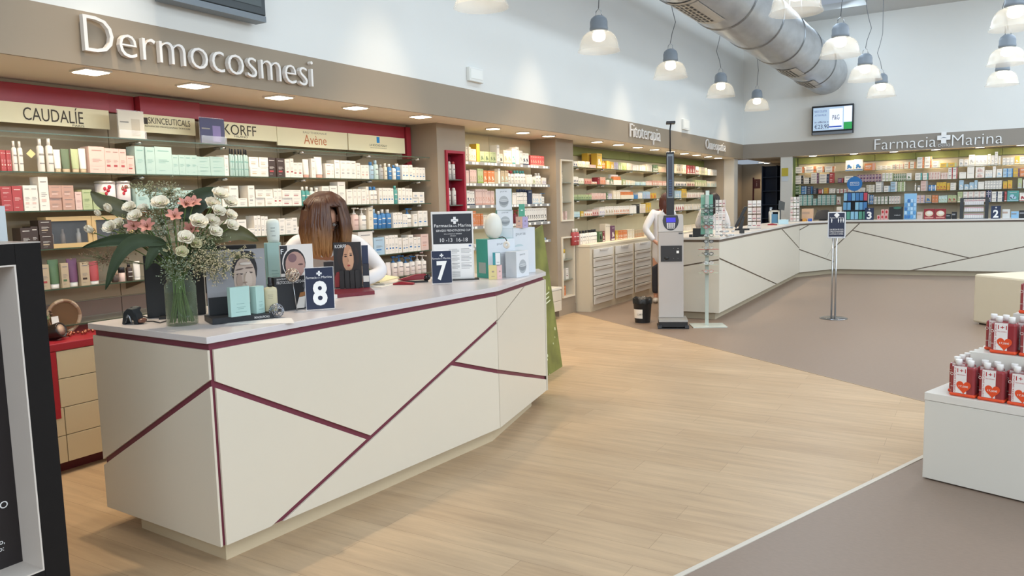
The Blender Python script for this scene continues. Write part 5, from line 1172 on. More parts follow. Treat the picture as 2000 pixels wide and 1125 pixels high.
def bloom(x, y, dd, r, lab, kind='w', look=None, grp='white lisianthus blooms'):
    p = FP(JP, x, y, dd); away = (p-jc-Vector((0, 0, CT+Hj*1.3))); toward = (camv-p).normalized()
    d = (away.normalized()*.6+toward*.8+Vector((0, 0, .25))) if look is None else (toward*look[0]+RV*look[1]+Vector((0, 0, look[2])))
    T = orient(p, d); t = thing('lisianthus_flower' if kind != 'p' else 'alstroemeria_flower', lab, 'flower', (jc.x, jc.y, CT+.014), 0, grp)
    off = Matrix.Translation(-t.location)
    m = MB(); T2 = off @ T; rg = random.Random(int(x*7+y))
    if kind == 'p':
        for k_ in range(6): petal(m, T2, k_*PI/3+.2, .95, r*1.15, r*.34, .5, 0, .15)
        m.build('petals', PK, t)
        s = MB()
        for k_ in range(5): a = k_*1.25; s.tube([T2 @ Vector((0, 0, 0)), T2 @ Vector((r*.25*math.cos(a), r*.25*math.sin(a), r*.7))], .0012, 4)
        s.build('stamens', mat('#8a5a3a', .5), t)
    elif kind == 'b':
        for k_ in range(5): petal(m, T2, k_*PI*.4, .28, r*1.5, r*.55, -.3, 0, .5)
        m.build('petals', WP, t)
    else:
        mt_ = WP if kind == 'w' else CR
        for ring_, (n_, op_, L_2, w_2) in enumerate(((5, .92, 1.02, .72), (5, .66, .96, .64), (4, .42, .84, .52), (3, .22, .66, .36))):
            for k_ in range(n_): petal(m, T2, 2*PI*k_/n_+ring_*.6+rg.uniform(-.1, .1), op_, r*L_2*1.08, r*w_2, .35, 0, .35, .0015)
        m.build('petals', mt_, t)
        MB().ball(T2 @ Vector((0, 0, r*.42)), r*.12, 8).build('flower_centre', GB, t)
    g = MB()
    for k_ in range(5): petal(g, T2, k_*PI*.4+.3, 1.0, r*.55, r*.07, .3)
    g.build('sepals', STEM, t)
    e_ = T @ Vector((0, 0, -.01)); P_ = smooth_path(along(e_)); MB().tube([q-t.location for q in P_], [.0026]*len(P_), 6).build('stem', STEM, t)
    return t
wb_ = [(196, 421, .02, .020, 'b', 'white bud, uppermost on the outer edge facing the shelves'), (217, 413, .03, .026, 'b', 'white bud pointing up beside the long olive leaf'), (255, 409, 0, .028, 'w', 'half-open white bloom just under the two cherry tins'), (266, 426, -.03, .030, 'w', 'white bloom directly above the pink pair of flowers'), (314, 402, -.04, .036, 'w', 'large round white bloom at the top of the bouquet'), (218, 447, -.03, .029, 'w', 'white bloom directly above the long dark leaf'), (181, 453, 0, .026, 'b', 'outermost white bud reaching towards the wooden cabinet'), (234, 441, .02, .027, 'w', 'white bloom between the outer bud and the pink flower'), (243, 458, .03, .022, 'w', 'small white bloom low beside the pink flowers'), (281, 411, .03, .024, 'w', 'small white bloom behind the dark upright bud stalk'),
    (428, 385, 0, .036, 'w', 'highest white bloom beside the wide dark leaf'), (447, 399, .01, .032, 'w', 'white bloom at the outer top corner, seen from behind'), (413, 402, .01, .032, 'w', 'white bloom in front of the wide dark leaf'), (425, 416, -.03, .030, 'w', 'round white bloom below the highest pair'), (386, 438, -.05, .038, 'w', 'largest white bloom, open towards the visitor'), (412, 435, -.02, .032, 'w', 'white bloom next to the largest one'), (362, 468, -.07, .033, 'w', 'low white bloom with a green centre above the jar'), (418, 455, -.04, .030, 'w', 'low white bloom above the grey display card'), (450, 443, .0, .030, 'w', 'white bloom on the outer side above the olive leaf'), (449, 423, .02, .027, 'w', 'greenish white bloom on the outer edge'), (355, 494, -.06, .026, 'c', 'cream drooping bloom right over the jar rim'), (380, 478, -.04, .028, 'c', 'cream bloom below the largest white bloom'), (326, 488, -.05, .014, 'c', 'small pale green bud low over the jar')]
for (x, y, dd, r, k_, lab) in wb_: bloom(x, y, dd, r*1.22, lab, k_)
for (x, y, dd, lab) in ((262, 443, -.04, 'pink star flower left of the taller pink one'.replace('left of', 'paired with')), (288, 444, -.05, 'tall pink star flower next to its pink twin'), (341, 424, -.04, 'large pink star flower in the middle of the bouquet'), (363, 401, 0, 'small pink flower beside the wide dark leaf'), (377, 398, .02, 'orange-pink flower before the wide dark leaf'), (373, 449, -.02, 'pink flower half hidden under the largest white bloom')):
    bloom(x, y, dd, .037, lab, 'p', grp='pink flowers in the bouquet')
def leaf(pts, wd, lab, mt_):
    P = smooth_path([FP(JP, x, y, dd) for x, y, dd in pts], 12); t = thing('bouquet_leaf', lab, 'leaf', (jc.x, jc.y, CT+.014), 0, 'large leaves in the bouquet'); o_ = t.location
    m = MB(); vs = []; n_ = len(P)
    for i, p in enumerate(P):
        tg = (P[min(i+1, n_-1)]-P[max(i-1, 0)]).normalized(); nrm = (camv-p).normalized(); s = tg.cross(nrm).normalized(); nrm = s.cross(tg); v = i/(n_-1); w_ = wd*(math.sin(PI*(v**.75))**.8+.04)
        for u in (-1, -.5, 0, .5, 1): vs.append(p-o_+s*u*w_*.5+nrm*(.012*(abs(u))-.006))
    m.add(vs, [(i*5+j, i*5+j+1, (i+1)*5+j+1, (i+1)*5+j) for i in range(n_-1) for j in range(4)], 0, True); m.build('blade', mt_, t)
    Q = smooth_path(along(P[0])); MB().tube([q-o_ for q in Q], .003, 6).build('stalk', STEM, t)
leaf([(318, 478, -.04), (270, 468, -.05), (215, 470, -.05), (160, 484, -.03)], .052, 'long dark leaf sweeping out towards the wooden cabinet', LEAFM)
leaf([(325, 475, -.06), (270, 470, -.10), (232, 500, -.12), (206, 566, -.12)], .062, 'broad dark leaf hanging down over the scanner', LEAFM)
leaf([(262, 425, .03), (225, 403, .04), (198, 392, .04), (177, 374, .04)], .075, 'olive pointed leaf rising towards the pale green cartons', mat('#5c5c42', .5, var=.1, scale=20))
leaf([(268, 420, .06), (250, 405, .06), (236, 398, .06), (215, 392, .07)], .05, 'small dark leaf behind the olive pointed leaf', LEAFM)
leaf([(352, 432, .06), (375, 402, .07), (402, 382, .07), (436, 370, .07)], .105, 'wide dark leaf rising beside the highest white bloom', mat('#37442f', .5))
leaf([(415, 470, .02), (440, 455, .02), (470, 455, .02), (505, 471, .0)], .085, 'olive brown leaf bending over the grey card', OLV)
leaf([(330, 500, -.05), (310, 480, -.07), (295, 500, -.08), (285, 528, -.08)], .05, 'drooping dark leaf in front of the black screen', LEAFM)
leaf([(372, 500, -.02), (385, 480, -.02), (405, 478, -.02), (425, 490, -.02)], .07, 'short dark leaf under the cream blooms', LEAFM)
def sprig(x, y, dd, sx, sy, n_, lab, c, seed):
    rg = random.Random(seed); p = FP(JP, x, y, dd); t = thing('filler_sprig', lab, 'sprig', (jc.x, jc.y, CT+.014), 0, 'filler sprigs in the bouquet'); o_ = t.location
    base_ = p.lerp(jc+Vector((0, 0, CT+Hj*1.15)), .55); m = MB(); b = MB()
    tw = [FP(JP, x+rg.gauss(0, sx), y+rg.gauss(0, sy), dd+rg.uniform(-.03, .03)) for _ in range(n_)]
    hubs = [base_.lerp(p, .6+.4*i/5)+Vector((rg.gauss(0, .012), rg.gauss(0, .012), rg.gauss(0, .01))) for i in range(6)]
    for h_ in hubs: m.tube([base_-o_, h_-o_], .0011, 3)
    for q in tw:
        h_ = min(hubs, key=lambda k_: (k_-q).length); m.tube([h_-o_, q-o_], .0007, 3)
        for k_ in range(2):
            q2 = q-o_+Vector((rg.gauss(0, .004), rg.gauss(0, .004), rg.gauss(0, .004))); r_ = rg.uniform(.0018, .0032)
            dv = Vector((rg.gauss(0, 1), rg.gauss(0, 1), rg.gauss(0, 1))).normalized()*r_*2.2; s_v = dv.orthogonal().normalized()*r_
            b.add([q2-dv, q2+s_v, q2+dv, q2-s_v, q2+dv.cross(s_v).normalized()*r_, q2-dv.cross(s_v).normalized()*r_], [(0, 1, 4), (1, 2, 4), (2, 3, 4), (3, 0, 4), (1, 0, 5), (2, 1, 5), (3, 2, 5), (0, 3, 5)])
    m.build('twigs', mat('#6f7550', .6), t); b.build('tiny_blossoms', mat(c, .6), t)
    Q = smooth_path(along(base_)); MB().tube([q-o_ for q in Q], .0018, 5).build('stem', STEM, t)
sprig(285, 367, .04, 16, 6, 90, 'airy filler sprig reaching up behind the cherry tins', '#a3a07c', 1)
sprig(333, 385, .03, 15, 13, 240, 'dense filler sprig above the pink flower in the middle', '#a5a082', 2)
sprig(318, 440, .0, 18, 18, 200, 'pale filler sprig in the heart of the bouquet', '#b3bda6', 3)
sprig(400, 508, -.05, 20, 16, 330, 'cream filler sprig spilling towards the grey display card', '#c9bb95', 4)
sprig(425, 525, -.06, 12, 12, 130, 'lower cream filler sprig hanging beside the jar', '#c5b592', 5)
sprig(462, 498, -.04, 16, 6, 90, 'outermost cream filler sprig before the closed-eyes card', '#cbbd98', 6)
sprig(205, 505, .0, 22, 9, 150, 'brownish filler sprig before the coloured tubes', '#94785f', 7)
sprig(345, 520, -.06, 18, 16, 180, 'grey green filler sprig right above the jar', '#8f9c84', 8)
sprig(395, 465, -.03, 16, 12, 130, 'green filler sprig among the low white blooms', '#9aa080', 9)
sprig(250, 450, .0, 26, 14, 110, 'thin green filler sprig among the outer buds', '#8f9668', 10)
# candle, plant, mirror on the red-topped unit
zr = .8255; XD = -4.95
P = PX(106, 655, XD); t = thing('candle', 'dark glass candle tipped on its side on the red top', 'candle', (XD+.02, P.y-.0, zr+.052), 0)
m = MB(); T = Matrix.Rotation(ra(70), 4, 'Y') @ Matrix.Rotation(ra(-25), 4, 'X'); m.T = T; m.lathe([(.044, -.06), (.05, -.05), (.05, .04), (.046, .045), (.040, .038)], 24); m.build('candle_glass', mat('#2b211d', .2), t)
m = MB(); m.T = T; m.lathe([(.038, .039), (.001, .0395)], 24); m.build('wax', mat('#b39a88', .5), t)
PM = PX(134, 648, XD-.12); RM = .105
t = thing('round_mirror', 'round mirror in a mottled beige frame on the red top', 'mirror', (XD-.16, PM.y, zr+RM+.012), 0)
m = MB(); 
for i in range(36):
    a, b = 2*PI*i/36, 2*PI*(i+1)/36
    for j in range(8):
        c, d = 2*PI*j/8, 2*PI*(j+1)/8; f = lambda p, q: (.012*math.sin(q), (RM+.012*math.cos(q))*math.cos(p), (RM+.012*math.cos(q))*math.sin(p)); m.add([f(a, c), f(b, c), f(b, d), f(a, d)], [(0, 1, 2, 3)], i//3 % 2, True)
m.build('mirror_frame', [mat('#8f7358', .5), mat('#b09a80', .5)], t); MB().add([(.0, RM*.98*math.cos(2*PI*i/36), RM*.98*math.sin(2*PI*i/36)) for i in range(36)], [tuple(range(36))]).build('mirror_glass', mat('#8a7058', .15, metal=.6), t)
P = PX(98, 640, XD); t = thing('dried_plant', 'dried flowers with green leaves beside the candle on the red top', 'plant', (XD-.06, P.y-.03, zr), 0); rg = random.Random(4)
m = MB(); g = MB(); f_ = MB(); m.lathe([(.03, 0), (.04, .03), (.03, .07)], 14); m.build('pot', mat('#3a2c22', .6), t)
for k_ in range(12):
    e = Vector((rg.gauss(0, .035), rg.gauss(0, .04), .10+rg.random()*.10)); g.tube([(0, 0, .06), e*.6, e], .0015, 4); f_.ball(e, rg.uniform(.008, .014), 7)
    if k_ % 3 == 0: petal(g, orient(e*.7+Vector((0, 0, .03)), (.6, rg.gauss(0, .6), .4)), 0, 1.0, .05, .02, .2, 1)
g.build('leaves', [STEM, mat('#62785a', .5)], t); f_.build('dried_heads', mat('#5f4636', .7), t)
P = PX(115, 640, XD-.08); o = MB().box((-.004, -.022, 0), (0, .022, .13)).build('price_card', PAPER, loc=(XD-.10, P.y, zr+.002), rot=(0, ra(-8), 0)); tag(o, 'narrow upright white card leaning on the round mirror', 'card')
P = PX(142, 665, XD-.05); t = thing('bead_string', 'copper bead string lying on the red top by the mirror', 'beads', (0, 0, 0)); m = MB()
for k_ in range(22): m.ball((XD-.05+.03*math.sin(k_*.9), P.y-.06+k_*.014, zr+.012+.004*(k_ % 2)), .0105, 8, k=5)
m.build('bead', mat('#a0604a', .25, metal=.7), t)
P = PX(133, 655, XD); t = thing('gilded_ornament', 'small gilded leaf ornament at the foot of the mirror', 'ornament', (XD-.06, P.y, zr+.002)); m = MB()
for k_ in range(7): petal(m, Matrix.Translation((0, 0, .006)), k_*.9, 1.0-.08*k_, .05, .02, .3)
m.build('leaves', mat('#8f7345', .35, metal=.6), t)
# ================================================================== black totem with a white reveal at the entrance
XT = -2.90
def tz(x, y): return PX(x, y, XT)
fo = PX(137, 1111, XT); Yr = fo.y; ztop = PX(70, 474, XT).z
bi = PX(92, 1112, XT); ti = PX(27, 517, XT)
t = thing('display_totem', 'tall black framed display stand with a deep white reveal, beside the entrance', 'display stand', (0, 0, 0))
Yl = Yr-.95; wf = Yr-(bi.y+ti.y)/2; zi0, zi1 = bi.z, ti.z; dp = .14
BK = mat('#171413', .7, spec=.25, var=.05, scale=40)
MB().box((XT-.30, Yr-wf, 0), (XT, Yr, ztop)).box((XT-.30, Yl, 0), (XT, Yl+wf, ztop)).box((XT-.30, Yl+wf, 0), (XT, Yr-wf, zi0)).box((XT-.30, Yl+wf, zi1), (XT, Yr-wf, ztop)).build('frame', BK, t, bevel=.002)
WR = mat('#cfc6bd', .45); e = .006; a_, b_ = Yl+wf+.0005, Yr-wf-.0005
MB().box((XT-dp, b_-e, zi0+.0005), (XT-.001, b_, zi1-.0005)).box((XT-dp, a_, zi0+.0005), (XT-.001, a_+e, zi1-.0005)).box((XT-dp, a_+e, zi0+.0005), (XT-.001, b_-e, zi0+e)).box((XT-dp, a_+e, zi1-e), (XT-.001, b_-e, zi1-.0005)).build('reveal', WR, t)
MB().box((XT-.29, a_+e, zi0+e), (XT-dp-.004, b_-e, zi1-e)).build('back', BK, t)
MB().box((XT-dp-.0039, a_+e, zi0+e), (XT-dp, b_-e, zi1-e)).build('poster', mat('#221d1e', .4), t)
MB().box((XT-.30, Yl, ztop), (XT, Yr, ztop+.004)).build('top_highlight', mat('#b9b0a8', .3), t)  # pale colour stands in for the highlight on the black top edge
MB().box((XT-.34, Yr+.0005, 0), (XT-.02, Yr+.03, .10)).build('foot', mat('#26292c', .5), t)
def totem_text(s, px_, py_, hpx):
    Xp = XT-dp+.0008; p = PX(px_, py_, Xp); q = PX(px_, py_-hpx, Xp); h = q.z-p.z
    a, fs, lo, hi = text_data(s, .006); w = (hi[0]-lo[0])/(hi[1]-lo[1])*h
    text_into(MB(), s, (Xp, p.y-w, p.z), (0, 1, 0), U, w, h, 0, 0, .006).build('lettering', LWH, t)
totem_text('TRATTAMENTO', 16, 990, 14); totem_text('corpo,', 10, 1064, 10); totem_text('viso:', 8, 1075, 9)
# clear leaflet rack edge behind the totem, only a sliver shows
P = PX(4, 440, -3.6); t = thing('leaflet_rack', 'pale upright rack edge standing behind the black display stand', 'rack', (-3.62, P.y-.30, 0))
MB().box((0, 0, 0), (.02, PX(8, 440, -3.62).y-P.y+.30, PX(4, 402, -3.62).z)).build('panel', mat('#c9d0d2', .3), t)
MB().box((-.12, .05, 0), (.12, .25, .02)).build('base', STEEL, t)
# ================================================================== weighing scale with height gauge
A = PZ(1285, 643, 0); B = PZ(1346, 643, 0); rz = math.atan2((B-A).y, (B-A).x); w = (B-A).length
t = thing('weighing_scale', 'grey pharmacy weighing column with blue display and tall black height gauge', 'scale', (A.x, A.y, 0), rz)
Ax = lambda px_: (FP(A, px_, 600)-A).dot((B-A).normalized())
D_ = .42
MB().box((0, 0, .0), (w, D_, .012)).box((.015, .02, .02), (w-.015, D_-.01, .085)).build('base', mat('#222428', .5), t, bevel=.004)
MB().box((.0, 0, .013), (.05, .04, .045)).box((w-.05, 0, .013), (w, .04, .045)).build('foot_bracket', mat('#35393e', .4), t)
MB().box((.012, .02, .0855), (w-.012, D_-.02, .11)).build('platform', mat('#a9a9a6', .35, metal=.6), t, bevel=.003)
BD = mat('#b3afac', .45, var=.01); yb0 = .24; P0 = Vector((A.x, A.y, 0))+facing(A)[1]*yb0
wb = (FP(P0, 1337, 550)-FP(P0, 1288, 550)).length; xb0 = .018
zh = FP(P0, 1300, 421).z; zs_ = FP(P0, 1300, 453).z
MB().box((xb0, yb0, .111), (xb0+wb, yb0+.24, zs_-.003)).build('column_body', BD, t, bevel=.006)
MB().prism([(xb0, yb0, zs_), (xb0, yb0+.24, zs_), (xb0, yb0+.24, zh+.01), (xb0, yb0+.05, zh)], (wb, 0, 0)).build('head', mat('#bab7b4', .4), t, bevel=.004)
zc0, zc1 = FP(P0, 1300, 511).z, FP(P0, 1300, 480).z
MB().box((xb0+.03, yb0-.006, zc0), (xb0+wb-.02, yb0-.0005, zc1)).build('coin_panel', mat('#2b2b2d', .4), t)
MB().box((xb0+wb*.72, yb0-.012, zc0+(zc1-zc0)*.52), (xb0+wb*.72+.03, yb0-.0065, zc0+(zc1-zc0)*.68)).build('coin_button', mat('#d9d9d6', .3, emit=.3), t)
m = MB()
for (u, v) in ((.6, .2), (.78, .2), (.6, .82), (.78, .82)): m.ball((xb0+wb*u, yb0-.007, zc0+(zc1-zc0)*v), .004, 6)
m.build('screws', STEEL, t)
MB().ball((xb0+wb*.33, yb0-.007, zc0+(zc1-zc0)*.22), (.03, .004, .022), 12).build('coin_slot', mat('#151515', .3), t)
cxh = xb0+wb*.5; ht = zh-.0; n_ = Vector((0, -1, 0)); sl = .05/(zh-zs_)
def on_head(u, v, d=.002): return (cxh+u, yb0+(v)*sl-d, zs_+v)
hh = zh-zs_; m = MB(); pts = [(-.09, hh*1.0)]+[(.105*math.cos(math.radians(a)), hh*.62+.125*math.sin(math.radians(a))) for a in range(172, 369, 14)]+[(.09, hh*1.0)]
pts = [(-.085, hh)]+[(.10*math.cos(math.radians(a)), hh*.70+(hh*.62)*math.sin(math.radians(a))) for a in range(180, 361, 15)]+[(.085, hh)]
m.add([on_head(u, v, .003) for u, v in pts], [tuple(range(len(pts)))]); m.build('control_panel', mat('#33343a', .4), t)
m = MB().add([on_head(u, v, .0045) for u, v in rect(-.055, hh*.58, .06, hh*.86)], [(0, 1, 2, 3)]); m.build('blue_display', mat('#3b34b8', .3, emit=.55), t)
m = MB().add([on_head(u, v, .0045) for u, v in [(-.045, hh*.20), (.045, hh*.20), (.055, hh*.54), (-.05, hh*.54)]], [(0, 1, 2, 3)], 0)
for i in range(3):
    for j in range(4): u, v = -.032+i*.027, hh*(.23+j*.075); m.add([on_head(u, v, .006), on_head(u+.015, v, .006), on_head(u+.015, v+hh*.045, .006), on_head(u, v+hh*.045, .006)], [(0, 1, 2, 3)], 1)
m.build('keypad', [mat('#c9c9cc', .4), mat('#33343a', .5)], t)
MB().box((xb0+wb-.06, yb0-.0025, zs_-.03), (xb0+wb-.01, yb0-.0005, zs_-.012)).build('maker_plate', mat('#5a5b5e', .4), t)
PM = Vector((A.x, A.y, 0))+facing(A)[1]*(yb0+.16)
zm0, zm1 = zh+.0, FP(PM, 1312, 297).z; ug = (FP(PM, 1319, 340)-FP(PM, 1304, 340)).length/2; xm = cxh+.0
MB().box((xm-ug, yb0+.10, zm0-.03), (xm+ug, yb0+.16, zm1)).build('gauge_mast', mat('#232327', .4), t, bevel=.003)
MB().box((xm-ug+.008, yb0+.095, zm0+.22), (xm+ug-.008, yb0+.0995, zm1-.03)).build('gauge_rim', mat('#7b8790', .35), t)
MB().box((xm-ug+.022, yb0+.092, zm0+.235), (xm+ug-.022, yb0+.0945, zm1-.055)).build('gauge_window', mat('#2b3040', .2), t)
m = MB()
for k in range(7): z_ = zm0+.25+k*.03; m.add([(xm-ug+.03, yb0+.0915, z_), (xm+ug-.03, yb0+.0915, z_), (xm+ug-.03, yb0+.0915, z_+.018), (xm-ug+.03, yb0+.0915, z_+.018)], [(0, 1, 2, 3)])
m.build('gauge_scale', mat('#35527a', .4), t)
zr_ = FP(PM, 1314, 243).z
MB().tube([(xm, yb0+.13, zm1), (xm, yb0+.13, zr_-.06), (xm+.01, yb0+.13, zr_)], .009, 8).build('measuring_rod', mat('#202024', .3), t)
MB().box((xm-.05, yb0+.0, zr_), (xm+.06, yb0+.16, zr_+.03)).build('head_plate', mat('#26262a', .4), t, bevel=.004)
# ================================================================== reading-glasses stand
A = PZ(1354, 641, 0); B = PZ(1421, 640, 0); rz = math.atan2((B-A).y, (B-A).x); w = (B-A).length
gs = thing('glasses_stand', 'clear glass column stand holding reading glasses on narrow shelves', 'stand', (A.x, A.y, 0), rz)
MB().box((0, 0, 0), (w, .32, .012)).build('base_plate', mat('#c3cbc3', .15, spec=.8), gs, bevel=.002)
xc = w*.5-.015; PMg = Vector((A.x, A.y, 0))+facing(A)[1]*.15
def zg(y): return FP(PMg, 1385, y).z
ztp = zg(372)
MB().box((xc-.022, .15, .0125), (xc+.022, .165, ztp-.06)).build('post', mat('#aeb8b0', .2, spec=.7), gs)
MB().box((xc-.075, .168, zg(458)), (xc+.075, .172, ztp-.05)).build('acrylic_back', glass_sheet('#7fc4ae', .5), gs)
MB().box((xc-.02, .14, ztp-.06), (xc+.025, .146, ztp)).build('header_card', mat('#cfe0d8', .4), gs)
GC = ['#1c2430', '#1f2733', '#16302c', '#c9ccd0', '#22262a', '#a8404a', '#3b3f42', '#262b30', '#a9a38f', '#1d2024', '#d8d8d8', '#c98f86']
gy = [399, 408, 415, 421, 432, 440, 456, 468, 480, 492, 510, 526, 538]
lens_d = mat('#2f6a58', .1, spec=.8)
def glasses(loc, rz, c, lab, sun=False, s=1.0):
    t = thing('reading_glasses', lab, 'glasses', loc, rz, 'reading glasses on the clear stand'); m = MB(); l = MB()
    for sx in (-1, 1):
        cx = sx*.033*s; P = [(cx+.025*s*math.cos(a)*(1.0+.08*math.sin(a)), 0, .018*s*math.sin(a)) for a in [2*PI*i/16 for i in range(17)]]; m.tube(P, .0034*s, 5)
        l.add([(p[0], .0, p[2]) for p in P[:-1]], [tuple(range(16))])
        m.tube([(sx*.058*s, 0, .010*s), (sx*.062*s, .01, .010*s), (sx*.060*s, .12*s, .008*s), (sx*.052*s, .14*s, -.008*s)], .0026*s, 4)
    m.tube([(-.009*s, 0, .006*s), (0, 0, .010*s), (.009*s, 0, .006*s)], .002*s, 5)
    m.build('frame', mat(c, .3), t); l.build('lenses', lens_d if sun else glass_sheet('#dfe9ee', .25), t)
    return t
gn = ['black', 'dark navy', 'dark green sun', 'clear rimmed', 'dark', 'red', 'grey', 'slim black', 'beige', 'black winged', 'white', 'pale pink']
for i in range(12):
    z = zg(gy[i]+3); P = Vector((A.x, A.y, 0))+Matrix.Rotation(rz, 3, 'Z') @ Vector((xc, .05+.0*i, 0))
    if i % 2 == 0 or i > 7:
        MB().box((xc-.11, .06, z-.026), (xc+.13, .16, z-.022)).build('glasses_shelf', mat(['#7d8a80', '#8d9a90', '#b3463f', '#b8bfae'][[0, 0, 1, 1, 1, 2, 3, 3, 3, 3, 3, 3][i]] if i != 8 else '#b3463f', .3), gs)
    glasses((P.x, P.y, z), rz, GC[i], f'{gn[i]} glasses, {ordn(i)} from the top of the clear stand', i == 2, 1.0)
# ================================================================== waste bin
P = PZ(1255, 632, 0); P.z = 0; P = P+facing(P)[1]*.12; rb = (FP(P, 1272, 600)-FP(P, 1238, 600)).length/2; hb = FP(P, 1255, 583).z
t = thing('waste_bin', 'black waste bin lettered CARTA with a black liner', 'bin', (P.x, P.y, 0), math.atan2(*reversed(facing(P)[0][:2])))
MB().lathe([(rb*.86, 0), (rb*.88, .01), (rb*1.08, hb-.02), (rb*1.12, hb-.018), (rb*1.12, hb), (rb*1.03, hb), (rb*.84, .03), (.001, .03)], 28, cap=False).build('bucket', mat('#26282b', .4), t)
m = MB(); vs = []; n = 40
for j, (r_, z_) in enumerate(((1.14, -.06), (1.145, .0), (1.08, .012), (.98, -.05))):
    for i in range(n): a = 2*PI*i/n; q = 1+.02*math.sin(a*9+j); vs.append((rb*r_*q*math.cos(a), rb*r_*q*math.sin(a), hb+z_+.008*math.sin(a*7+j*2)))
m.add(vs, [(j*n+i, j*n+(i+1) % n, (j+1)*n+(i+1) % n, (j+1)*n+i) for j in range(3) for i in range(n)], 0, True); m.build('liner', mat('#18191b', .35), t)
m = MB(); vs = []; L = 8
for i in range(L+1):
    a = ra(215+i*75/L-20); 
    for z_ in (hb*.20, hb*.58): r_ = rb*(.88+.20*(z_/hb))*1.012+.002; vs.append((r_*math.cos(a), r_*math.sin(a), z_))
m.add(vs, [(2*i, 2*i+2, 2*i+3, 2*i+1) for i in range(L)], 0, True); m.build('paper_label', PAPER, t)
lettering('CARTA', (-rb*.62, -rb*.90-.012, hb*.34), (1, -.25, 0), U, rb*.85, hb*.07, mat('#2a2a2c', .5), t)
# ================================================================== queue sign on two poles
P = PZ(1628, 622, 0); fr = facing(P)[0]; d_ = facing(P)[1]; rz = math.atan2(fr.y, fr.x)
qs = thing('floor_sign', 'navy queue distance sign on two slim steel poles with a round base', 'sign stand', (P.x, P.y, 0), rz)
rbs = (FP(P, 1656, 620)-FP(P, 1600, 620)).length/2
MB().lathe([(rbs, 0), (rbs, .006), (rbs*.9, .012), (.001, .014)], 36).build('base', mat('#8c8c8c', .15, metal=.9), qs)
w8 = lambda a, b, y=500: (FP(P, b, y)-FP(P, a, y)).length
zb_, zt2 = FP(P, 1628, 465).z, FP(P, 1628, 414).z
for x in (-.022, .022): MB().tube([(x-.005, 0, .014), (x-.005, 0, zb_+.05)], .011, 10).build('pole', STEEL, qs)
x0 = (FP(P, 1613, 440)-FP(P, 1628, 440)).dot(fr); x1 = (FP(P, 1648, 440)-FP(P, 1628, 440)).dot(fr); W_ = x1-x0; H_ = zt2-zb_
MB().box((x0, -.03, zb_), (x1, -.014, zt2)).build('frame', mat('#c9cdd2', .3, metal=.4), qs, bevel=.003)
sg = MB().box((x0+.014, -.032, zb_+.02), (x1-.014, -.0301, zt2-.012)).build('sign_face', mat('#1f2740', .4), qs)
m = MB(); y_ = -.0325
def pict(cx, s):
    m.ball((x0+W_*cx, y_, zb_+H_*.66+s*.52), (s*.13, .001, s*.13), 12); m.box((x0+W_*cx-s*.14, y_-.0005, zb_+H_*.66-s*.02), (x0+W_*cx+s*.14, y_, zb_+H_*.66+s*.36)); m.box((x0+W_*cx-s*.09, y_-.0005, zb_+H_*.66-s*.42), (x0+W_*cx+s*.09, y_, zb_+H_*.66-s*.02))
s_ = H_*.145; pict(.22, s_); pict(.6, s_); pict(.73, s_); pict(.86, s_)
m.build('people_symbols', LWH, qs)
m = MB(); cz = zb_+H_*.88; m.prism([(x0+W_*.5+dx*.035, y_, cz+dz*.035) for dx, dz in ((1, 0), (0, 1), (-1, 0), (0, -1))], (0, -.0006, 0)); m.build('cross', LWH, qs)
lettering('Farmacia dello Marina', (x0+W_*.12, y_-.0005, zb_+H_*.76), (1, 0, 0), U, W_*.76, .016, LWH, qs)
for k, s in enumerate(('UNA PERSONA PER VOLTA', 'SI PREGA DI MANTENERE', 'LA DISTANZA DI CORTESIA')): lettering(s, (x0+W_*.12, y_-.0005, zb_+H_*(.30-k*.085)), (1, 0, 0), U, W_*.76, .020, LWH, qs)
m = MB(); m.box((x0+.02, -.036, zb_-.006), (x0+.045, -.026, zb_+.02)).box((x1-.045, -.036, zb_-.006), (x1-.02, -.026, zb_+.02)); m.build('clip', STEEL, qs)
# ================================================================== leaning green poster board at the counter end
Pb = PZ(1099, 716, 0); Pt = FP(Pb, 1056, 445, .0)
Pl = PZ(1066, 738, 0)
right = Vector(((Pb-Pl).x, (Pb-Pl).y, 0)).normalized(); wG = .62
dirB = right; Pl0 = Pb-right*wG
t = thing('poster_board', 'green leaning poster board behind the far end of the counter', 'poster', (Pb.x, Pb.y, .0), math.atan2(right.y, right.x))
HG = 1.42; lean = .22
Tm = Matrix.Rotation(-lean*.9, 4, 'X') @ Matrix.Rotation(0, 4, 'Z')
m = MB(); m.T = Matrix.Rotation(-ra(9), 4, 'Y') @ Matrix.Rotation(-ra(4), 4, 'X')
m.box((-wG, .002, .0), (0, .010, HG)); o_ = m.build('board', mat('#787a3a', .55, var=.35, scale=4), t)
m = MB(); m.T = Matrix.Rotation(-ra(9), 4, 'Y') @ Matrix.Rotation(-ra(4), 4, 'X'); rg = random.Random(9)
for k in range(26):
    x, z = -rg.random()*wG, rg.random()*HG; r = rg.uniform(.006, .022); m.add([(x+r*math.cos(a)*.8, .0012, z+r*math.sin(a)) for a in [i*PI/4 for i in range(8)]], [tuple(range(8))], 0 if k % 3 else 1)
for (z, w_) in ((.78, .12), (.74, .10), (.70, .12)): m.box((-.2, .0008, z), (-.2+w_, .0018, z+.012), 0)
m.build('printed_blossoms', [mat('#d8dcb8', .5), mat('#b9c06a', .5)], t)
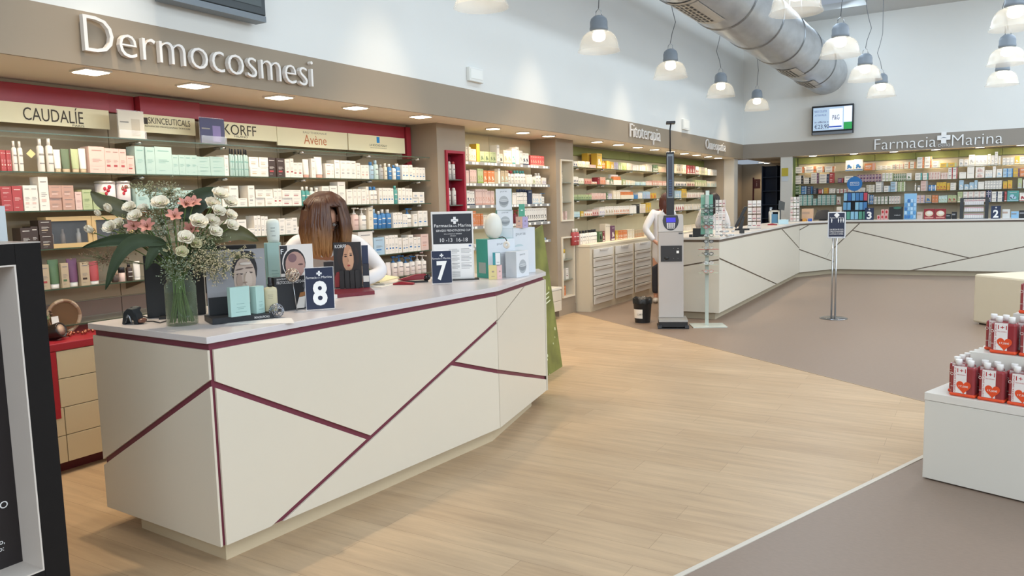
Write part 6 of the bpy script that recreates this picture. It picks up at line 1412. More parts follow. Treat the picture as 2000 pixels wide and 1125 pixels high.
# ================================================================== white plinths and the twin packs
def boxq(A, B, zt, depth, lab, name='display_plinth', col='#dcd9d0', bev=.004, ytop=None, seam=True):
    A = Vector((A.x, A.y, 0)); B = Vector((B.x, B.y, 0)); rz = math.atan2((B-A).y, (B-A).x); w = (B-A).length
    t = thing(name, lab, 'plinth', (A.x, A.y, 0), rz)
    return t, w
A = PZ(1801, 934, 0); B0 = PZ(2000, 983, 0); dr = (B0-A); dr.z = 0; dr.normalize(); dn = Vector((-dr.y, dr.x, 0))
zp = None
best = min(((abs((PZ(1807, 766, z)-A).xy.length), z) for z in [i*.002 for i in range(150, 350)]))
ZP = best[1]
rzp = math.atan2(dr.y, dr.x)
t = thing('display_plinth', 'low white display plinth carrying the red twin packs', 'plinth', (A.x, A.y, 0), rzp)
WPL = mat('#d6d3ca', .35, var=.006); LP = 1.5; DP = .95
MB().box((0, 0, .008), (LP, DP, ZP-.045)).build('body', WPL, t, bevel=.002)
MB().box((-.002, -.002, ZP-.043), (LP+.002, DP, ZP)).build('top_panel', mat('#dcd8d0', .3), t, bevel=.002)
MB().box((.03, .03, 0), (LP-.03, DP-.03, .0079)).build('glides', mat('#3a3633', .6), t)
def P2(u, v, z=0): return A+dr*u+dn*v+Vector((0, 0, z))
# upper step: front-left bottom corner of the upper tier packs
Q = FP(P2(0, .0), 1913, 680, .0)
Zs2 = None
# lower tier reference: first front pack left bottom (1847,770)
q1 = PZ(1848, 772, ZP); u1, v1 = (q1-A).dot(dr), (q1-A).dot(dn); q2 = PZ(1903, 779, ZP); pw_ = (q2-q1).length
q3 = PZ(1903, 786, ZP); q4 = PZ(1961, 790, ZP)
pwid = (Vector(PZ(1905, 783, ZP))-Vector(PZ(1850, 774, ZP))).length; hpk = FP(q1, 1850, 713).z-ZP
RB = mat('#94363b', .12, spec=.6, coat=.3); LABW = mat('#e8e2de', .45); ORG = mat('#e0502a', .4); PINKL = mat('#b4474c', .3); RT = mat('#b82e34', .5)
def twin_proto():
    W_, D_, H_ = pwid*.93, .062, hpk; parts = {}
    m = MB(); r = .012; m.box((0.004, .004, .0), (W_-.004, D_-.004, H_*.985)); parts['bottles'] = (m, RB, .012)
    m = MB().box((-.0005, -.0005, 0), (W_+.0005, D_+.0005, H_*.115)); parts['orange_band'] = (m, ORG, .012)
    m = MB().box((W_*.17, .0018, H_*.116), (W_*.66, .0036, H_*.99)); parts['offer_label'] = (m, LABW, 0)
    m = MB(); hs = W_*.30; cx, cz = W_*.56, H_*.34; P_ = []
    for i in range(28):
        a = 2*PI*i/28; x = 16*math.sin(a)**3; z = 13*math.cos(a)-5*math.cos(2*a)-2*math.cos(3*a)-math.cos(4*a); P_.append((cx+x/16*hs*.93, .0013, cz+z/16*hs))
    m.prism(P_, (0, -.0010, 0)); parts['heart'] = (m, ORG, 0)
    m = MB(); text_into(m, '1+1', (W_*.30, .0013, H_*.79), (1, 0, 0), U, W_*.33, H_*.13, 0, 0, .012); text_into(m, 'TRICODERM', (W_*.28, .0013, H_*.70), (1, 0, 0), U, W_*.34, H_*.035); text_into(m, 'OFFERTA SPECIALE', (W_*.255, .0013, H_*.14), (0, 0, 1), (-1, 0, 0), H_*.80, W_*.06, 0, 0, .006)
    parts['offer_lettering'] = (m, RT, 0)
    m = MB(); text_into(m, '17,50€', (W_*.38, -.0001, H_*.31), (1, 0, 0), U, W_*.36, H_*.075, 0, 0, .02)
    text_into(m, 'EURO', (W_*.06, .0030, H_*.30), (1, 0, 0), U, W_*.1, H_*.03)
    for i in range(12): a = 2*PI*i/12; b = 2*PI*(i+1)/12; m.add([(W_*.09+.008*math.cos(a), .0030, H_*.72+.008*math.sin(a)), (W_*.09+.008*math.cos(b), .0030, H_*.72+.008*math.sin(b)), (W_*.09+.006*math.cos(b), .0030, H_*.72+.006*math.sin(b)), (W_*.09+.006*math.cos(a), .0030, H_*.72+.006*math.sin(a))], [(0, 1, 2, 3)])
    parts['price_lettering'] = (m, mat('#e9d9d2', .5), 0)
    return parts, W_, D_, H_
parts, TW, TD, TH = twin_proto()
tw_me = {k: (v[0].mesh(k, v[1]), v[2]) for k, v in parts.items()}
capm = MB().lathe([(.0125, 0), (.0125, .004), (.0165, .005), (.0165, .032), (.015, .034)], 16).mesh('cap', mat('#e9e6e2', .35))
neck = None
def twin(u, v, z, lab, grp, rot=0.0):
    p = P2(u, v, z); t = thing('twin_pack', lab, 'bottle pack', (p.x, p.y, p.z+.0006), rzp+rot, grp)
    for k, (me, bv) in tw_me.items():
        o = bpy.data.objects.new(k, me); COL.objects.link(o); o.parent = t
        if bv: b = o.modifiers.new('bevel', 'BEVEL'); b.width = bv; b.segments = 3; b.limit_method = 'ANGLE'
    for cxp in (.27, .73):
        o = bpy.data.objects.new('cap', capm); COL.objects.link(o); o.parent = t; o.location = (TW*cxp, TD*.5, TH*.985)
    return t
stp = pwid
q0 = PZ(1847, 774, ZP); u0, v0 = (q0-A).dot(dr), max(.02, (q0-A).dot(dn))
rows_ = 8
for j in range(rows_):
    for i in range(-1 if j == 0 else 0, 8):
        if j == 0 and i == -1: continue
        uu, vv = u0+i*stp-(.00 if j == 0 else .035), v0+j*(TD+.008)
        if uu+TW > LP: continue
        if j > 3 and i > 0: continue
        if j > 0 and i >= 1 and j > 1: continue
        twin(uu, vv, ZP, f'red twin pack, lower tier, {ordn(j)} row from the front, {ordn(i)} from plinth corner', 'red twin packs on the lower tier')
# upper step
us, vs_ = u0+stp*1.12, v0+2*(TD+.008)+.02
best = None
for z in [i*.002 for i in range(60, 260)]:
    p = P2(us, vs_, ZP+z); 
    d = p-Vector(CAM); fx = 1000+FOC*(d.dot(Vector(_r)))/(d.dot(Vector(_f))); fy = 562.5-FOC*(d.dot(Vector(_u)))/(d.dot(Vector(_f)))
    if best is None or abs(fy-690) < best[0]: best = (abs(fy-690), z, fx)
ZS2 = best[1]
# find the sideways position whose picture x is 1913
def pxy(p): d = Vector(p)-Vector(CAM); return 1000+FOC*(d.dot(Vector(_r)))/(d.dot(Vector(_f))), 562.5-FOC*(d.dot(Vector(_u)))/(d.dot(Vector(_f)))
us = min([i*.005 for i in range(0, 200)], key=lambda u: abs(pxy(P2(u, vs_, ZP+ZS2))[0]-1911))
p = P2(us-.03, vs_-.03, ZP)
t = thing('display_step', 'white step raising the upper tier of red twin packs', 'plinth', (p.x, p.y, ZP+.0005), rzp)
MB().box((0, 0, 0), (LP-us, .45, ZS2-.001)).build('body', WPL, t, bevel=.002)
for j in range(6):
    for i in range(0, 5):
        if j > 1 and i > 1: continue
        uu, vv = us+i*stp+(.05 if j == 0 else .0), vs_+j*(TD+.008)
        if uu+TW > LP: continue
        twin(uu, vv, ZP+ZS2, f'red twin pack, upper tier, {ordn(j)} row from the front, {ordn(i)} from step corner', 'red twin packs on the upper tier')
pt = P2(us+stp*1.4, vs_+.15, 0); ZT3 = ZP+ZS2+TH+.04
z3 = FP(pt, 1990, 614).z
t = thing('display_step', 'small white step carrying the single red pack on top', 'plinth', (pt.x, pt.y, ZP+ZS2+.0005), rzp)
uq = min([i*.004 for i in range(0, 300)], key=lambda u: abs(pxy(P2(u, vs_+.17, z3))[0]-1988))
t.location = P2(uq-.02, vs_+.16, ZP+ZS2+.0005)
# shift away the packs that would stand inside the small step
for o in list(bpy.data.objects):
    if o.name.startswith('twin_pack') and o.get('group', '').endswith('upper tier'):
        rel = o.location-A; uu, vv = rel.dot(dr), rel.dot(dn)
        if uu+TW > uq-.03 and vv+TD > vs_+.15:
            for c in list(o.children): bpy.data.objects.remove(c)
            _labels.pop(o['label'], None); bpy.data.objects.remove(o)
MB().box((0, 0, 0), (.5, .25, z3-ZP-ZS2-.001)).build('body', WPL, t, bevel=.002)
twin(uq, vs_+.17, z3, 'single red twin pack on the topmost step of the display', 'red twin packs on the top step')
# ================================================================== cream upholstered bench
A3 = PZ(1899, 632, 0); B3 = PZ(2000, 650, 0); d3 = (B3-A3); d3.z = 0; d3.normalize(); zb3 = FP(A3, 1900, 535).z
t = thing('bench', 'large cream upholstered block bench before the end wall counter', 'bench', (A3.x, A3.y, 0), math.atan2(d3.y, d3.x))
MB().box((0, 0, .02), (2.2, 1.5, zb3)).build('seat_block', mat('#cdc4ae', .55, var=.01), t, bevel=.025)
MB().box((.05, .05, 0), (2.15, 1.45, .0199)).build('glide', mat('#5a5348', .6), t)
MB().box((.35, .8, zb3+.0005), (2.1, 1.48, zb3+.05)).build('cushion', mat('#cdc4ae', .55, var=.01), t, bevel=.02)
# ================================================================== things on the far counter
zf = CF2+.0008
def fbase(x, y): p = PZ(x, y, zf); return p
def desk_thing(name, lab, cat, x, y, grp=None, back=0.0):
    p = fbase(x, y); p = p+facing(p)[1]*back; return thing(name, lab, cat, (p.x, p.y, zf), math.atan2(*reversed(facing(p)[0][:2])), grp), p
def wh_(p, x0, x1, yb_, yt): return (FP(p, x1, yb_)-FP(p, x0, yb_)).length, FP(p, (x0+x1)/2, yt).z-zf
# till screen seen from behind
t, p = desk_thing('computer_screen', 'tilted dark back of the till screen on the far counter', 'screen', 1438, 450)
w, h = wh_(p, 1432, 1462, 448, 405)
MB().prism([(-.03, 0, .06), (.0, 0, .03), (.17, 0, h), (.12, 0, h+.01)], (0, .34, 0)).build('screen', mat('#26282b', .3), t, bevel=.006)
MB().prism([(.02, .1, .0), (.09, .1, .0), (.13, .1, h*.6), (.10, .1, h*.6)], (0, .12, 0)).build('stand', mat('#303236', .4), t); MB().box((-.02, .04, 0), (.2, .28, .02)).build('base', BLACK, t)
# display racks of white cards
CARDW = ['#e3e0dc', '#d9c9c4', '#c9c7c4', '#e9e7e4']
def card_rack(x, yb_, yt, wpx, lab, back=.05, tilt=.0, rows=4, cols=3):
    t, p = desk_thing('card_rack', lab, 'rack', x, yb_, 'clear racks of small cards', back); w, h = wh_(p, x-wpx/2, x+wpx/2, yb_, yt)
    MB().prism([(-w/2, .02, 0), (-w/2, .10, 0), (-w/2, .14, h), (-w/2, .12, h)], (.004, 0, 0)).prism([(w/2, .02, 0), (w/2, .10, 0), (w/2, .14, h), (w/2, .12, h)], (.004, 0, 0)).box((-w/2, .0, 0), (w/2, .14, .008)).build('rack_frame', glass_sheet('#cfd6d8', .55), t)
    rg = random.Random(int(x)); 
    for r_ in range(rows):
        for c_ in range(cols):
            u0 = -w/2+w*c_/cols+.004; z0 = .012+h*r_/rows; yy = .03+.09*r_/rows
            o = MB().box((u0, yy, z0), (u0+w/cols-.008, yy+.012, z0+h/rows*.86)).build('card', mat(rg.choice(CARDW), .5), t)
            MB().box((u0+.004, yy-.0008, z0+h/rows*.3), (u0+w/cols-.014, yy, z0+h/rows*.4)).build('card_print', mat(rg.choice(['#8d7f7c', '#a9606a', '#77787c']), .5), o)
card_rack(1473, 447, 391, 26, 'tall clear rack of white cards beside the till screen')
card_rack(1552, 433, 384, 18, 'clear rack of white cards before the green panel')
card_rack(1407, 460, 390, 20, 'clear rack of patterned cards behind the glasses stand', .1, rows=5)
t, p = desk_thing('sweets_bag', 'clear bag of silvery wrapped sachets near the counter bend', 'bag', 1420, 462, None, .06); w, h = wh_(p, 1408, 1433, 460, 432); m = MB(); rg = random.Random(2)
for k in range(26): c = Vector((rg.uniform(-w/2, w/2)*(1-.3*(k//9)/3), rg.uniform(0, .10), .015+h*.25*(k//8))); m.ball(c, (.022, .018, .014), 6, k % 3, k=4)
m.build('sachets', [mat('#b9bdc0', .3), mat('#9aa0a6', .3), mat('#cfd2d4', .3)], t)
t, p = desk_thing('stamp_holder', 'small dark card reader at the foot of the till screen', 'reader', 1444, 456); MB().box((0, 0, 0), (.07, .05, .05)).build('body', mat('#2c2e30', .4), t, bevel=.004)
t, p = desk_thing('printer', 'dark receipt printer behind the glasses stand', 'printer', 1362, 464, None, .12); w, h = wh_(p, 1350, 1368, 462, 446); MB().box((-w/2, 0, 0), (w*.7, .12, h)).build('casing', mat('#1f2022', .4), t, bevel=.006); MB().box((-w*.9, 0, 0), (-w/2-.002, .1, h*.3)).build('paper_tray', mat('#2a2b2d', .4), t)
t, p = desk_thing('pen_cup', 'dark pen cup standing by the receipt printer', 'cup', 1372, 461, None, .2); MB().lathe([(.03, 0), (.035, .1), (.031, .1), (.027, .01)], 16).build('cup', mat('#3a3030', .5), t)
t, p = desk_thing('stapler', 'small dark red stapler on the far counter', 'stapler', 1508, 440); MB().prism([(-.08, 0, 0), (.09, 0, 0), (.09, 0, .015), (.0, 0, .035), (-.08, 0, .02)], (0, .05, 0)).build('body', mat('#8c2530', .35), t, bevel=.005)
t, p = desk_thing('tissue_box', 'pale blue glove box on the far counter', 'box', 1530, 438); w, h = wh_(p, 1521, 1541, 437, 429); MB().box((-w/2, 0, 0), (w/2, .12, h)).build('box', mat('#bcdce8', .4), t, bevel=.003); MB().box((-w/4, .03, h), (w/4, .08, h+.004)).build('opening', mat('#e9f2f4', .4), t)
t, p = desk_thing('desk_frame', 'cream cubby frame with a blue folder on the far counter', 'holder', 1513, 436, None, .15); w, h = wh_(p, 1504, 1523, 435, 411)
MB().box((-w/2, 0, 0), (-w/2+.03, .12, h)).box((w/2-.03, 0, 0), (w/2, .12, h)).box((-w/2, 0, h-.03), (w/2, .12, h)).build('frame', mat('#d2cfc2', .4), t); MB().box((-w/2+.032, .02, 0), (w/2-.032, .1, h*.7)).build('folder', mat('#4e7fa0', .4), t)
t, p = desk_thing('spray_bottle', 'pale sanitiser bottle beside the cream cubby frame', 'bottle', 1505, 434, None, .3); MB().lathe([(.04, 0), (.04, .2), (.02, .23), (.02, .27)], 14).build('body', mat('#c9d2dc', .3), t); MB().box((-.02, -.02, .271), (.03, .02, .30)).build('trigger', mat('#9fb0c4', .3), t)
t, p = desk_thing('till_screen', 'small dark customer screen on an arm near the white column', 'screen', 1524, 434, None, .3); w, h = wh_(p, 1516, 1527, 433, 391); MB().box((-w*.1, 0, 0), (w*.1, .03, h*.6)).build('arm', mat('#4b4f52', .4), t); MB().prism([(-w*.4, 0, h*.58), (w*.7, 0, h*.52), (w*.8, 0, h*.9), (-w*.3, 0, h)], (0, .03, 0)).build('screen', mat('#4f5455', .4), t)
# end wall counter
ze = CF2+.0008
def eb(x0, x1, yb_, yt, lab, name, cat, depth=.08, c='#cccccc', grp=None, yy=None, build=True, fdepth=None):
    A = PY(x0, yb_, 17.32 if yy is None else yy); B = PY(x1, yb_, 17.32 if yy is None else yy); T = PY((x0+x1)/2, yt, 17.32 if yy is None else yy)
    t = thing(name, lab, cat, (A.x, A.y, ze), 0, grp); w = B.x-A.x; h = T.z-ze
    if build: MB().box((0, 0, 0), (w, depth, h)).build('body', mat(c, .45), t, bevel=.002)
    return t, w, h
for (n_, x0, x1, yt, lab) in (('3', 1689, 1706, 406, 'navy sign with a white number three on the end wall counter'), ('2', 1935, 1954, 402, 'navy sign with a white number two on the end wall counter')):
    t, w, h = eb(x0, x1, 428, yt, lab, 'number_sign', 'sign', .004, '#23304e', 'navy number signs on the counters', 17.25)
    L_(n_, w*.22, h*.07, w*.56, h*.62, mat('#f0efec', .5), t, y=-.002, off=.035); cross(t, w*.5, h*.86, w*.10, y=-.002)
# round blue sign over a tiered rack
t, w, h = eb(1645, 1692, 426, 375, 'dark tiered rack of blue packets under the round blue sign', 'packet_rack', 'rack', build=False)
DKR = mat('#2e3138', .4)
for k in range(3): MB().box((0, .0+.05*k, h*k/3), (w, .10+.05*k, h*k/3+.012)).build('rack_shelf', DKR, t)
MB().box((0, .2, 0), (w, .21, h)).box((w*.1, .21, h), (w*.9, .215, h)).build('rack_back', DKR, t)
rg = random.Random(11)
for k in range(3):
    n_ = 6
    for i in range(n_):
        if k == 1 and i == 2: continue
        MB().box((w*(i+.08)/n_, .01+.05*k, h*k/3+.013), (w*(i+.92)/n_, .05+.05*k, h*(k+1)/3-.02)).build('packet', mat(rg.choice(['#4a7fb5', '#6fa6cf', '#3c69a8', '#8fc0d8']+(['#c0504a', '#d0923a'] if i < 2 and k == 1 else ['#5fa08c'] if k == 0 else [])+(['#c24a5c'] if i == 5 and k == 2 else [])), .3), t)
c = PY(1666, 359, 17.42); R_ = (PY(1681, 359, 17.42).x-PY(1651, 359, 17.42).x)/2; dz = c.z-ze
b = MB(); b.T = Matrix.Translation((w*.5-.03, .19, dz)) @ Matrix.Rotation(PI/2, 4, 'X'); b.lathe([(R_, 0), (R_, .012)], 36); rs = b.build('round_sign', mat('#2a6fae', .4), t)
m = MB(); text_into(m, 'durex', (w*.5-.03-R_*.45, .176, dz-R_*.1), (1, 0, 0), U, R_*.9, R_*.26); hw, hz2 = R_*.58, R_*.24
for (a, b2, c2, d2) in ((-hw, -hz2, hw, -hz2+.008), (-hw, hz2-.008, hw, hz2), (-hw, -hz2, -hw+.008, hz2), (hw-.008, -hz2, hw, hz2)): m.box((w*.5-.03+a, .175, dz+b2), (w*.5-.03+c2, .177, dz+d2))
m.build('lettering', mat('#dfe9f2', .5), t); MB().box((w*.5-.035, .192, 0), (w*.5-.025, .198, dz-R_*.5)).build('sign_post', DKR, t)
t, w, h = eb(1765, 1789, 427, 378, 'tall pale blue blister display board beside the black easel', 'blister_display', 'display', .05, '#8fbfe0'); rg = random.Random(5)
for r_ in range(5):
    for c_ in range(4): MB().box((w*(.06+.24*c_), -.015, h*(.04+.155*r_)), (w*(.06+.24*c_+.19), -.0005, h*(.04+.155*r_+.12))).build('blister_pack', mat(rg.choice(['#5b9ad0', '#b7d7ee', '#3f78b8', '#9cc7e6']), .3), t)
t, w, h = eb(1736, 1763, 428, 404, 'black card easel with white small print beside the blister display', 'card_easel', 'display', .06, '#26282b'); L_('ENERGY', w*.4, h*.3, w*.45, h*.07, LWH, t); art(t, w, h, [('#3f6f5f', ell(.6, .92, .3, .10))])
k = 0
for (x0, x1, yb_, yt) in ((1713, 1719, 426, 420), (1720, 1726, 426, 419), (1727, 1734, 426, 419)):
    t, w, h = eb(x0, x1, yb_, yt, f'small red heart carton of the lower row, {ordn(k)} from the number three sign', 'heart_carton', 'carton', .05, '#d9a6a2', 'small heart cartons'); art(t, w, h, [('#b82f38', ell(.5, .5, .3, .28))]); k += 1
    hL = h
for (x0, x1) in ((1721, 1727), (1728, 1735)):
    t, w, h = eb(x0, x1, 426, 419, f'small red heart carton of the upper row, {ordn(k-3)} from the number three sign', 'heart_carton', 'carton', .05, '#dca9a5', 'small heart cartons'); t.location.z = ze+hL+.001; t.location.x = PY(x0, 420, 17.32).x; art(t, w, h, [('#b82f38', ell(.5, .5, .3, .28))]); k += 1
for i, (x0, x1) in enumerate(((1804, 1825), (1826, 1847))):
    t, w, h = eb(x0, x1, 424, 408, f'dark red sachet display box, {ordn(i)} from the blister display', 'sachet_display', 'box', .12, '#8f2a33', 'dark red display boxes'); art(t, w, h, [('#d9c3a8', ell(.5, .55, .38, .28)), ('#e3dcd2', ell(.55, .6, .25, .16)), ('#c78a80', rect(.1, .08, .9, .22))])
t, w, h = eb(1874, 1930, 427, 386, 'dark framed rack of slim white cartons on the end wall counter', 'carton_rack', 'rack', build=False)
MB().box((0, 0, 0), (.06, .16, h)).box((w-.06, 0, 0), (w, .16, h)).box((.06, .12, h-.03), (w-.06, .16, h)).build('rack_frame', mat('#35383c', .4), t)
for r_ in range(3):
    MB().box((.06, .02, h*r_*.32), (w-.06, .15, h*r_*.32+.01)).build('rack_shelf', mat('#8b8d90', .4), t)
    for c_ in range(9): u = .075+(w-.15)*c_/9; o = MB().box((u, .03, h*r_*.32+.011), (u+(w-.15)/9*.9, .12, h*r_*.32+h*.24)).build('slim_carton', mat('#dedad8', .45), t); MB().box((u, .029, h*r_*.32+h*.19), (u+(w-.15)/9*.9, .0299, h*r_*.32+h*.22)).build('carton_stripe', mat('#b06a72', .45), o)
for (x0, x1, yt, c_, lab, nm, ct) in ((1848, 1858, 418, '#26282b', 'dark card reader by the dark red display boxes', 'card_reader', 'reader'), (1859, 1869, 414, '#1f2022', 'black receipt printer beside the slim carton rack', 'printer', 'printer'), (1958, 1973, 409, '#d6d6d2', 'white carton stack beside the number two', 'carton_stack_box', 'box'), (1975, 1990, 413, '#8fb9d8', 'pale blue pack beside the white carton', 'blue_pack', 'box'), (1991, 2010, 411, '#2a2c2e', 'dark telephone at the picture edge of the counter', 'telephone', 'telephone'), (1791, 1802, 414, '#c9b9b0', 'small beige pack beside the blister display', 'small_pack', 'box'), (1566, 1588, 408, '#d8b79a', 'orange and white pack standing near the counter bend', 'large_pack', 'box'), (1634, 1643, 404, '#d9d3c4', 'small cream pack behind the queue sign', 'small_pack', 'box'), (1556, 1566, 428, '#3a2a30', 'low dark pack at the bend of the counter', 'small_pack', 'box'), (1567, 1574, 427, '#d89a3a', 'low orange pack at the bend of the counter', 'small_pack', 'box'), (1578, 1585, 427, '#2f5fb8', 'low blue pack at the bend of the counter', 'small_pack', 'box')):
    yy = 17.3 if x0 > 1640 else 16.9 if x0 > 1570 and x0 < 1580 and yt > 420 else 17.1
    q = PZ(x0, 430, ze)
    if x0 < 1600: yy = 17.15 if yt < 420 else 16.75
    A_ = PY(x0, yt, yy); B_ = PY(x1, yt, yy); h_ = max(.04, A_.z-ze); t = thing(nm, lab, ct, (A_.x, yy, ze)); MB().box((0, 0, 0), (B_.x-A_.x, .08, h_)).build('body', mat(c_, .45), t, bevel=.003)
    MB().box((.006, -.001, h_*.55), ((B_.x-A_.x)*.7, 0, h_*.75)).build('front_print', mat('#b9a08f' if c_[1] in 'cd' else '#8a8c90', .5), t)
A_ = PY(1590, 425, 17.2); B_ = PY(1619, 410, 17.2); t = thing('computer_screen', 'black tilted till screen behind the queue sign', 'screen', (A_.x, 17.15, ze)); h_ = B_.z-ze
MB().prism([(0, .0, .02), ((B_.x-A_.x)*.95, 0, .02), (B_.x-A_.x, .06, h_), (.06, .06, h_)], (0, .03, 0)).build('screen', mat('#1d2028', .25), t); MB().box((.1, .03, 0), (.25, .15, .02)).build('foot', BLACK, t)
# ================================================================== passage shelving, door sign, notices
xa, xb_ = PY(1488, 400, YB+1.0).x, xw0+.34
t = thing('storage_shelving', 'dark blue storage shelving seen through the passage', 'shelving', (0, YB+1.2, 0))
DB2 = mat('#2a3a52', .5); x_0 = PY(1488, 400, YB+1.2).x; x_1 = xw0+.34; zt_ = 2.36
MB().box((x_0, .30, 0), (x_1, .32, zt_)).build('back_panel', mat('#22304a', .5), t)
for i in range(4): x = x_0+(x_1-x_0)*i/3; MB().box((x-.012, 0, 0), (x+.012, .299, zt_)).build('upright', DB2, t)
for k in range(7): MB().box((x_0+.013, .01, .1+k*.33), (x_1-.013, .29, .12+k*.33)).build('shelf_board', DB2, t)
p = PY(1474, 360, YB+.9); t = thing('information_sign', 'small dark red flag sign on a slim post in the passage', 'sign', (p.x, YB+.9, 0)); zq = p.z
MB().tube([(-.03, 0, 0), (-.03, 0, zq+.16)], .02, 8).build('post', mat('#5c2a2a', .5), t); MB().box((-.01, -.01, zq-.1), (.13, .005, zq+.12)).build('flag', mat('#6a3a35', .5), t); lettering('i', (.04, -.012, zq-.05), (1, 0, 0), U, None, .12, mat('#b08a80', .5), t); MB().lathe([(.12, 0), (.12, .015)], 16).build('foot', mat('#5c2a2a', .5), t)
m = MB().box((-.07, -.012, -.09), (.07, 0, .09)).build('wall_notice', mat('#b8a93a', .5)); p = PY(1533, 336, YB+.02); m.location = (p.x, YB+.029, p.z); tag(m, 'yellow notice on the white column beside the green shelving', 'notice')
m = MB().box((-.07, -.01, -.05), (.07, 0, .05)).build('wall_notice', mat('#c3cdd6', .5)); m.location = (p.x, YB+.029, p.z-.15); tag(m, 'pale notice below the yellow one on the white column', 'notice')
# ================================================================== people
def skinned(name, nodes, edges, mt, parent, sub=2, root=0, smooth=True):
    me = bpy.data.meshes.new(name); me.from_pydata([n[0] for n in nodes], edges, []); o = bpy.data.objects.new(name, me); COL.objects.link(o)
    s = o.modifiers.new('skin', 'SKIN'); 
    if not me.skin_vertices: me.skin_vertices.new() if hasattr(me.skin_vertices, 'new') else None
    for i, n in enumerate(nodes):
        r = n[1]; me.skin_vertices[0].data[i].radius = r if isinstance(r, tuple) else (r, r); me.skin_vertices[0].data[i].use_root = (i == root)
    s.use_smooth_shade = True
    b = o.modifiers.new('subdivision', 'SUBSURF'); b.levels = b.render_levels = sub
    dg = bpy.context.evaluated_depsgraph_get(); m2 = bpy.data.meshes.new_from_object(o.evaluated_get(dg)); bpy.data.objects.remove(o)
    m2.materials.clear(); m2.materials.append(mt); m2.polygons.foreach_set('use_smooth', [True]*len(m2.polygons))
    o2 = bpy.data.objects.new(name, m2); COL.objects.link(o2)
    if parent is not None: o2.parent = parent
    return o2
def hand_nodes(N, E_, wrist_i, wrist, d, side, palmn, curl=.5):
    """five fingers of unequal length off a palm; d = direction of the hand, palmn = direction the palm faces"""
    d = Vector(d).normalized(); pn = Vector(palmn).normalized(); s = d.cross(pn).normalized()*side
    pc = Vector(wrist)+d*.045; N.append((tuple(pc), (.020, .030))); ip = len(N)-1; E_.append((wrist_i, ip))
    pe = Vector(wrist)+d*.085; N.append((tuple(pe), (.014, .034))); ie = len(N)-1; E_.append((ip, ie))
    for k, (off, L) in enumerate(((-.028, .058), (-.010, .070), (.009, .075), (.027, .066))):
        b = pe+s*off; q = b+d*L*.5+pn*L*.10*curl; e = b+d*L*(1-.25*curl)+pn*L*.55*curl
        i = len(N); N += [(tuple(b+d*.006), .0088), (tuple(q), .0078), (tuple(e), .006)]; E_ += [(ie, i), (i, i+1), (i+1, i+2)]
    b = pc-s*.026; i = len(N); N += [(tuple(b), .011), (tuple(b-s*.018+d*.028+pn*.01), .0095), (tuple(b-s*.016+d*.055+pn*.022), .0075)]; E_ += [(ip, i), (i, i+1), (i+1, i+2)]
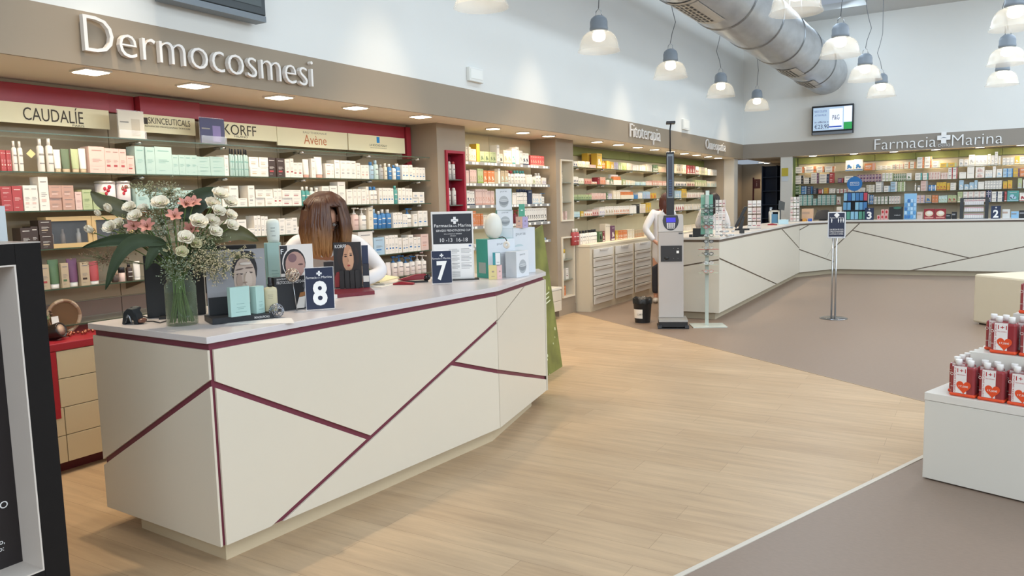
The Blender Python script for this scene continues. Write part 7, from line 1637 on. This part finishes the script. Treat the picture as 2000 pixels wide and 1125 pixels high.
def person(lab, loc, rz, J, coat=True, sleeves=True, legs=True):
    t = thing('person', lab, 'person', loc, rz, 'pharmacy staff')
    N = []; E_ = []
    def ad(p, r, par=None): N.append((tuple(p), r)); i = len(N)-1; (E_.append((par, i)) if par is not None else None); return i
    pel = ad(J['pelvis'], (.135, .10)); sp = ad(J['spine'], (.115, .085), pel); ch = ad(J['chest'], (.135, .095), sp); nb = ad(J['neckb'], (.055, .05), ch); nt = ad(J['neck'], (.045, .045), nb)
    hd = Vector(J['head']); up = (hd-Vector(J['neck'])).normalized(); fw = Vector(J['face']).normalized()
    jaw = ad(hd-up*.055+fw*.025, (.055, .06), nt); mid_ = ad(hd+fw*.012, (.070, .082), jaw); cr = ad(hd+up*.06-fw*.005, (.068, .078), mid_); ad(hd+up*.098-fw*.01, (.04, .045), cr)
    for s, k in ((-1, 'l'), (1, 'r')):
        sh = ad(J['sh'+k], (.052, .052), ch); el = ad(J['el'+k], (.040, .040), sh); m_ = Vector(J['el'+k]).lerp(Vector(J['wr'+k]), .35); f_ = ad(m_, (.038, .038), el); wr = ad(J['wr'+k], (.024, .026), f_)
        hand_nodes(N, E_, wr, J['wr'+k], J['hd'+k], s, J['pn'+k], J.get('curl', .5))
        if legs:
            hp = ad(Vector(J['pelvis'])+Vector((s*.085, 0, -.06)), (.085, .085), pel); kn = ad(J['kn'+k], (.058, .058), hp); cf = ad(Vector(J['kn'+k])*.72+Vector(J['an'+k])*.28, (.055, .055), kn); an = ad(J['an'+k], (.038, .038), cf); ad(Vector(J['an'+k])+Vector((0, -.06, -.05)), (.036, .03), an); ad(Vector(J['an'+k])+Vector((0, -.15, -.06)), (.03, .022), len(N)-1)
    skinned('body', N, E_, SKIN, t)
    # face
    side = up.cross(fw).normalized()
    skinned('nose', [(tuple(hd+fw*.088+up*.012), .008), (tuple(hd+fw*.108-up*.018), .011)], [(0, 1)], SKIN, t, 1)
    for s in (-1, 1):
        p = hd+fw*.083+side*s*.030+up*.014; MB().ball(p, .011, 10).build('eye', mat('#e6e0da', .3), t); MB().ball(p+fw*.0075, .0055, 8).build('iris', mat('#2e211a', .3), t)
        MB().ball(hd+side*s*.074-fw*.005, (.012, .016, .024), 8).build('ear', SKIN, t)
        m = MB(); m.tube([p+up*.022-side*s*.012+fw*.002, p+up*.026+fw*.003, p+up*.02+side*s*.016-fw*.002], .003, 5); m.build('eyebrow', mat('#4a2f22', .6), t)
    m = MB(); m.tube([hd+fw*.082-up*.042-side*.022, hd+fw*.090-up*.041, hd+fw*.082-up*.042+side*.022], [.003, .006, .003], 6); m.build('mouth', mat('#9c5148', .4), t)
    # coat
    C_ = mat('#dcdadb', .6, var=.02, scale=8)
    N = []; E_ = []
    pz_ = Vector(J['pelvis'])
    a0 = ad(pz_+Vector((0, .01, -.42)), (.20, .15)); a1 = ad(pz_+Vector((0, 0, -.1)), (.175, .13), a0); a2 = ad(J['spine'], (.15, .115), a1); a3 = ad(J['chest'], (.165, .12), a2); a4 = ad(Vector(J['chest']).lerp(Vector(J['neckb']), .55), (.10, .075), a3); 
    for k in 'lr':
        sh = ad(J['sh'+k], (.070, .070), a3); el = ad(J['el'+k], (.060, .060), sh); w_ = Vector(J['wr'+k]).lerp(Vector(J['el'+k]), .08); ad(Vector(J['el'+k]).lerp(w_, .5), (.054, .054), el); ad(w_, (.043, .043), len(N)-1)
    skinned('lab_coat', N, E_, C_, t)
    n0 = Vector(J['neckb']); 
    m = MB()
    for s in (-1, 1):
        b = n0+side*s*.055-fw*.02*0; m.add([b+Vector((0, .03, .03)), n0+side*s*.075+Vector((0, -.05, -.02)), Vector(J['chest'])+Vector((s*.03, -.128, -.02)), Vector(J['chest'])+Vector((s*.09, -.122, .03)), n0+side*s*.10+Vector((0, -.02, 0))], [(0, 1, 2, 3, 4)] if s > 0 else [(4, 3, 2, 1, 0)])
    o = m.build('lapels', mat('#e3e1e1', .55), t); so = o.modifiers.new('thickness', 'SOLIDIFY'); so.thickness = .006
    if legs:
        N = []; E_ = []
        for k in 'lr':
            s = -1 if k == 'l' else 1; h_ = ad(pz_+Vector((s*.085, 0, -.30)), (.095, .095), None if k == 'l' else 0); q = ad(J['kn'+k], (.07, .07), h_); ad(Vector(J['an'+k])+Vector((0, 0, .03)), (.06, .06), q)
        skinned('trousers', N, E_, mat('#3a3d46', .7), t)
        for k in 'lr': m = MB(); a = Vector(J['an'+k]); m.ball((a.x, a.y-.06, .04), (.048, .135, .045), 12); m.build('shoe', mat('#c9c6c0', .5), t)
    return t, hd, up, fw, side
def hair_mat(root, tip, z0, z1):
    m = bpy.data.materials.new('hair'); m.use_nodes = True; nt = m.node_tree; b = nt.nodes['Principled BSDF']; b.inputs['Roughness'].default_value = .42
    tc = nt.nodes.new('ShaderNodeTexCoord'); sx = nt.nodes.new('ShaderNodeSeparateXYZ'); mr = nt.nodes.new('ShaderNodeMapRange'); mr.inputs[1].default_value = z0; mr.inputs[2].default_value = z1
    r = nt.nodes.new('ShaderNodeValToRGB'); r.color_ramp.elements[0].color = (*lin(tip), 1); r.color_ramp.elements[1].color = (*lin(root), 1)
    n = nt.nodes.new('ShaderNodeTexNoise'); n.inputs['Scale'].default_value = 5; mp = nt.nodes.new('ShaderNodeMapping'); mp.inputs['Scale'].default_value = (14, 14, 1.2)
    mx = nt.nodes.new('ShaderNodeMath'); mx.operation = 'MULTIPLY_ADD'; mx.inputs[1].default_value = .5; mx.inputs[2].default_value = -.25; ad = nt.nodes.new('ShaderNodeMath')
    nt.links.new(tc.outputs['Object'], sx.inputs[0]); nt.links.new(tc.outputs['Object'], mp.inputs[0]); nt.links.new(mp.outputs[0], n.inputs['Vector']); nt.links.new(n.outputs['Fac'], mx.inputs[0])
    nt.links.new(sx.outputs['Z'], mr.inputs[0]); nt.links.new(mr.outputs[0], ad.inputs[0]); nt.links.new(mx.outputs[0], ad.inputs[1]); nt.links.new(ad.outputs[0], r.inputs[0]); nt.links.new(r.outputs[0], b.inputs['Base Color'])
    return m
def hair(t, hd, up, fw, side, L, mt, gap=(0, 0), spread=1.0, seed=1, fringe=True, n=150, top=None, R=(.105, .115), fwd=0.0, drop=Vector((0, 0, -1))):
    """locks laid from the crown over the skull and hanging down; gap = angles (deg from the face direction) left open"""
    rg = random.Random(seed); m = MB(); c = hd+up*.02
    for layer in range(2):
        for i in range(n):
            a = 2*PI*(i+rg.random())/n; deg = (math.degrees(a)+180) % 360-180
            face = gap[0] < deg < gap[1]
            d = (fw*math.cos(a)+side*math.sin(a)); cr = c+up*(.112-.004*layer)+fw*(-.01)+side*.015
            rr = R[0]+abs(math.cos(a))*(R[1]-R[0])+rg.uniform(-.004, .006)-layer*.006
            P_ = [cr]
            for k in range(1, 5): q = k/4*PI/2; P_.append(c+d*(rr*math.sin(q))+up*(.108*math.cos(q)))
            if not face or rg.random() < .0:
                Lx = L*(.85+.15*rg.random()); last = P_[-1]
                for k in range(1, 5): v = k/4; P_.append(last+drop*Lx*v+d*(.02*spread*math.sin(v*2.6)-.012*v)+Vector((rg.gauss(0, .003), rg.gauss(0, .003), 0)))
            else:
                P_ = P_[:4]+[c+d*(rr*.99)*math.sin(1.25)+up*.03+side*.02*math.copysign(1, deg)]
            w_ = .017 if layer == 0 else .02
            m.tube(P_, [.006]+[w_*.8]*2+[w_]*(len(P_)-5)+[w_*.55, w_*.22], 5)
    return m.build('hair', mt, t)
# woman bending over the near counter
J = dict(pelvis=(0, .02, .97), spine=(0, -.06, 1.12), chest=(0, -.22, 1.29), neckb=(0, -.36, 1.40), neck=(0, -.42, 1.44), head=(.01, -.53, 1.53), face=(.18, -.80, -.55),
    shl=(-.20, -.22, 1.39), shr=(.20, -.22, 1.37), ell=(-.31, -.30, 1.17), elr=(.38, -.32, 1.15), wrl=(-.12, -.42, 1.10), wrr=(.20, -.44, 1.10), hdl=(.8, -.5, -.03), hdr=(-.8, -.5, -.03), pnl=(0, 0, -1), pnr=(0, 0, -1),
    knl=(-.10, -.02, .52), knr=(.10, .0, .52), anl=(-.11, .03, .10), anr=(.11, .05, .10), curl=.35)
t, hd, up, fw, side = person('woman in a white coat with a brown and blond bob, bending over the near counter', (-4.05, 4.10, 0), ra(45), J)
up2 = Vector((0, -.25, 1)).normalized(); fw2 = Vector((.08, -1, -.15)).normalized(); sd2 = up2.cross(fw2).normalized()
hair(t, hd+Vector((-.01, .0, .05)), up2, fw2, sd2, .30, hair_mat('#4a2b1b', '#b9854f', 1.24, 1.50), gap=(6, 50), spread=1.5, seed=5, n=170, R=(.128, .125))
m = MB()
for s in (-1, 1): m.tube([hd+fw*.10+side*s*(.030+.024*math.cos(q))+up*(.016+.02*math.sin(q)) for q in [2*PI*i/14 for i in range(15)]], .002, 5)
m.tube([hd+fw*.104-side*.008+up*.018, hd+fw*.104+side*.008+up*.018], .002, 5); m.build('spectacles', mat('#2a2420', .3), t)
# woman behind the weighing column, hand on the cabinet
J = dict(pelvis=(0, 0, .97), spine=(0, .01, 1.14), chest=(.01, .0, 1.32), neckb=(.02, -.01, 1.46), neck=(.03, -.01, 1.50), head=(.06, -.01, 1.595), face=(.95, -.15, -.2),
    shl=(-.14, -.07, 1.41), shr=(.15, .08, 1.41), ell=(-.27, -.14, 1.16), elr=(.20, .12, 1.14), wrl=(-.12, -.16, .97), wrr=(.18, .10, .92), hdl=(.6, 0, -.35), hdr=(0, 0, -1), pnl=(.6, 0, -.6), pnr=(-1, 0, 0),
    knl=(-.10, -.02, .52), knr=(.10, .0, .52), anl=(-.11, .03, .10), anr=(.11, .05, .10), curl=.5)
d = ray(1294, 420); s_ = 12.3/math.hypot(d[0], d[1]); 
t, hd, up, fw, side = person('woman with long auburn hair and white coat behind the weighing column', (d[0]*s_, d[1]*s_, 0), math.atan2(-d[0], d[1])*1.0, J)
hair(t, hd, up, fw, side, .24, hair_mat('#4a241b', '#6e3524', 1.2, 1.6), gap=(-48, 48), spread=.8, seed=8, n=120, R=(.088, .092))
d = ray(1392, 420); s_ = 13.6/math.hypot(d[0], d[1]); J2 = dict(J); J2.update(face=(-.2, .95, -.1), ell=(-.25, .1, 1.16), wrl=(-.16, .3, 1.05), head=(0, .0, 1.575), shl=(-.17, 0, 1.40), shr=(.17, 0, 1.40), neck=(0, 0, 1.5), neckb=(0, 0, 1.46), chest=(0, 0, 1.32), elr=(.25, .1, 1.15), wrr=(.16, .3, 1.05), hdl=(0, 1, 0), hdr=(0, 1, 0), pnl=(0, 0, -1))
t, hd, up, fw, side = person('woman with long dark hair seen from behind at the herbal shelves', (d[0]*s_, d[1]*s_, 0), math.atan2(-d[0], d[1]), J2)
hair(t, hd, up, fw, side, .30, hair_mat('#241a18', '#3a2822', 1.2, 1.6), gap=(-45, 45), spread=1.0, seed=9, n=120, R=(.100, .104))
dups = {k: v for k, v in _labels.items() if len(v) > 1}
for k, v in list(dups.items())[:12]: print('DUP', k, v[:4])
lng = [k for k in _labels if len(k.split()) > 16]; print('LONG', len(lng), lng[:5])
